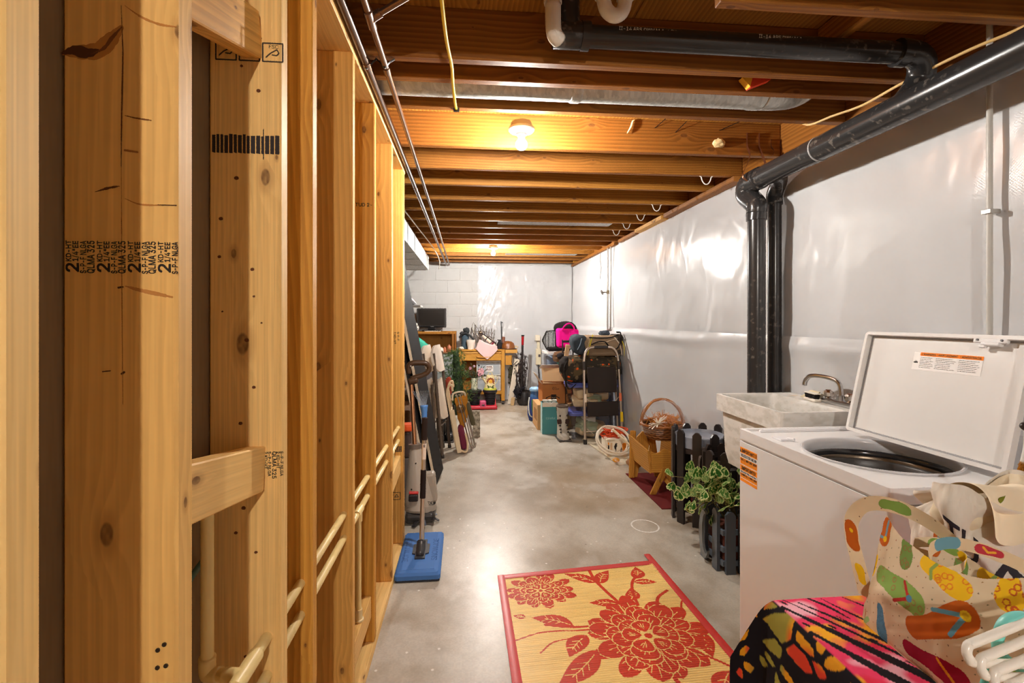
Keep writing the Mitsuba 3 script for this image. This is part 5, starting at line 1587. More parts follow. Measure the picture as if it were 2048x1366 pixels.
for x in (0, .44):
    lad(cyl((x, 0, 0.0), (x, 0, .05), .02, 14), 'rubber_foot', (28, 26, 26), 'satin')
    lad(mv(rbox(.03, .03, .10, .008), (.013 if x == 0 else .427, 0, .855)), 'hinge_bracket', (52, 44, 40), 'satin', 30)
lad(mv(cbox(.03, .002, .09, .0005), (.428, -.0155, .50)), 'warning_label', (226, 120, 84), 'matte')
lad(mv(cbox(.03, .002, .09, .0005), (.012, -.0155, .50)), 'warning_label', (232, 214, 190), 'matte')
lad(mv(cbox(.032, .002, .11, .0005), (.436, -.0155, .28)), 'yellow_label', (240, 206, 40), 'matte')


# storage totes
def storage_tote(z, label, seed, x0=1.165, x1=1.735, y0=5.46, y1=5.86, h=.275):
    k = thing('storage_tote', label, 'storage box')
    taper = .025
    n_ = Polygon([(x0, y0), (x1, y0), (x1, y1), (x0, y1)]).buffer(-.04).buffer(.04, 5)
    part(k, 'bin', cat(loft([(n_.buffer(-taper), z), (n_.buffer(-.008), z + h - .02), (n_, z + h - .018), (n_, z + h)]), prism(n_.buffer(-taper), .002, z0=z)), m='clear_plastic', smooth=30)
    part(k, 'lid', cat(prism(n_.buffer(.012), .028, z0=z + h - .006), prism(n_.buffer(-.03), .016, z0=z + h + .022)), (80, 88, 150), 'satin', 30)
    for xx in (x0 - .012, x1 + .012):
        part(k, 'handle', mv(rbox(.012, .14, .035, .005), (xx, (y0 + y1) / 2, z + h - .01)), (80, 88, 150), 'satin', 30)
    r = random.Random(seed)
    for q_ in range(5):
        part(k, 'folded_linen', disp(mv(rbox(r.uniform(.16, .30), r.uniform(.18, .30), r.uniform(.07, .11), .03), (r.uniform(x0 + .17, x1 - .17), (y0 + y1) / 2 - .02 + r.uniform(-.02, .02), z + .06 + .038 * q_ * .9), (r.uniform(-8, 8), r.uniform(-14, 14), r.uniform(-12, 12))), .014, 9, q_), r.choice([(226, 196, 150), (230, 214, 188), (176, 182, 146), (236, 226, 210), (214, 178, 132)]), 'cloth', True)
    return k


storage_tote(.004, 'lower clear storage tote with a blue lid behind the step ladder', 4)
storage_tote(.325, 'upper clear storage tote with a blue lid under the camouflage bag', 9)
k = thing('grey_bin', 'dark grey storage bin against the wall behind the step ladder', 'storage box')
part(k, 'body', mv(rbox(.20, .42, .60, .02), (1.665, 6.17, .305)), (74, 82, 98), 'satin', 30)
part(k, 'lid', mv(rbox(.22, .44, .06, .015), (1.665, 6.17, .64)), (92, 112, 150), 'satin', 30)

# camouflage bag and duffel
k = thing('camouflage_bag', 'dark camouflage duffel with orange blotches lying on the upper tote', 'bag')
cmx = disp(mv(rbox(.70, .40, .31, .12), (1.435, 5.645, .80)), .045, 6, 2)
part(k, 'body', cmx, m='camo', smooth=True)
part(k, 'strap', tube([(1.12, 5.455, .90), (1.085, 5.445, .82), (1.09, 5.435, .74), (1.11, 5.425, .63), (1.13, 5.425, .585), (1.17, 5.425, .60), (1.22, 5.435, .64)], .012, 8, 5, flat=(1, .4)), (30, 26, 22), 'cloth', True)
part(k, 'strap', tube([(1.13, 5.485, .86), (1.09, 5.455, .78), (1.10, 5.445, .66), (1.115, 5.445, .52)], .009, 8, 5, flat=(1, .4)), (36, 32, 28), 'cloth', True)
part(k, 'end_pocket', disp(ell((1.12, 5.585, .84), (.06, .13, .11)), .02, 14), (40, 36, 34), 'cloth', True)
k = thing('tan_duffel', 'tan and black sports bag with yellow piping lying on the camouflage bag', 'bag')
part(k, 'body', disp(mv(rbox(.50, .34, .24, .10), (1.545, 5.645, 1.055)), .03, 7, 5), (146, 124, 100), 'cloth', True)
part(k, 'side_panel', disp(mv(rbox(.17, .31, .23, .08), (1.29, 5.645, 1.075), (0, -8, 0)), .03, 9, 2), (58, 66, 74), 'cloth', True)
part(k, 'side_panel', disp(mv(rbox(.09, .32, .23, .04), (1.735, 5.645, 1.08)), .02, 9, 3), (70, 62, 54), 'cloth', True)
for pts, r_, c_ in [([(1.36, 5.475, .96), (1.375, 5.455, 1.04), (1.40, 5.465, 1.13), (1.43, 5.505, 1.19)], .007, (226, 208, 60)), ([(1.34, 5.475, .97), (1.36, 5.455, 1.05), (1.385, 5.465, 1.14)], .005, (210, 196, 150)), ([(1.76, 5.475, .96), (1.745, 5.460, 1.03), (1.72, 5.465, 1.10), (1.67, 5.485, 1.17)], .006, (222, 206, 190)), ([(1.79, 5.475, .95), (1.785, 5.465, 1.04), (1.765, 5.475, 1.12)], .005, (226, 208, 60)),
                ([(1.43, 5.460, 1.12), (1.53, 5.450, 1.10), (1.63, 5.455, 1.13), (1.71, 5.475, 1.15)], .005, (214, 196, 170)), ([(1.38, 5.475, 1.16), (1.50, 5.455, 1.155), (1.62, 5.455, 1.16), (1.72, 5.485, 1.19)], .014, (34, 30, 28)), ([(1.40, 5.455, 1.08), (1.47, 5.415, 1.115), (1.55, 5.415, 1.11), (1.60, 5.435, 1.06), (1.68, 5.435, 1.03), (1.73, 5.445, 1.10), (1.74, 5.455, 1.21), (1.70, 5.485, 1.22)], .012, (30, 28, 28))]:
    part(k, 'piping' if r_ < .009 else 'strap', tube(pts, r_, 7, 5, flat=(1, .5)), c_, 'cloth', True)
part(k, 'panel_print', tube([(1.24, 5.460, 1.02), (1.27, 5.455, 1.08), (1.29, 5.460, 1.15)], .022, 8, 4, flat=(1, .25)), (104, 118, 130), 'cloth', True)
solo('duffel_lump', disp(ell((1.62, 5.705, 1.20), (.07, .06, .035)), .02, 20), (66, 74, 84), 'cloth', 'dark lump of clothing on top of the tan sports bag', 'clothing', smooth=True)

# boot
k = thing('walking_boot', 'grey orthopaedic walking boot standing before the storage totes', 'boot')
bc = (1.085, 5.56)
def bootring(z):
    w = np.interp(z, [0, .06, .15, .25, .33, .37], [.066, .064, .056, .058, .066, .068])
    d = np.interp(z, [0, .06, .12, .2, .3, .37], [.13, .12, .085, .072, .075, .078])
    off = np.interp(z, [0, .06, .14, .37], [-.055, -.045, 0, 0])
    return w, d, off
def bootf(U, V):
    z = V * .37
    w = np.interp(z, [0, .06, .15, .25, .33, .37], [.066, .064, .056, .058, .066, .068]); d = np.interp(z, [0, .06, .12, .2, .3, .37], [.13, .12, .085, .072, .075, .078]); off = np.interp(z, [0, .06, .14, .37], [-.055, -.045, 0, 0])
    t = U * 2 * PI
    return np.stack([bc[0] + w * np.sign(np.cos(t)) * np.abs(np.cos(t)) ** .75, bc[1] + off + d * np.sign(np.sin(t)) * np.abs(np.sin(t)) ** .75, z + .012 * np.sin(t) * V], -1)
part(k, 'shell', grid(bootf, 60, 40)[0], (176, 168, 154), 'satin', True)
part(k, 'collar', lathe([(.050, .30), (.066, .315), (.071, .35), (.070, .378), (.062, .385), (.054, .375), (.05, .33)], 40, (bc[0], bc[1], 0)), (104, 90, 78), 'cloth', True)
part(k, 'padding', lathe([(.055, .37), (.05, .34), (.0, .33)], 30, (bc[0], bc[1], 0)), (120, 100, 80), 'cloth', True)
part(k, 'sole', mv(rbox(.145, .27, .022, .008), (bc[0], bc[1] - .05, .011)), (64, 60, 58), 'satin', 30)
for s in (-1, 1):
    part(k, 'strap', mv(rbox(.05, .03, .055, .01), (bc[0] + s * .045, bc[1] - .062, .205), (0, s * 8, s * 25)), (66, 50, 44), 'cloth', 30)
    for z, w_ in ((.16, .014), (.125, .014), (.095, .010), (.27, .012)):
        part(k, 'vent', mv(prism([(-w_, 0), (w_, -.008), (w_ * .8, .014)], .012), (bc[0] + s * .04, bc[1] - .066 - (.03 if z < .15 else 0) - (.018 if z < .1 else 0), z), (90, 0, s * 20)), (48, 42, 40), 'matte', False)

# teal gift bag
k = thing('gift_bag', 'teal paper gift bag with white tissue in front of the cardboard boxes', 'bag')
x0, x1, y0, y1, hh = .885, 1.075, 5.77, 5.90, .375
part(k, 'body', cat(bx(x0, x1, y0, y0 + .003, 0.002, hh, .0008), bx(x0, x1, y1 - .003, y1, 0.002, hh, .0008), bx(x0, x0 + .003, y0, y1, 0.002, hh, .0008), bx(x1 - .003, x1, y0, y1, 0.002, hh, .0008), bx(x0, x1, y0, y1, 0.001, .005, .0008)), (74, 138, 140), 'matte', False)
part(k, 'side_band', bx(x0 - .0012, x0 + .001, y0 + .002, y1, 0.004, hh, .0004), (176, 208, 206), 'matte', False)
part(k, 'top_band', bx(x0 + .002, x1 - .002, y0 - .001, y0 + .001, hh - .05, hh + .001, .0004), (222, 208, 188), 'matte', False)
part(k, 'lettering', mv(meshkit.text_mesh("SPARK", .026, .0006), (x0 + .045, y0 - .0004, .175), (90, 0, 0)), (150, 190, 188), 'matte', False)
for i, (xx, s) in enumerate([(.93, 1), (.985, -1), (1.04, 1)]):
    part(k, 'tissue', disp(mv(lathe([(.002, 0), (.02, .02), (.036, .055)], 16, (xx, y0 + .06, hh - .03)), (0, 0, 0)), .012, 50, i), (240, 236, 226), 'matte', True)
part(k, 'handle', tube([(.94, y0 + .004, hh - .01), (.945, y0 - .004, hh + .004), (.98, y0 - .006, hh - .02), (1.01, y0 - .004, hh + .004), (1.02, y0 + .004, hh - .01)], .004, 6, 5), (230, 226, 220), 'matte', True)

# cardboard boxes
KR = (178, 112, 58)
k = thing('cardboard_box', 'plain cardboard box under the open box, behind the teal gift bag', 'box')
part(k, 'body', bx(.86, 1.14, 6.0, 6.45, 0.0, .31, .003), (196, 154, 106), 'matte', False)
part(k, 'side_print', bx(.8590, .8602, 6.05, 6.3, .10, .24, .0003), (150, 110, 70), 'matte', False)
k = thing('cardboard_box', 'open brown shipping box with raised flaps above the teal gift bag', 'box')
x0, x1, y0, y1, z0, z1 = .935, 1.222, 6.08, 6.44, .31, .56
part(k, 'body', cat(bx(x0, x1, y0, y0 + .005, z0, z1, .001), bx(x0, x1, y1 - .005, y1, z0, z1, .001), bx(x0, x0 + .005, y0, y1, z0, z1, .001), bx(x1 - .005, x1, y0, y1, z0, z1, .001), bx(x0, x1, y0, y1, z0, z0 + .005, .001)), KR, 'matte', False)
part(k, 'flap', mv(cbox(x1 - x0 - .01, .004, .20, .001), ((x0 + x1) / 2 - .005, y0 + .035, z1 + .098), (-22, 0, 2)), (196, 158, 116), 'matte', False)
part(k, 'flap', mv(cbox(x1 - x0 - .01, .004, .13, .001), ((x0 + x1) / 2 - .02, y0 + .13, z1 + .205), (66, 0, 6)), (236, 228, 216), 'matte', False)
part(k, 'flap', mv(cbox(.004, .34, .15, .001), (x0 - .035, (y0 + y1) / 2, z1 + .055), (0, -32, 0)), (206, 190, 170), 'matte', False)
part(k, 'tape', bx(x0 - .001, x1 + .001, y0 - .0012, y0 + .001, z1 - .012, z1 + .03, .0004), (150, 88, 40), 'satin', False)
BMx = basis((x0, y0 - .0012, z0), (1, 0, 0), (0, 0, 1))
pp = cat(mv(meshkit.text_mesh("01", .034, .0005), (.125, .175, 0)), mv(meshkit.text_mesh("MD", .012, .0005), (.185, .178, 0)), prism([(.11, .01), (.175, .01), (.175, .115), (.11, .115)], .0005),
         prism(unary_union([LineString([(.045 + .17 * t, .07 + .03 * math.sin(PI * t)) for t in np.linspace(0, 1, 20)]).buffer(.004), Polygon([(.04, .06), (.055, .085), (.062, .068)]), Polygon([(.222, .06), (.205, .085), (.20, .068)])]), .0004))
pp.apply_transform(BMx)
part(k, 'print', pp, (44, 32, 26), 'matte', False)
pw = cat(mv(prism(Point(.143, .048).buffer(.009), .0003), (0, 0, .0006)), mv(prism(LineString([(.122, .078), (.143, .070), (.164, .080)]).buffer(.003), .0003), (0, 0, .0006)), mv(meshkit.text_mesh("prime", .008, .0003), (.126, .022, .0006)))
pw.apply_transform(BMx)
part(k, 'print', pw, (176, 150, 124), 'matte', False)

# blue jug bag
k = thing('cooler_jug', 'blue cooler jug with a pale blue lid beside the cardboard boxes', 'jug')
jc = (.925, 6.60)
part(k, 'body', lathe([(0, .05), (.072, .05), (.082, .09), (.085, .30), (.072, .36), (.07, .40), (0, .40)], 36, (jc[0], jc[1], 0)), (64, 104, 156), 'satin')
part(k, 'lid', lathe([(0, .40), (.085, .40), (.09, .412), (.088, .43), (.07, .446), (0, .452)], 36, (jc[0], jc[1], 0)), (140, 184, 222), 'satin')
part(k, 'spout_cap', mv(rbox(.028, .03, .04, .008), (jc[0] + .035, jc[1] - .02, .462)), (52, 92, 150), 'satin', 30)
part(k, 'sleeve', disp(lathe([(.10, .0), (.115, .06), (.118, .18), (.10, .28), (.09, .30)], 30, (jc[0] + .005, jc[1], .01)), .018, 16, 2), (60, 74, 130), 'cloth', True)
part(k, 'base', disp(lathe([(0, 0), (.09, 0), (.10, .03), (.095, .06), (0, .06)], 24, (jc[0] + .03, jc[1], 0.002)), .006, 30), (56, 50, 48), 'cloth', True)
part(k, 'strap', tube([(.83, 6.55, .32), (.815, 6.52, .22), (.825, 6.50, .10), (.86, 6.5, .06)], .009, 7, 5, flat=(1, .4)), (206, 208, 200), 'cloth', True)
part(k, 'strap', tube([(.86, 6.50, .30), (.86, 6.485, .18), (.88, 6.48, .08)], .008, 7, 5, flat=(1, .4)), (60, 110, 80), 'cloth', True)

# the pile behind
k = thing('storage_crate', 'grey storage crate low in the pile behind the cardboard boxes', 'storage box')
part(k, 'body', mv(rbox(.56, .40, .68, .02), (1.36, 6.78, .34)), (120, 122, 124), 'satin', 30)
k = thing('clear_bin', 'clear plastic bin with a white rim under the black mesh bag', 'storage box')
n_ = Polygon([(1.07, 6.6), (1.40, 6.6), (1.40, 6.98), (1.07, 6.98)]).buffer(-.03).buffer(.03, 5)
part(k, 'bin', loft([(n_.buffer(-.02), .69), (n_.buffer(-.004), .90)]), m='clear_plastic', smooth=30)
part(k, 'rim', prism(n_.buffer(.01).difference(n_.buffer(-.02)), .03, z0=.90), (226, 224, 218), 'satin', 30)
part(k, 'contents', mv(rbox(.25, .3, .16, .02), (1.235, 6.79, .775)), (120, 134, 150), 'cloth', 30)
solo('bin_board', bx(1.03, 1.50, 6.55, 7.02, .681, .689, .002), (70, 68, 66), 'matte', 'dark board across the grey crate under the clear bin', 'board')
k = thing('mesh_bag', 'black pop-up mesh bag lying on the clear bin beside the pink tote', 'bag')
nets = [tube([(1.245 + q_, 6.82 + np.interp(q_, [-.2, -.14, -.02, .2], [.015, .13, .145, .14]) * math.cos(t), 1.075 + np.interp(q_, [-.2, -.14, -.02, .2], [.015, .13, .145, .14]) * math.sin(t)) for q_ in np.linspace(-.2, .19, 14)], .0016, 4, 1) for t in np.linspace(0, 2 * PI, 56, endpoint=False)]
nk_ = part(k, 'net', cat(*nets), (38, 36, 34), 'cloth', False)
lab(nk_, kind='stuff')
for q_ in (-.13, -.02, .10, .19):
    rr = np.interp(q_, [-.2, -.14, -.02, .2], [.02, .13, .145, .14])
    part(k, 'wire_hoop', tube([(1.245 + q_, 6.82 + rr * math.cos(t), 1.075 + rr * math.sin(t)) for t in np.linspace(0, 2 * PI, 28, endpoint=False)], .004, 6, 1, True), (32, 30, 28), 'cloth', True)
part(k, 'panel', disp(mv(rbox(.20, .02, .23, .01), (1.30, 6.68, 1.075)), .01, 20), (40, 37, 35), 'cloth', True)
part(k, 'base_panel', disp(mv(rbox(.30, .2, .05, .02), (1.26, 6.76, .955)), .01, 20), (30, 28, 28), 'cloth', True)
k = thing('pink_tote', 'hot pink quilted tote bag on top of the pile by the right wall', 'bag')
part(k, 'body', disp(mv(rbox(.295, .12, .25, .03), (1.355, 6.56, 1.115)), .02, 9, 2), (236, 26, 140), 'cloth', True)
part(k, 'handle', tube([(1.27, 6.51, 1.22), (1.29, 6.505, 1.265), (1.335, 6.505, 1.305), (1.38, 6.505, 1.31), (1.42, 6.505, 1.275), (1.44, 6.51, 1.22)], .020, 10, 5, flat=(1, .5)), (232, 30, 140), 'cloth', True)
part(k, 'seam', tube([(1.37, 6.49, 1.225), (1.372, 6.482, 1.12), (1.375, 6.485, 1.02)], .003, 6, 4), (196, 16, 112), 'cloth', True)
solo('black_cushion', disp(ell((1.36, 6.74, 1.245), (.16, .08, .085)), .03, 9), (34, 31, 32), 'cloth', 'black padded lump behind the pink tote bag', 'cushion', smooth=True)
k = thing('luggage_handle', 'black pull handle of a suitcase before the pink tote bag', 'handle')
part(k, 'bar', tube([(1.215, 6.2, .62), (1.215, 6.2, 1.07), (1.222, 6.2, 1.085), (1.34, 6.2, 1.085), (1.35, 6.2, 1.07), (1.35, 6.2, .64)], .009, 8, 2), (36, 33, 33), 'satin', True)
part(k, 'grip', mv(rbox(.125, .025, .03, .01), (1.283, 6.2, 1.085)), (42, 38, 38), 'satin', 30)
solo('wood_offcut', mv(cbox(.055, .02, .34, .003), (1.245, 6.13, .88), (0, 8, 0)), (226, 186, 140), 'matte', 'pale strip of wood standing in the pile under the pull handle', 'board')
solo('leopard_cloth', disp(ell((1.19, 6.25, .885), (.10, .07, .075)), .03, 18), (96, 72, 54), 'cloth', 'bundle of brown animal-print cloth above the open shipping box', 'cloth bundle', smooth=True, vc=None)
solo('black_pouch', disp(ell((1.185, 6.16, .905), (.058, .04, .04)), .014, 22), (44, 40, 42), 'cloth', 'dark pouch on the animal-print cloth above the open shipping box', 'pouch', smooth=True)
solo('blue_bottle', lathe([(0, 0), (.026, 0), (.03, .02), (.022, .14), (.012, .18), (0, .18)], 20, (1.262, 6.19, .79)), (74, 92, 200), 'satin', 'blue plastic bottle standing beside the animal-print cloth', 'bottle')
solo('green_cloth', mv(prism([(0, 0), (.17, .0), (.16, -.12), (.10, -.10)], .012), (1.13, 6.17, .82), (80, 0, 0)), (60, 124, 104), 'cloth', 'green cloth corner hanging over the open shipping box', 'cloth')
k = thing('parcel_stack', 'dark carton standing under the camouflage bag behind the open shipping box', 'box')
part(k, 'body', bx(1.235, 1.45, 6.17, 6.50, 0.0, .78, .004), (112, 78, 48), 'matte', False)
# ------------------------------------------------------------------ at the back wall
rb_ = random.Random(33)
PY = (222, 156, 58)
k = thing('work_table', 'yellow pine work table with a drawer and side leaf at the back wall', 'table')
tX0, tX1, tY0, tY1, tZ = -0.15, 0.60, 7.86, 8.26, .885
plank(k + '__tabletop', (tX0, (tY0 + tY1) / 2, tZ - .012), (tX1, (tY0 + tY1) / 2, tZ - .012), tY1 - tY0, .024, (0, 0, 1), 4)
plank(k + '__leaf', (tX1 + .005, 7.98, tZ - .03), (tX1 + .20, 7.98, tZ - .03), .26, .055, (0, 0, 1), 3)
plank(k + '__leaf_apron', (tX1 + .01, 7.90, .71), (tX1 + .12, 7.90, .71), .155, .02, (0, 1, 0), 4)
for x in (tX0 + .03, tX1 - .03):
    for y in (tY0 + .03, tY1 - .03):
        plank(k + '__leg', (x, y, .06), (x, y, tZ - .024), .055, .055, (0, 1, 0), 4)
        part(k, 'caster', cyl((x - .018, y, .028), (x + .018, y, .028), .028, 16), (40, 36, 34), 'satin')
        part(k, 'caster_stem', cyl((x, y, .04), (x, y, .065), .01, 8), (90, 86, 80), 'metal')
plank(k + '__apron', (tX0 + .06, tY0 + .012, .835), (tX1 - .06, tY0 + .012, .835), .03, .02, (0, 1, 0), 3)
dr_ = plank(k + '__drawer', (tX0 + .06, tY0 + .006, .762), (tX1 - .06, tY0 + .006, .762), .105, .02, (0, 1, 0), 4)
part(dr_, 'pull', tube([(.15, tY0 - .004, .776), (.16, tY0 - .022, .768), (.26, tY0 - .026, .764), (.36, tY0 - .022, .768), (.37, tY0 - .004, .776)], .009, 8, 4), (206, 140, 50), 'satin', True)
plank(k + '__back_panel', (tX0 + .04, tY1 - .008, .47), (tX1 - .04, tY1 - .008, .47), .60, .01, (0, 1, 0), 7)
plank(k + '__back_rail', (tX0 + .06, tY1 - .02, .79), (tX1 - .06, tY1 - .02, .79), .12, .02, (0, 1, 0), 4)
for y in (tY0 + .03, tY1 - .03):
    plank(k + '__low_rail', (tX0 + .05, y, .19), (tX1 - .05, y, .19), .05, .022, (0, 1, 0), 4)
plank(k + '__low_shelf', (tX0 + .06, (tY0 + tY1) / 2, .205), (tX1 - .06, (tY0 + tY1) / 2, .205), tY1 - tY0 - .1, .012, (0, 0, 1), 4)

for i, (z0, z1, lb) in enumerate([(.46, .70, 'upper clear drawer box with a white label under the pine table'), (.215, .445, 'lower clear drawer box under the pine table')]):
    k = thing('drawer_box', lb, 'storage drawer')
    x0, x1, y0, y1 = .145, .535, 7.93, 8.2
    part(k, 'frame', cat(bx(x0, x1, y0, y1, z1 - .022, z1, .003), bx(x0, x1, y0, y1, z0, z0 + .014, .003), bx(x0, x0 + .014, y0, y1, z0, z1, .003), bx(x1 - .014, x1, y0, y1, z0, z1, .003)), (232, 230, 222), 'satin', False)
    part(k, 'front', bx(x0 + .016, x1 - .016, y0 + .004, y0 + .008, z0 + .018, z1 - .028, .001), (176, 184, 190), 'gloss', False)
    part(k, 'handle_lip', bx(x0 + .016, x1 - .016, y0 - .010, y0 + .006, z1 - .042, z1 - .028, .003), (222, 220, 212), 'satin', False)
    if i == 0:
        lk2 = part(k, 'paper_label', bx(.30, .415, y0 + .0015, y0 + .0035, .525, .62, .0005), (244, 238, 232), 'matte', False)
        part(lk2, 'print', cat(*[bx(.305, .305 + w_, y0 + .0008, y0 + .002, z, z + .010, .0002) for z, w_ in ((.60, .09), (.578, .10), (.550, .08))]), (96, 62, 62), 'matte', False)
        part(k, 'latch', bx(.168, .20, y0 - .002, y0 + .005, .615, .635, .002), (60, 60, 62), 'satin', False)

# on the table
k = thing('garden_figure', 'dark figure with its head tilted on a blue-grey base, left end of the pine table', 'figurine')
part(k, 'body', disp(lathe([(0, 0), (.075, 0), (.062, .05), (.055, .12), (.066, .20), (.05, .26), (0, .28)], 24, (-.04, 8.08, tZ)), .01, 30), (64, 84, 98), 'matte', True)
part(k, 'head', disp(ell((-.015, 8.06, tZ + .30), (.055, .05, .05), (0, 20, 0)), .012, 30), (50, 54, 56), 'matte', True)
part(k, 'arms', tube([(-.13, 8.03, tZ + .19), (-.08, 8.0, tZ + .25), (-.02, 8.0, tZ + .26), (.05, 8.0, tZ + .21), (.10, 7.99, tZ + .15)], .017, 8, 5), (44, 46, 48), 'matte', True)
part(k, 'snout', disp(ell((-.085, 8.03, tZ + .255), (.04, .035, .032)), .012, 40, 2), (46, 46, 48), 'matte', True)
part(k, 'patch', ell((-.082, 7.998, tZ + .25), (.016, .008, .018)), (214, 212, 206), 'matte', True)
solo('white_pot', lathe([(0, 0), (.052, 0), (.068, .11), (.072, .115), (.073, .155), (.066, .155), (.06, .12), (0, .11)], 28, (.055, 7.96, tZ)), (232, 222, 210), 'satin', 'white flower pot on the left end of the pine table', 'pot')
solo('small_white_shell', disp(ell((-.10, 7.94, tZ + .022), (.045, .03, .022)), .014, 40), (232, 224, 210), 'matte', 'small white lumpy ornament at the left edge of the pine table', 'ornament', smooth=True)
k = thing('wire_basket', 'tall tangled wire basket standing behind the pink cloth on the pine table', 'basket')
ws_ = []
for i in range(22):
    a = i / 22 * PI
    x = .06 + .40 * i / 22
    hgt = .36 - .10 * (i / 22) + .08 * math.sin(i * 1.7)
    ws_.append(tube([(x, 8.16, tZ), (x + rb_.uniform(-.03, .03), 8.17, tZ + hgt * .5), (x + rb_.uniform(-.05, .05), 8.15, tZ + hgt), (x + rb_.uniform(-.08, .08), 8.12, tZ + hgt * .7)], .0032, 5, 4))
for z in (.10, .20, .27):
    ws_.append(tube([(.05, 8.15, tZ + z), (.2, 8.13, tZ + z + .02), (.35, 8.15, tZ + z), (.46, 8.17, tZ + z - .03)], .003, 5, 5))
wk_ = part(k, 'wires', cat(*ws_), (120, 108, 92), 'metal', False)
lab(wk_, kind='stuff')
part(k, 'flower', disp(ell((.21, 8.10, tZ + .26), (.035, .02, .035)), .014, 40), (150, 132, 112), 'metal', True)

def pinkcloth(U, V):
    x = .13 + .34 * U + .03 * (V - .5)
    back = np.clip(V - .50, 0, 1)
    hump = .17 * np.sin(PI * np.clip((1 - V) / .9, 0, 1)) ** 2 * (1.0 - .75 * U) * np.clip(U * 6, 0, 1) + .05 * (meshkit.fbm(np.stack([U * 5, V * 5, U * 0], -1), 3, 2) - .5)
    y = 8.14 - .31 * np.minimum((V) / .62, 1)
    dropv = np.clip(V - .62, 0, 1)
    tri = (1 - np.abs(2 * U - 1))
    z = tZ + .008 + np.where(V < .62, hump, 0) + np.where(V >= .62, 0, 0)
    z = np.where(V >= .62, tZ + .008 + hump * np.clip(1 - dropv * 9, 0, 1) - dropv / .38 * .165 * tri ** .8, z)
    y = np.where(V >= .62, 7.835 - .006 * tri, y)
    return np.stack([x, y, z], -1)
k = thing('pink_cloth', 'pink cloth draped over the front edge of the pine table', 'cloth')
part(k, 'drape', grid(pinkcloth, 60, 90)[0], (232, 200, 198), 'cloth', True)
k = thing('paper_lantern', 'long cream and black striped ornament lying across the pink cloth', 'ornament')
lp0, lp1 = np.array([.24, 7.93, tZ + .235]), np.array([.45, 7.90, tZ + .065])
part(k, 'body', tube([lp0, lp0 * .7 + lp1 * .3, lp0 * .3 + lp1 * .7, lp1], [.018, .036, .038, .03], 14, 5), (238, 224, 204), 'matte', True)
for q_ in (.0, .34, .70):
    p = lp0 * (1 - q_) + lp1 * q_
    d = (lp1 - lp0) / np.linalg.norm(lp1 - lp0)
    part(k, 'band', cyl(p - d * .006, p + d * .006, .041 if q_ > .1 else .022, 14), (44, 32, 30), 'matte')
p = lp0 * .2 + lp1 * .8
part(k, 'maroon_band', cyl(p - d * .016, p + d * .016, .040, 14), (120, 34, 50), 'matte')
part(k, 'rod', tube([(.17, 7.93, tZ + .25), (.22, 7.93, tZ + .255), (.30, 7.89, tZ + .215), (.46, 7.86, tZ + .09)], .008, 7, 4), (40, 32, 30), 'matte', True)
solo('glass_jar', lathe([(0, 0), (.05, 0), (.06, .04), (.058, .11), (.03, .14), (.03, .155), (0, .155)], 24, (.515, 8.0, tZ)), (40, 42, 46), 'gloss', 'dark round jar on the pine table before the leaning barrel', 'jar')
solo('silver_ribbon', tube([(.43, 7.92, tZ + .01), (.45, 7.90, tZ + .05), (.47, 7.90, tZ + .10), (.49, 7.92, tZ + .14)], .012, 6, 5, flat=(1, .3)), (226, 226, 226), 'satin', 'strip of white ribbon standing beside the dark jar', 'ribbon', smooth=True)
k = thing('toy_rifle', 'dark upright gun barrel leaning on the back wall behind the pine table', 'toy gun')
part(k, 'barrel', cyl((.566, 8.05, tZ), (.557, 8.13, 1.335), .011, 12, .009), (74, 76, 78), 'metal')
part(k, 'front_sight', mv(cbox(.03, .012, .016, .003), (.567, 8.125, 1.318)), (60, 60, 62), 'metal')
part(k, 'stock', mv(rbox(.05, .04, .20, .014), (.585, 8.03, tZ + .10), (-6, 4, 0)), (112, 58, 24), 'satin', 30)
k = thing('leather_hat', 'brown leather cap on the right end of the pine table', 'hat')
part(k, 'crown', disp(mv(lathe([(.115, 0), (.113, .04), (.095, .09), (.06, .12), (.001, .128)], 30), (.665, 8.0, tZ)), .018, 14), (132, 76, 30), 'satin', True)
part(k, 'brim', disp(lathe([(.09, .004), (.14, .0), (.145, .006), (.10, .014)], 30, (.665, 8.0, tZ)), .006, 18), (58, 42, 30), 'satin', True)
solo('dried_stems', cat(*[tube([(.74, 7.97, tZ + .01), (.78, 7.96, tZ + .03 + rb_.uniform(0, .03)), (.81 + rb_.uniform(-.02, .03), 7.96, tZ + rb_.uniform(.0, .06))], .004, 5, 4) for _ in range(9)]), (206, 186, 150), 'matte', 'bunch of pale dried stems sticking out beside the leather cap', 'dried stems', smooth=False)

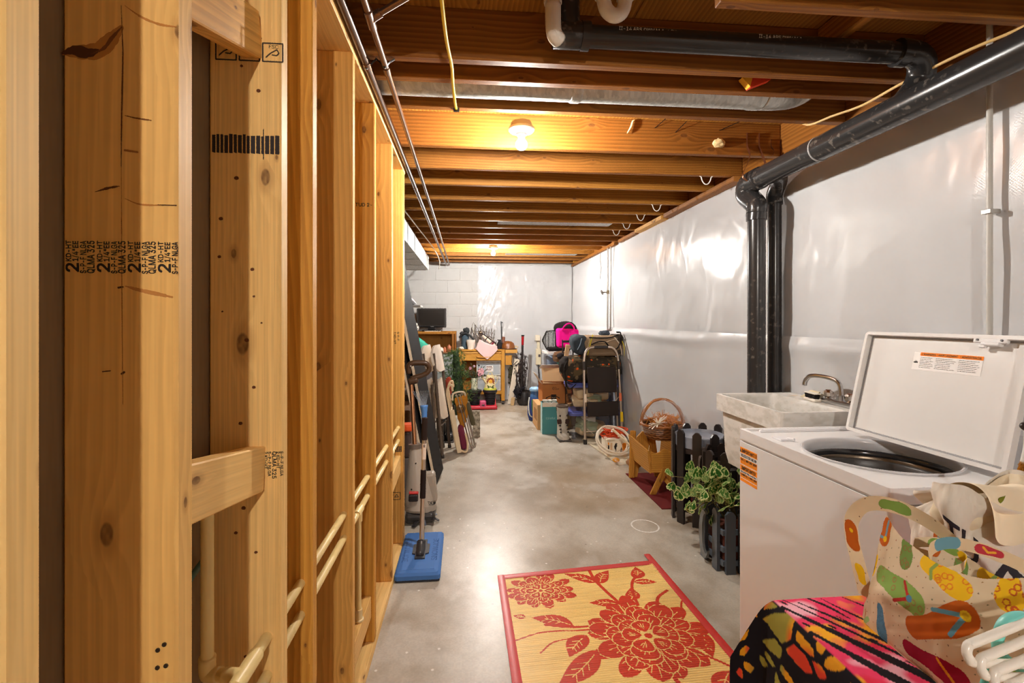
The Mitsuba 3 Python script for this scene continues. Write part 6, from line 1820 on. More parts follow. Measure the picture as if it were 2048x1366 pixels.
# under and before the table
k = thing('stepper_toy', 'red plastic stepper with two black rubber bellows on the floor before the pine table', 'exercise stepper')
RDX = (200, 40, 56)
part(k, 'base', mv(rbox(.45, .26, .055, .024), (.225, 7.53, .035)), RDX, 'satin', 30)
part(k, 'hump', mv(rbox(.10, .12, .10, .02), (.232, 7.46, .085)), (196, 70, 110), 'satin', 30)
part(k, 'button', ell((.235, 7.405, .075), (.026, .012, .012)), (30, 28, 28), 'satin', True)
part(k, 'side_post', mv(hullmesh([(-.012, -.02, 0), (.012, -.02, 0), (.012, .02, 0), (-.012, .02, 0), (.0, -.01, .11), (.006, .01, .11)]), (.425, 7.5, .05)), (210, 60, 66), 'satin', 30)
for x in (.105, .345):
    prof = [(0, .05), (.055, .05)]
    for i in range(7):
        z = .06 + i * .026
        prof += [(.062 + .004 * i, z), (.078 + .003 * i, z + .009), (.078 + .003 * i, z + .015), (.062 + .004 * i, z + .024)]
    prof += [(.10, .245), (.112, .262), (.112, .285), (.10, .292), (0, .292)]
    part(k, 'bellows', lathe(prof, 30, (x, 7.53, 0)), (36, 34, 37), 'satin')
    part(k, 'green_band', lathe([(.072, .068), (.078, .071), (.072, .075)], 30, (x, 7.53, 0)), (60, 120, 90), 'satin')
k = thing('flower_vase', 'printed vase of pink flowers on the left black bellows', 'vase')
vcx, vcy = .105, 7.53
part(k, 'vase', lathe([(0, 0), (.046, 0), (.05, .02), (.05, .17), (.044, .18), (.038, .18), (.038, .15), (0, .15)], 24, (vcx, vcy, .292)), (206, 206, 178), 'satin')
for i in range(16):
    a, z = rb_.uniform(PI, 2 * PI), rb_.choice([.305, .32, .44, .455, .37, .40])
    part(k, 'vase_print', mv(ell((0, 0, 0), (.007, .003, .010), sub=1), (vcx + .0495 * math.cos(a), vcy + .0495 * math.sin(a), z), (0, 0, math.degrees(a) + 90)), rb_.choice([(60, 52, 60), (120, 140, 150), (236, 234, 220), (170, 120, 60)]), 'satin', True)
fol = []
for i in range(60):
    d = np.array([rb_.gauss(0, .8), rb_.gauss(0, .5), rb_.uniform(.2, 1.0)]); d /= np.linalg.norm(d)
    L_ = rb_.uniform(.12, .26)
    p1 = np.array([vcx, vcy, .46]) + d * L_
    fol.append(tube([(vcx, vcy, .45), np.array([vcx, vcy, .47]) + d * L_ * .5, p1], .0022, 4, 3))
    fol.append(mv(ell((0, 0, 0), (.016, .006, .010), sub=1), tuple(p1 - d * .03), (rb_.uniform(-60, 60), rb_.uniform(-60, 60), rb_.uniform(0, 180))))
fk_ = part(k, 'foliage', cat(*fol), (70, 74, 52), 'matte', False)
lab(fk_, kind='stuff')
for (x, z, s_, c_) in [(.20, .585, .046, (214, 158, 168)), (.185, .54, .03, (206, 146, 160)), (.04, .63, .022, (190, 130, 146)), (.10, .66, .018, (190, 160, 174)), (-.03, .59, .016, (170, 108, 126)), (.225, .55, .022, (216, 176, 184))]:
    pet = [mv(ell((0, 0, 0), (s_ * .62, s_ * .2, s_ * .45), sub=2), (x + s_ * .55 * math.cos(t), vcy - .10 + rb_.uniform(-.01, .01), z + s_ * .55 * math.sin(t)), (0, -math.degrees(t), 0)) for t in np.linspace(0, 2 * PI, 7)[:-1]]
    part(k, 'blossom', cat(*pet), c_, 'matte', True)
k = thing('milk_can', 'cream painted watering can with a big sunflower on the right black bellows', 'watering can')
mc = (.345, 7.52, .292)
part(k, 'body', lathe([(0, 0), (.098, 0), (.10, .012), (.086, .04), (.074, .12), (.064, .18), (.056, .215), (.05, .22), (0, .205)], 30, mc), (230, 212, 160), 'satin')
part(k, 'spout', tube([(.285, 7.50, .40), (.25, 7.49, .45), (.22, 7.48, .50)], [.022, .016, .012], 10, 4), (226, 208, 160), 'satin', True)
part(k, 'handle', tube([(.40, 7.50, .36), (.445, 7.49, .41), (.455, 7.49, .47), (.43, 7.49, .505), (.395, 7.50, .49)], .005, 8, 5), (226, 210, 160), 'satin', True)
part(k, 'top_handle', tube([(.31, 7.52, .51), (.32, 7.52, .55), (.345, 7.52, .565), (.37, 7.52, .55), (.38, 7.52, .51)], .006, 8, 4), (226, 210, 160), 'satin', True)
sf = [mv(ell((0, 0, 0), (.020, .004, .012), sub=1), (.35 + .042 * math.cos(t), 7.452 + .006 * abs(math.cos(t)), .425 + .042 * math.sin(t)), (0, -math.degrees(t), 0)) for t in np.linspace(0, 2 * PI, 13)[:-1]]
part(k, 'sunflower_petals', cat(*sf), (140, 70, 40), 'matte', True)
part(k, 'sunflower_heart', ell((.35, 7.447, .425), (.030, .006, .030)), (232, 172, 60), 'matte', True)
part(k, 'painted_leaves', cat(*[mv(ell((0, 0, 0), (.030, .004, .010), sub=1), (.35 + dx, 7.438, .35 + dz), (0, r_, 0)) for dx, dz, r_ in ((-.03, .0, 40), (.03, .0, -40), (.0, -.02, 80), (-.02, -.025, 20), (.025, -.025, -20))]), (70, 86, 42), 'matte', True)
part(k, 'green_base', lathe([(.099, .002), (.1005, .012), (.092, .03), (.089, .032)], 30, mc), (190, 196, 70), 'satin')

# things right of the table
solo('white_plank', mv(cbox(.085, .022, .74, .003), (.735, 7.80, .375), (4, 8.5, 0)), (226, 214, 196), 'matte', 'short white painted plank leaning at the right of the pine table', 'plank')
solo('plank_offcut', mv(cbox(.055, .03, .13, .003), (.715, 7.76, .066), (4, 8, 0)), (200, 170, 124), 'matte', 'small wooden offcut at the foot of the white plank', 'plank')
k = thing('iron_pot', 'round black pot holding dark sticks by the back wall', 'pot')
part(k, 'body', lathe([(0, 0), (.085, .0), (.115, .04), (.122, .11), (.108, .19), (.10, .21), (.106, .225), (.09, .225), (.09, .06), (0, .05)], 32, (.905, 7.80, 0.002)), (34, 32, 34), 'satin')
part(k, 'handle', tube([(1.01, 7.76, .16), (1.03, 7.74, .12), (1.03, 7.74, .07), (1.012, 7.75, .03)], .007, 8, 5), (150, 146, 140), 'metal', True)
fl_ = [mv(ell((0, 0, 0), (.03, .010, .022), sub=1), (.80 + rb_.gauss(0, .035), 7.70 + rb_.gauss(0, .02), .22 + rb_.gauss(0, .045)), (rb_.uniform(-90, 90), rb_.uniform(-90, 90), 0)) for _ in range(34)]
solo('black_flowers', cat(*fl_), (36, 35, 40), 'cloth', 'bunch of black cloth flowers drooping against the black pot', 'artificial flowers', smooth=True)
k = thing('lidded_pole', 'dark pole with a red tip standing in the black pot', 'pole')
part(k, 'shaft', tube([(.858, 7.80, .06), (.862, 7.79, .5), (.872, 7.78, .80), (.876, 7.78, .97)], [.024, .022, .019, .017], 12, 4), (46, 42, 42), 'gloss', True)
part(k, 'red_tip', tube([(.876, 7.78, .96), (.878, 7.78, 1.02), (.879, 7.78, 1.10)], [.019, .021, .022], 12, 3), (150, 24, 30), 'gloss', True)
part(k, 'cap', lathe([(0, 0), (.024, 0), (.024, .02), (0, .022)], 16, (.879, 7.78, 1.10)), (36, 32, 32), 'gloss')
br_ = []
for i in range(46):
    x = .86 + rb_.gauss(0, .055)
    h_ = rb_.uniform(.45, .84)
    br_.append(tube([(.89 + rb_.uniform(-.05, .05), 7.80 + rb_.uniform(-.04, .04), .1), (x, 7.79, h_ * .6), (x + rb_.uniform(-.05, .05), 7.77, h_), (x + rb_.uniform(-.07, .07), 7.75, h_ - rb_.uniform(0, .06))], .0042, 5, 4))
    br_.append(mv(ell((0, 0, 0), (.014, .006, .02), sub=1), (x + rb_.uniform(-.05, .05), 7.77, h_ - rb_.uniform(0, .2)), (rb_.uniform(0, 90), rb_.uniform(0, 90), 0)))
bk_ = solo('dark_branches', cat(*br_), (52, 44, 42), 'matte', 'tangle of dark dry branches standing in the black pot around the pole', 'branches', smooth=False)
solo('grape_garland', cat(*[mv(ell((0, 0, 0), (.018, .012, .022), sub=1), (.70 + rb_.gauss(0, .02) + .03 * (z - .3), 7.93, z), (rb_.uniform(0, 90), 0, 0)) for z in np.linspace(.12, .62, 60)]), (66, 62, 44), 'matte', 'dusky hanging garland between the pine table and the white plank', 'garland', smooth=True)
k = thing('wall_box', 'beige electrical box with a cable on the back wall behind the pile', 'electrical box')
part(k, 'case', mv(rbox(.085, .06, .27, .008), (1.20, 8.26, .735)), (222, 212, 182), 'satin', 30)
part(k, 'hood', mv(rbox(.08, .07, .10, .012), (1.185, 8.25, 1.055)), (236, 226, 204), 'satin', 30)
part(k, 'neck', mv(rbox(.05, .05, .14, .008), (1.20, 8.26, .93)), (226, 216, 188), 'satin', 30)
part(k, 'display', mv(cbox(.038, .004, .045, .001), (1.215, 8.228, .755)), (92, 84, 84), 'gloss', False)
part(k, 'arm', tube([(1.13, 8.24, 1.005), (1.16, 8.22, 1.0), (1.22, 8.22, .995)], .004, 6, 3), (120, 108, 92), 'metal', True)
part(k, 'cable', tube([(1.205, 8.26, .61), (1.205, 8.26, .5), (1.21, 8.25, .40), (1.20, 8.25, .30)], .012, 8, 5), (56, 54, 54), 'satin', True)

# television cabinet
k = thing('tv_cabinet', 'brown wooden cabinet under the television in the far left corner', 'cabinet')
cx0, cx1, cy0, cy1 = -1.30, -.182, 7.90, 8.28
plank(k + '__top', (cx0, 8.09, 1.155), (cx1, 8.09, 1.155), .38, .042, (0, 0, 1), 7)
for x in (cx0 + .012, cx1 - .012):
    plank(k + '__side', (x, 8.09, 0.0), (x, 8.09, 1.134), .38, .022, (1, 0, 0), 8)
plank(k + '__face_stile', (cx1 - .05, 7.905, 0), (cx1 - .05, 7.905, 1.134), .035, .018, (0, 1, 0), 8)
plank(k + '__back', (-.74, 8.265, .28), (-.74, 8.265, 1.134), 1.08, .012, (0, 1, 0), 6)
plank(k + '__shelf', (cx0 + .02, 8.09, .55), (cx1 - .02, 8.09, .55), .36, .022, (0, 0, 1), 7)
plank(k + '__bottom', (cx0 + .02, 8.09, .08), (cx1 - .02, 8.09, .08), .36, .022, (0, 0, 1), 7)
k = thing('television', 'small black flat television on the brown cabinet', 'television')
part(k, 'housing', mv(rbox(.478, .05, .315, .012), (-.585, 8.11, 1.395)), (40, 38, 37), 'satin', 30)
part(k, 'screen', bx(-.80, -.37, 8.083, 8.086, 1.268, 1.535, .001), (40, 36, 33), 'gloss', False)
part(k, 'speaker_bar', bx(-.79, -.38, 8.081, 8.086, 1.243, 1.263, .001), (28, 27, 27), 'gloss', False)
part(k, 'logo', bx(-.60, -.55, 8.0795, 8.0815, 1.250, 1.256, .0003), (170, 170, 170), 'metal', False)
part(k, 'neck', mv(rbox(.12, .04, .06, .01), (-.585, 8.11, 1.225)), (30, 29, 29), 'gloss', 30)
part(k, 'base', mv(rbox(.30, .17, .020, .009), (-.585, 8.09, 1.187)), (30, 29, 29), 'gloss', 30)
solo('tv_papers', mv(cbox(.26, .12, .008, .001), (-.56, 7.985, 1.181), (0, 0, 8)), (206, 200, 190), 'matte', 'papers lying in front of the television base', 'papers')
k = thing('dog_figurine', 'white spotted dog figurine with a red base beside the television', 'figurine')
part(k, 'body', disp(ell((-.83, 7.98, 1.235), (.052, .05, .06)), .01, 40), (232, 226, 216), 'satin', True)
part(k, 'head', disp(ell((-.822, 7.945, 1.285), (.034, .034, .03)), .006, 50), (234, 228, 218), 'satin', True)
part(k, 'ear', cat(ell((-.852, 7.94, 1.282), (.008, .012, .02)), ell((-.792, 7.94, 1.282), (.008, .012, .02))), (40, 36, 36), 'satin', True)
for dx, dz in ((-.03, .235), (.018, .25), (.035, .222), (-.008, .212), (.028, .19)):
    part(k, 'spot', ell((-.83 + dx, 7.934 + abs(dx) * .3, 1.0 + dz), (.008, .006, .008), sub=2), (44, 40, 38), 'satin', True)
part(k, 'red_base', mv(rbox(.10, .07, .035, .012), (-.90, 7.95, 1.194)), (206, 40, 36), 'satin', 30)
solo('cork_panel', bx(-1.02, -.86, 8.285, 8.30, 1.18, 1.46, .003), (156, 118, 74), 'matte', 'brown board leaning on the wall left of the television', 'board')
k = thing('wall_shelf', 'grey shelf bracketed at the left with folded grey goods on it', 'shelf')
part(k, 'board', mv(cbox(.55, .35, .022, .003), (-.83, 6.05, 1.535), (0, 2, 0)), (156, 154, 152), 'satin', False)
part(k, 'bracket', mv(cbox(.03, .28, .12, .003), (-.92, 6.05, 1.465)), (120, 118, 116), 'metal', False)
part(k, 'support_post', cyl((-1.0, 6.15, 0), (-1.0, 6.15, 1.53), .02, 12), (130, 128, 126), 'metal')
solo('grey_tarp', disp(mv(hullmesh([(-.2, -.1, 0), (.16, -.1, 0), (.16, .1, 0), (-.2, .1, 0), (-.14, -.06, .24), (-.10, .06, .24), (-.02, 0, .2)]), (-.78, 6.05, 1.555)).subdivide().subdivide().subdivide(), .022, 12, 4), (150, 152, 156), 'satin', 'crumpled grey plastic bundle on the grey shelf', 'tarp', smooth=True)

# fabrics and bits on the cabinet's left
solo('teal_fabric', disp(mv(hullmesh([(-.13, -.08, 0), (.08, -.08, 0), (.12, 0, .20), (-.12, .05, .36), (-.10, -.06, .33), (.0, -.08, .25), (.10, -.05, .17)]), (-.66, 7.2, .79)).subdivide().subdivide().subdivide(), .03, 12, 3), (64, 164, 140), 'cloth', 'teal fabric heaped left of the folding chairs', 'fabric', smooth=True)
def patt(v):
    n_ = meshkit.noise(v * 38, 4)
    return np.where((n_ > .55)[:, None], lin((222, 226, 232)), np.where((n_ > .40)[:, None], lin((110, 124, 150)), lin((40, 46, 64))))
pm_ = disp(mv(rbox(.30, .22, .18, .06), (-.60, 7.12, .70)), .03, 10, 3)
pm_ = pm_.subdivide().subdivide()
solo('patterned_fabric', pm_, None, 'cloth', 'navy and white patterned fabric below the teal fabric', 'fabric', smooth=True, vc=patt(pm_.vertices))
solo('brown_hoop', tube([(-.53 + .07 * math.cos(t), 7.1, .86 + .09 * math.sin(t)) for t in np.linspace(-.6, 2.4, 12)], .008, 8, 3), (130, 84, 50), 'satin', 'brown curved handle in front of the teal fabric', 'handle', smooth=True)
k = thing('fabric_hamper', 'dim hamper holding the heaped fabrics behind the leaning boards', 'hamper')
part(k, 'body', mv(rbox(.36, .30, .62, .03), (-.62, 7.15, .31)), (92, 88, 92), 'cloth', 30)
solo('copper_ornament', cat(lathe([(0, 0), (.045, 0), (.03, .05), (.04, .07), (0, .12)], 16, (-.29, 7.82, .86)), lathe([(0, 0), (.035, 0), (.03, .06), (0, .09)], 14, (-.36, 7.84, .85))), (176, 104, 70), 'satin', 'pair of small copper ornaments right of the white chair backs', 'ornament', smooth=True)
solo('white_ornament', disp(ell((-.42, 7.80, .885), (.045, .04, .05)), .016, 30), (216, 212, 200), 'matte', 'pale knobbly ornament beside the copper ornaments', 'ornament', smooth=True)
k = thing('side_stand', 'plain small stand behind the garland carrying small ornaments', 'stand')
part(k, 'top', bx(-.52, -.20, 7.70, 7.88, .835, .855, .003), (120, 84, 52), 'satin', False)
part(k, 'panel', bx(-.50, -.22, 7.72, 7.87, 0, .835, .004), (150, 158, 156), 'matte', False)
# garland tree
k = thing('evergreen_garland', 'bushy artificial evergreen garland standing left of the pine table', 'artificial plant')
tw = []
for i in range(900):
    z = rb_.uniform(.14, .93)
    wz = np.interp(z, [.1, .35, .6, .93], [.17, .21, .19, .11])
    p = np.array([-.165 + .13 * (.6 - z) * .5 + rb_.gauss(0, .55) * wz, 7.10 + rb_.gauss(0, .4) * wz, z])
    d = np.array([rb_.gauss(0, 1), rb_.gauss(0, 1) - .4, rb_.gauss(0, .8)]); d /= np.linalg.norm(d)
    L_ = rb_.uniform(.045, .085)
    _, a_1, b_1 = frame(d)
    for s_ in range(5):
        t_ = s_ / 5 * 2 * PI
        e = (a_1 * math.cos(t_) + b_1 * math.sin(t_))
        tw.append(np.array([p + d * L_ * .1, p + d * L_ * .35 + e * .004, p + d * L_ * .8 + e * L_ * .45, p + d * L_ * .3 + e * .009]))
Vt = np.vstack(tw)
nt = len(tw)
Ft = np.vstack([np.array([[0, 1, 2], [0, 2, 3]]) + 4 * i for i in range(nt)])
gcols = np.repeat(np.array([lin(rb_.choice([(62, 92, 52), (84, 112, 62), (46, 70, 46), (104, 126, 78)])) for _ in range(nt)]), 4, 0)
gk = part(k, 'needles', trimesh.Trimesh(Vt, Ft, process=False), None, 'leaf', True, vc=gcols)
lab(gk, kind='stuff')
part(k, 'core', tube([(-.13, 7.10, .0), (-.14, 7.10, .4), (-.17, 7.10, .9)], [.07, .075, .04], 12, 5), (40, 52, 34), 'matte', True)
solo('red_bundle', disp(ell((-.27, 6.9, .42), (.06, .06, .14)), .03, 16), (120, 48, 34), 'cloth', 'dark red bundle low beside the evergreen garland', 'bundle', smooth=True)
# ------------------------------------------------------------------ beyond the end of the stud wall, left
# snow broom
k = thing('snow_broom', 'blue foam snow broom standing on its flat head, its pole upright', 'snow broom')
hx, hy = -.262, 2.825
HEAD = Polygon([(-.118, -.255), (.118, -.255), (.118, .255), (-.118, .255)]).buffer(-.014).buffer(.014, 6)
HM = rot(0, 0, 0.5); HM[:3, 3] = (hx, hy, 0)


def hd_(m, name, col, mt='matte', sm=35):
    m = m.copy(); m.apply_transform(HM)
    return part(k, name, m, col, mt, sm)


BLUE = (66, 112, 178)
hd_(prism(HEAD.buffer(-.004), .012, z0=.002), 'foam_base', (44, 50, 62), 'matte', False)
hd_(cat(loft([(HEAD, .013), (HEAD, .034), (HEAD.buffer(-.012), .046), (HEAD.buffer(-.035), .052)]), prism(HEAD.buffer(-.034), .002, z0=.0505)), 'foam_head', BLUE, 'matte', 30)
pl = Polygon([(-.024, -.11), (.024, -.11), (.024, -.06), (.042, -.05), (.042, .05), (.024, .06), (.024, .11), (-.024, .11), (-.024, .06), (-.042, .05), (-.042, -.05), (-.024, -.06)]).buffer(.004)
hd_(prism(pl, .010, z0=.050), 'socket_plate', (52, 56, 62), 'satin', False)
hd_(tube([(.0, -.09, .058), (.0, -.03, .075), (0, 0, .10)], [.02, .026, .024], 12, 4), 'socket', (46, 48, 52), 'satin', True)
for sx_ in (-1, 1):
    t = meshkit.text_mesh("SNOWJOE", .030, .0012, True)
    t.apply_scale([.26 / t.extents[0], 1, 1]); t.apply_translation([-.13, -.015, 0])
    hd_(mv(t, (sx_ * .078, 0, .0515), (0, 0, 90 if sx_ > 0 else -90)), 'raised_lettering', (50, 92, 156), 'matte', False)
px0, px1 = np.array([hx, hy, .06]), np.array([-.243, hy + .015, .80])
pt = lambda z: px0 + (px1 - px0) * ((z - .06) / .74)
part(k, 'pole', cyl(pt(.06), pt(.70), .0125, 18), (204, 196, 188), 'metal')
part(k, 'lower_grip', cyl(pt(.345), pt(.505), .0158, 18), (40, 32, 30), 'cloth')
part(k, 'upper_grip', cyl(pt(.675), pt(.80), .017, 18), (46, 36, 32), 'cloth')
part(k, 'label', cat(cyl(pt(.565), pt(.655), .0130, 18)), (222, 206, 190), 'matte')
part(k, 'label_print', mv(cbox(.010, .002, .014, .0003), tuple(pt(.642) + np.array([.002, -.0132, 0]))), (120, 110, 104), 'matte', False)
k = thing('fan_rake', 'fan rake with a blue ferrule and thin wire tines behind the snow broom pole', 'rake')
part(k, 'ferrule', tube([(-.25, 2.87, .76), (-.25, 2.875, .82), (-.253, 2.88, .865)], [.016, .017, .024], 14, 4), (72, 124, 190), 'satin', True)
for i in range(11):
    a = (i - 5) / 5
    part(k, 'tine', tube([(-.251 + a * .010, 2.878, .84), (-.26 + a * .022, 2.885, .885), (-.272 + a * .045, 2.89, .94), (-.272 + a * .046, 2.875, .948)], .0016, 5, 4), (176, 190, 206), 'metal', True)
part(k, 'handle', cyl((-.25, 2.87, .78), (-.262, 2.90, .0), .010, 10), (150, 130, 110), 'satin', True)

# powered yard tool
k = thing('yard_tool', 'grey powered yard tool with a brown loop handle standing behind the snow broom', 'power tool')
GRY = (172, 160, 146)
part(k, 'motor_housing', loft([(Point(-.325, 3.36).buffer(.095), .10), (affinity.scale(Point(-.325, 3.36).buffer(.092), 1, .85), .16), (affinity.scale(Point(-.338, 3.37).buffer(.070), 1, .9), .30), (Point(-.352, 3.38).buffer(.042), .44), (Point(-.355, 3.385).buffer(.036), .50)]), GRY, 'satin', True)
part(k, 'collar', cyl((-.356, 3.385, .485), (-.357, 3.387, .515), .043, 24), (104, 92, 82), 'satin')
part(k, 'base_shroud', loft([(affinity.scale(Point(-.315, 3.36).buffer(.10), 1.1, .9), .085), (affinity.scale(Point(-.32, 3.36).buffer(.098), 1.08, .9), .12)]), (150, 140, 128), 'satin', True)
part(k, 'shaft', cyl((-.357, 3.387, .5), (-.392, 3.47, .92), .0145, 16), (170, 120, 84), 'metal')
part(k, 'side_housing', mv(rbox(.10, .09, .20, .02), (-.262, 3.39, .22), (0, -6, 0)), (156, 144, 130), 'satin', 30)
for i in range(4):
    part(k, 'vent_slot', mv(cbox(.026, .004, .006, .001), (-.290, 3.293, .285 - .017 * i), (0, 14, 16)), (48, 42, 38), 'matte', False)
for x, z in ((-.345, .40), (-.35, .33), (-.37, .235), (-.31, .14)):
    part(k, 'screw', ell((x, 3.30 if z < .3 else 3.325, z), (.005, .004, .005), sub=2), (40, 36, 34), 'metal', True)
part(k, 'red_switch', mv(rbox(.062, .02, .016, .005), (-.353, 3.272, .222), (0, 4, 6)), (200, 56, 50), 'satin', 30)
part(k, 'battery', mv(rbox(.062, .03, .045, .008), (-.355, 3.275, .188)), (34, 31, 31), 'satin', 30)
part(k, 'mark', mv(meshkit.text_mesh("HEX", .022, .0008, True), (-.293, 3.2935, .128), (90, 0, 12)), (44, 38, 36), 'matte', False)
part(k, 'guard', disp(mv(rbox(.20, .18, .07, .03), (-.315, 3.36, .05)), .012, 20), (44, 42, 42), 'satin', True)
for i in range(9):
    a = i * .7
    part(k, 'blade', mv(cbox(.09, .025, .006, .002), (-.30 + .07 * math.cos(a), 3.33 + .07 * math.sin(a), .03 + .008 * (i % 3)), (20 * math.sin(i), 25 * math.cos(i), math.degrees(a))), [(40, 38, 40), (90, 100, 116)][i % 2], 'satin', False)
HB = (66, 44, 26)
part(k, 'handle', tube([(-.405, 3.46, .985), (-.408, 3.46, 1.035), (-.385, 3.46, 1.058), (-.33, 3.46, 1.062), (-.285, 3.46, 1.055), (-.268, 3.47, 1.025), (-.278, 3.47, .995), (-.31, 3.47, .975), (-.36, 3.47, .96), (-.392, 3.47, .945)], [.017, .02, .02, .019, .018, .018, .018, .018, .019, .02], 14, 6), HB, 'satin', True)
part(k, 'trigger_block', mv(rbox(.075, .05, .045, .018), (-.378, 3.465, .935), (0, -10, 0)), HB, 'satin', 30)
part(k, 'bolt', ell((-.392, 3.438, 1.04), (.007, .005, .007), sub=2), (200, 190, 180), 'metal', True)
k = thing('hedge_trimmer', 'orange and white power tool half hidden behind the last stud', 'power tool')
part(k, 'body', mv(rbox(.08, .12, .05, .015), (-.44, 3.7, .565)), (232, 90, 36), 'satin', 30)
part(k, 'grip', mv(rbox(.07, .10, .20, .02), (-.45, 3.72, .44)), (70, 56, 54), 'satin', 30)
part(k, 'stand', mv(rbox(.06, .08, .34, .01), (-.45, 3.72, .17)), (96, 90, 88), 'satin', 30)

# two leaning dark boards with pale edges
def leaning(name, label, bot, top, w, t, cat_, hgt=None):
    """A board whose bottom edge lies on the floor from bot[0] to bot[1] and whose face leans to the left."""
    k = thing(name, label, cat_)
    b0, b1 = np.array(bot[0], float), np.array(bot[1], float)
    ux = b1 - b0
    L = np.linalg.norm(ux)
    M = basis(b0, ux, np.array(top, float) - b0)
    H_ = np.linalg.norm(np.array(top, float) - b0 - (np.array(top) - b0) @ (ux / L) * ux / L)
    o = Polygon([(0, 0), (L, 0), (L, H_), (0, H_)])
    oo = o.buffer(-.001)
    core = prism(oo, t - .004, z0=.002); core.apply_transform(M)
    part(k, 'core', core, (222, 200, 168), 'matte', False)
    for z0, nm_ in ((0, 'face'), (t - .003, 'face')):
        fm_ = prism(o.buffer(-.0035), .003, z0=z0); fm_.apply_transform(M)
        part(k, nm_, fm_, (22, 20, 21), 'matte', False)
    for y_ in (.0,):
        pass
    em = prism(o.difference(o.buffer(-.004)), t - .006, z0=.003); em.apply_transform(M)
    part(k, 'edge_band', em, (228, 206, 176), 'matte', False)
    return k


leaning('game_board', 'tall dark board with pale edges leaning in front of the folding chairs', [(-.277, 4.06, .002), (-.236, 4.36, .045)], (-.49, 4.06, 1.39), .56, .026, 'board')
leaning('game_board', 'second dark board with pale edges leaning behind the taller one', [(-.325, 3.99, .002), (-.292, 4.26, .04)], (-.52, 3.99, 1.16), .56, .022, 'board')

# folding chairs seen from the side
def folding_chair(dx, dy, label):
    k = thing('folding_chair', label, 'chair')
    FRM = (88, 74, 62)
    Wd = .40
    C = rot(0, 0, -8); C[:3, 3] = (dx, dy, 0)

    def cp(name, m, col, mt='satin', sm=True):
        m = m.copy(); m.apply_transform(C)
        return part(k, name, m, col, mt, sm)

    for s, off in ((0, 0.0), (1, Wd)):
        cp('front_rail', cyl((-.045, off, .0), (-.135, off, 1.03), .0155, 10), FRM)
        yo = off + (.02 if s == 0 else -.02)
        cp('rear_leg', cyl((-.115, yo, .0), (-.155, yo, .72), .0135, 10), FRM)
        for q_ in (-.045, -.115):
            cp('foot_cap', cyl((q_, off, 0), (q_ - .003, off, .03), .0185, 10), (44, 38, 34))
    cp('cross_bar', cyl((-.075, 0, .30), (-.075, Wd, .30), .009, 8), FRM)
    cp('cross_bar', cyl((-.123, .02, .14), (-.123, Wd - .02, .14), .009, 8), FRM)

    def rshape(w, h, r):
        return Polygon([(0, 0), (w, 0), (w, h), (0, h)]).buffer(-r).buffer(r, 6)

    def panel(w, h, r, o, up, name, col):
        m = subdiv(prism(rshape(w, h, r), .020, z0=-.010), .03)
        v = m.vertices
        v[:, 2] += .035 * (1 - (2 * v[:, 0] / w - 1) ** 2)
        m.vertices = v
        m.apply_transform(basis(o, (0, 1, 0), up))
        cp(name, m, col, 'satin', 40)

    panel(Wd + .05, .27, .125, (-.115, -.025, .835), (-.055, 0, .27), 'backrest', (226, 212, 194))
    panel(Wd - .10, .40, .05, (-.075, .06, .36), (-.07, 0, .42), 'seat', (222, 208, 190))
    return k


def hull_strip(a, b, faces, nu, nv):
    n = len(a)
    F = list(faces) + [f[::-1] + n for f in np.asarray(faces)]
    ix = np.arange(n).reshape(nu, nv)
    loop = list(ix[:, 0]) + list(ix[-1, 1:]) + list(ix[-2::-1, -1]) + list(ix[0, -2:0:-1])
    for i in range(len(loop)):
        p, q_ = loop[i], loop[(i + 1) % len(loop)]
        F += [[p, q_, q_ + n], [p, q_ + n, p + n]]
    m = trimesh.Trimesh(np.vstack([a, b]), np.array(F), process=False)
    m.fix_normals()
    return m


folding_chair(-.20, 4.86, 'white and brown folding chair leaning edge-on, nearer the aisle of the two')
folding_chair(-.30, 4.84, 'white and brown folding chair leaning edge-on behind its twin')
k = thing('sling_chair', 'folded beige tubular chair with a wine-red pad leaning beside the white chairs', 'chair')
TN = (222, 196, 156)
for y in (4.99, 5.30):
    part(k, 'frame_side', tube([(-.085, y, .035), (-.115, y, .10), (-.185, y, .50), (-.205, y + .0, .62), (-.188, y, .69), (-.160, y, .70), (-.150, y, .64)], .0125, 10, 5), TN, 'satin', True)
part(k, 'frame_bar', tube([(-.075, 4.98, .045), (-.03, 5.0, .02), (-.005, 5.02, .03), (.0, 5.03, .10), (-.02, 5.02, .20)], .011, 10, 5), TN, 'satin', True)
part(k, 'frame_bar', cyl((-.168, 4.99, .42), (-.168, 5.30, .42), .010, 8), TN, 'satin', True)
part(k, 'side_plate', mv(cbox(.045, .006, .44, .002), (-.118, 4.975, .235), (0, -10, 0)), (230, 206, 168), 'satin', False)
part(k, 'pad', disp(mv(rbox(.06, .26, .22, .025), (-.055, 5.15, .14), (0, -12, 0)), .012, 20), (112, 46, 66), 'cloth', True)
k = thing('camp_chair', 'folded steel-wire chair with an ochre canvas seat, rightmost of the leaning chairs', 'chair')
for i, (x0_, x1_, yy_) in enumerate([(.045, -.115, 5.16), (.065, -.085, 5.20), (.082, -.065, 5.24), (.035, -.13, 5.30), (.09, -.05, 5.32)]):
    part(k, 'rod', tube([(x0_ + .005, yy_ + .03, .03), (x0_, yy_, .015), (x0_ - .012, yy_, .03), (x1_ + .02, yy_, .52), (x1_, yy_, .57), (x1_ - .012, yy_ + .03, .565)], .006, 8, 5), (186, 180, 172), 'chrome', True)
part(k, 'top_bar', tube([(-.155, 5.14, .52), (-.15, 5.14, .585), (-.10, 5.16, .605), (-.04, 5.18, .60), (-.02, 5.2, .56)], .010, 8, 5), (206, 190, 160), 'satin', True)
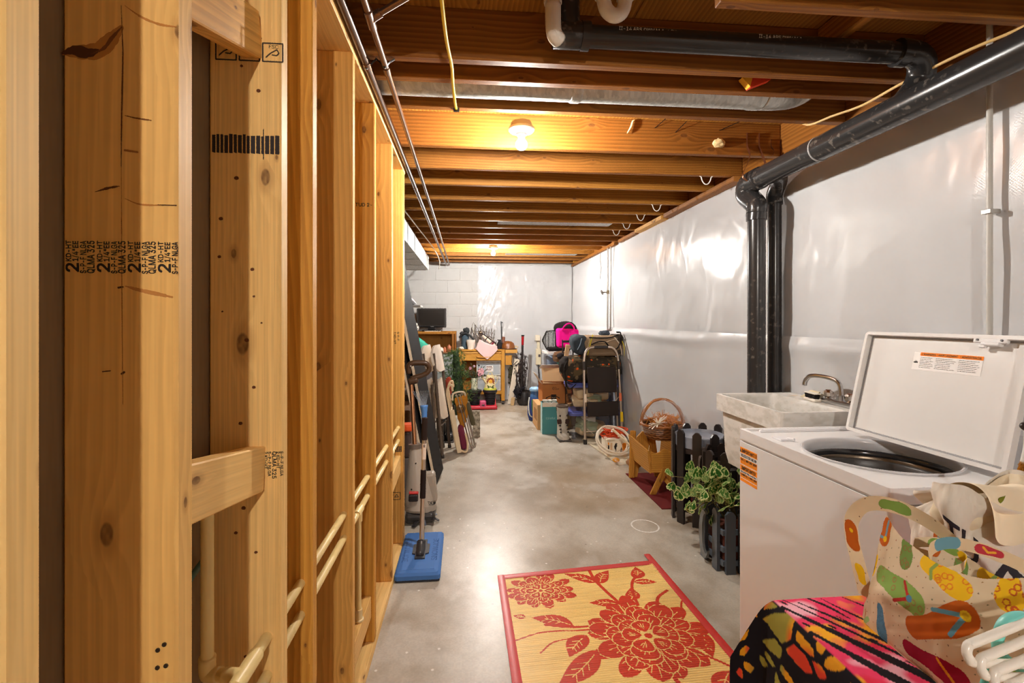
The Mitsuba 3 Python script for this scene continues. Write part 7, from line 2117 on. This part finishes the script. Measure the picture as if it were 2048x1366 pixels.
part(k, 'canvas', disp(mv(hullmesh([(-.09, 0, .18), (.04, 0, .22), (.055, .03, .02), (-.005, .0, -.17), (-.06, .02, -.04), (.05, .12, .0), (-.06, .12, .12)]), (-.045, 5.20, .36)).subdivide().subdivide().subdivide(), .012, 14), (176, 118, 44), 'cloth', True)
part(k, 'cord_wrap', cat(*[tube([(-.07 + r_ * math.cos(t), 5.165, .43 + r_ * .9 * math.sin(t)) for t in np.linspace(0, 2 * PI, 18, endpoint=False)], .0032, 6, 2, True) for r_ in (.022, .034, .046)]), (60, 46, 30), 'satin', True)
part(k, 'canvas_fold', disp(mv(rbox(.05, .10, .26, .02), (.03, 5.26, .36), (0, -16, 0)), .012, 18), (88, 82, 62), 'cloth', True)
part(k, 'hub', ell((-.075, 5.155, .455), (.014, .010, .014), sub=2), (220, 214, 204), 'chrome', True)
solo('mottled_slab', mv(rbox(.085, .03, .30, .006), (.103, 5.72, .153), (-3, 0, 6)), None, 'stone', 'mottled grey-brown slab standing on the floor past the leaning chairs', 'slab', smooth=30)
k = thing('orange_bottle', 'small orange bottle on the floor between the camp chair and the red stepper', 'bottle')
part(k, 'body', lathe([(0, 0), (.04, 0), (.042, .02), (.04, .13), (.03, .15), (0, .15)], 20, (-.045, 7.3, 0.002)), (70, 78, 96), 'satin')
part(k, 'cap', lathe([(0, .15), (.032, .15), (.032, .22), (.026, .235), (0, .235)], 20, (-.045, 7.3, 0.002)), (236, 100, 30), 'satin')
# boots and bits in the gloom behind the chairs
for i, (x, y) in enumerate([(-.30, 5.6), (-.20, 5.65)]):
    k = thing('rubber_boot', ('black rubber boot in the gloom behind the folding chairs, left of the pair', 'black rubber boot in the gloom behind the folding chairs, right of the pair')[i], 'boot')
    part(k, 'shaft', lathe([(.05, .0), (.052, .08), (.05, .2), (.058, .36), (.05, .36), (.04, .2)], 20, (x, y, .02)), (30, 29, 31), 'satin')
    part(k, 'foot', mv(rbox(.095, .24, .09, .04), (x, y - .06, .05)), (30, 29, 31), 'satin', True)
    part(k, 'sole', mv(rbox(.10, .26, .018, .006), (x, y - .06, .009)), (70, 66, 62), 'satin', 30)
for i, (x, y, h_) in enumerate([(-.60, 4.4, 1.1), (-.66, 4.9, 1.2)]):
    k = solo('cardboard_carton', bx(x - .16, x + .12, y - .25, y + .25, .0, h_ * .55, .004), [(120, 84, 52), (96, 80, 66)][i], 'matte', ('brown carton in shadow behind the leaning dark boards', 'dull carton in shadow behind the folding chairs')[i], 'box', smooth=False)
# ------------------------------------------------------------------ lamps
def outward(m):
    c = m.vertices.mean(0)
    if (m.face_normals * (m.triangles_center - c)).sum() < 0:
        m.invert()
    return m


def lamp(i, label):
    (x, y, z), power = BULBS[i]
    k = thing('ceiling_lamp', label, 'light fixture')
    zb = (2.325, ZJ, 2.325)[i]
    L = (x, y, 0)
    part(k, 'junction_box', lathe([(0, zb + 0.02), (0.052, zb + 0.02), (0.054, zb), (0.054, zb - 0.004), (0, zb - 0.004)], 8, L), (168, 164, 156), 'satin')
    part(k, 'holder', lathe([(0.05, zb - 0.004), (0.064, zb - 0.008), (0.066, zb - 0.018), (0.06, zb - 0.026), (0.034, zb - 0.036), (0.0, zb - 0.037)], 32, L), (232, 228, 218), 'satin')
    part(k, 'socket', lathe([(0, z + 0.026), (0.0165, z + 0.026), (0.020, zb - 0.048), (0.026, zb - 0.044), (0.026, zb - 0.034), (0, zb - 0.034)], 24, L), (205, 200, 190), 'satin')
    s = outward(lathe([(0.0002, z - 0.030), (0.012, z - 0.0275), (0.022, z - 0.0205), (0.0285, z - 0.009), (0.030, z), (0.0275, z + 0.012), (0.02, z + 0.022), (0.015, z + 0.03)], 24, L))
    key = part(k, 'bulb', s, (255, 250, 240), 'matte', True)
    scene[key]['emitter'] = {'type': 'area', 'radiance': {'type': 'rgb', 'value': [power * 100 * c for c in BULB_TINT]}}
    return k


lamp(0, 'bare glowing bulb in a white porcelain holder on the nearer bright joist')
lamp(1, 'small bare glowing bulb hanging under the far joists near the back wall')
lamp(2, 'bare bulb in a white holder behind the photographer')
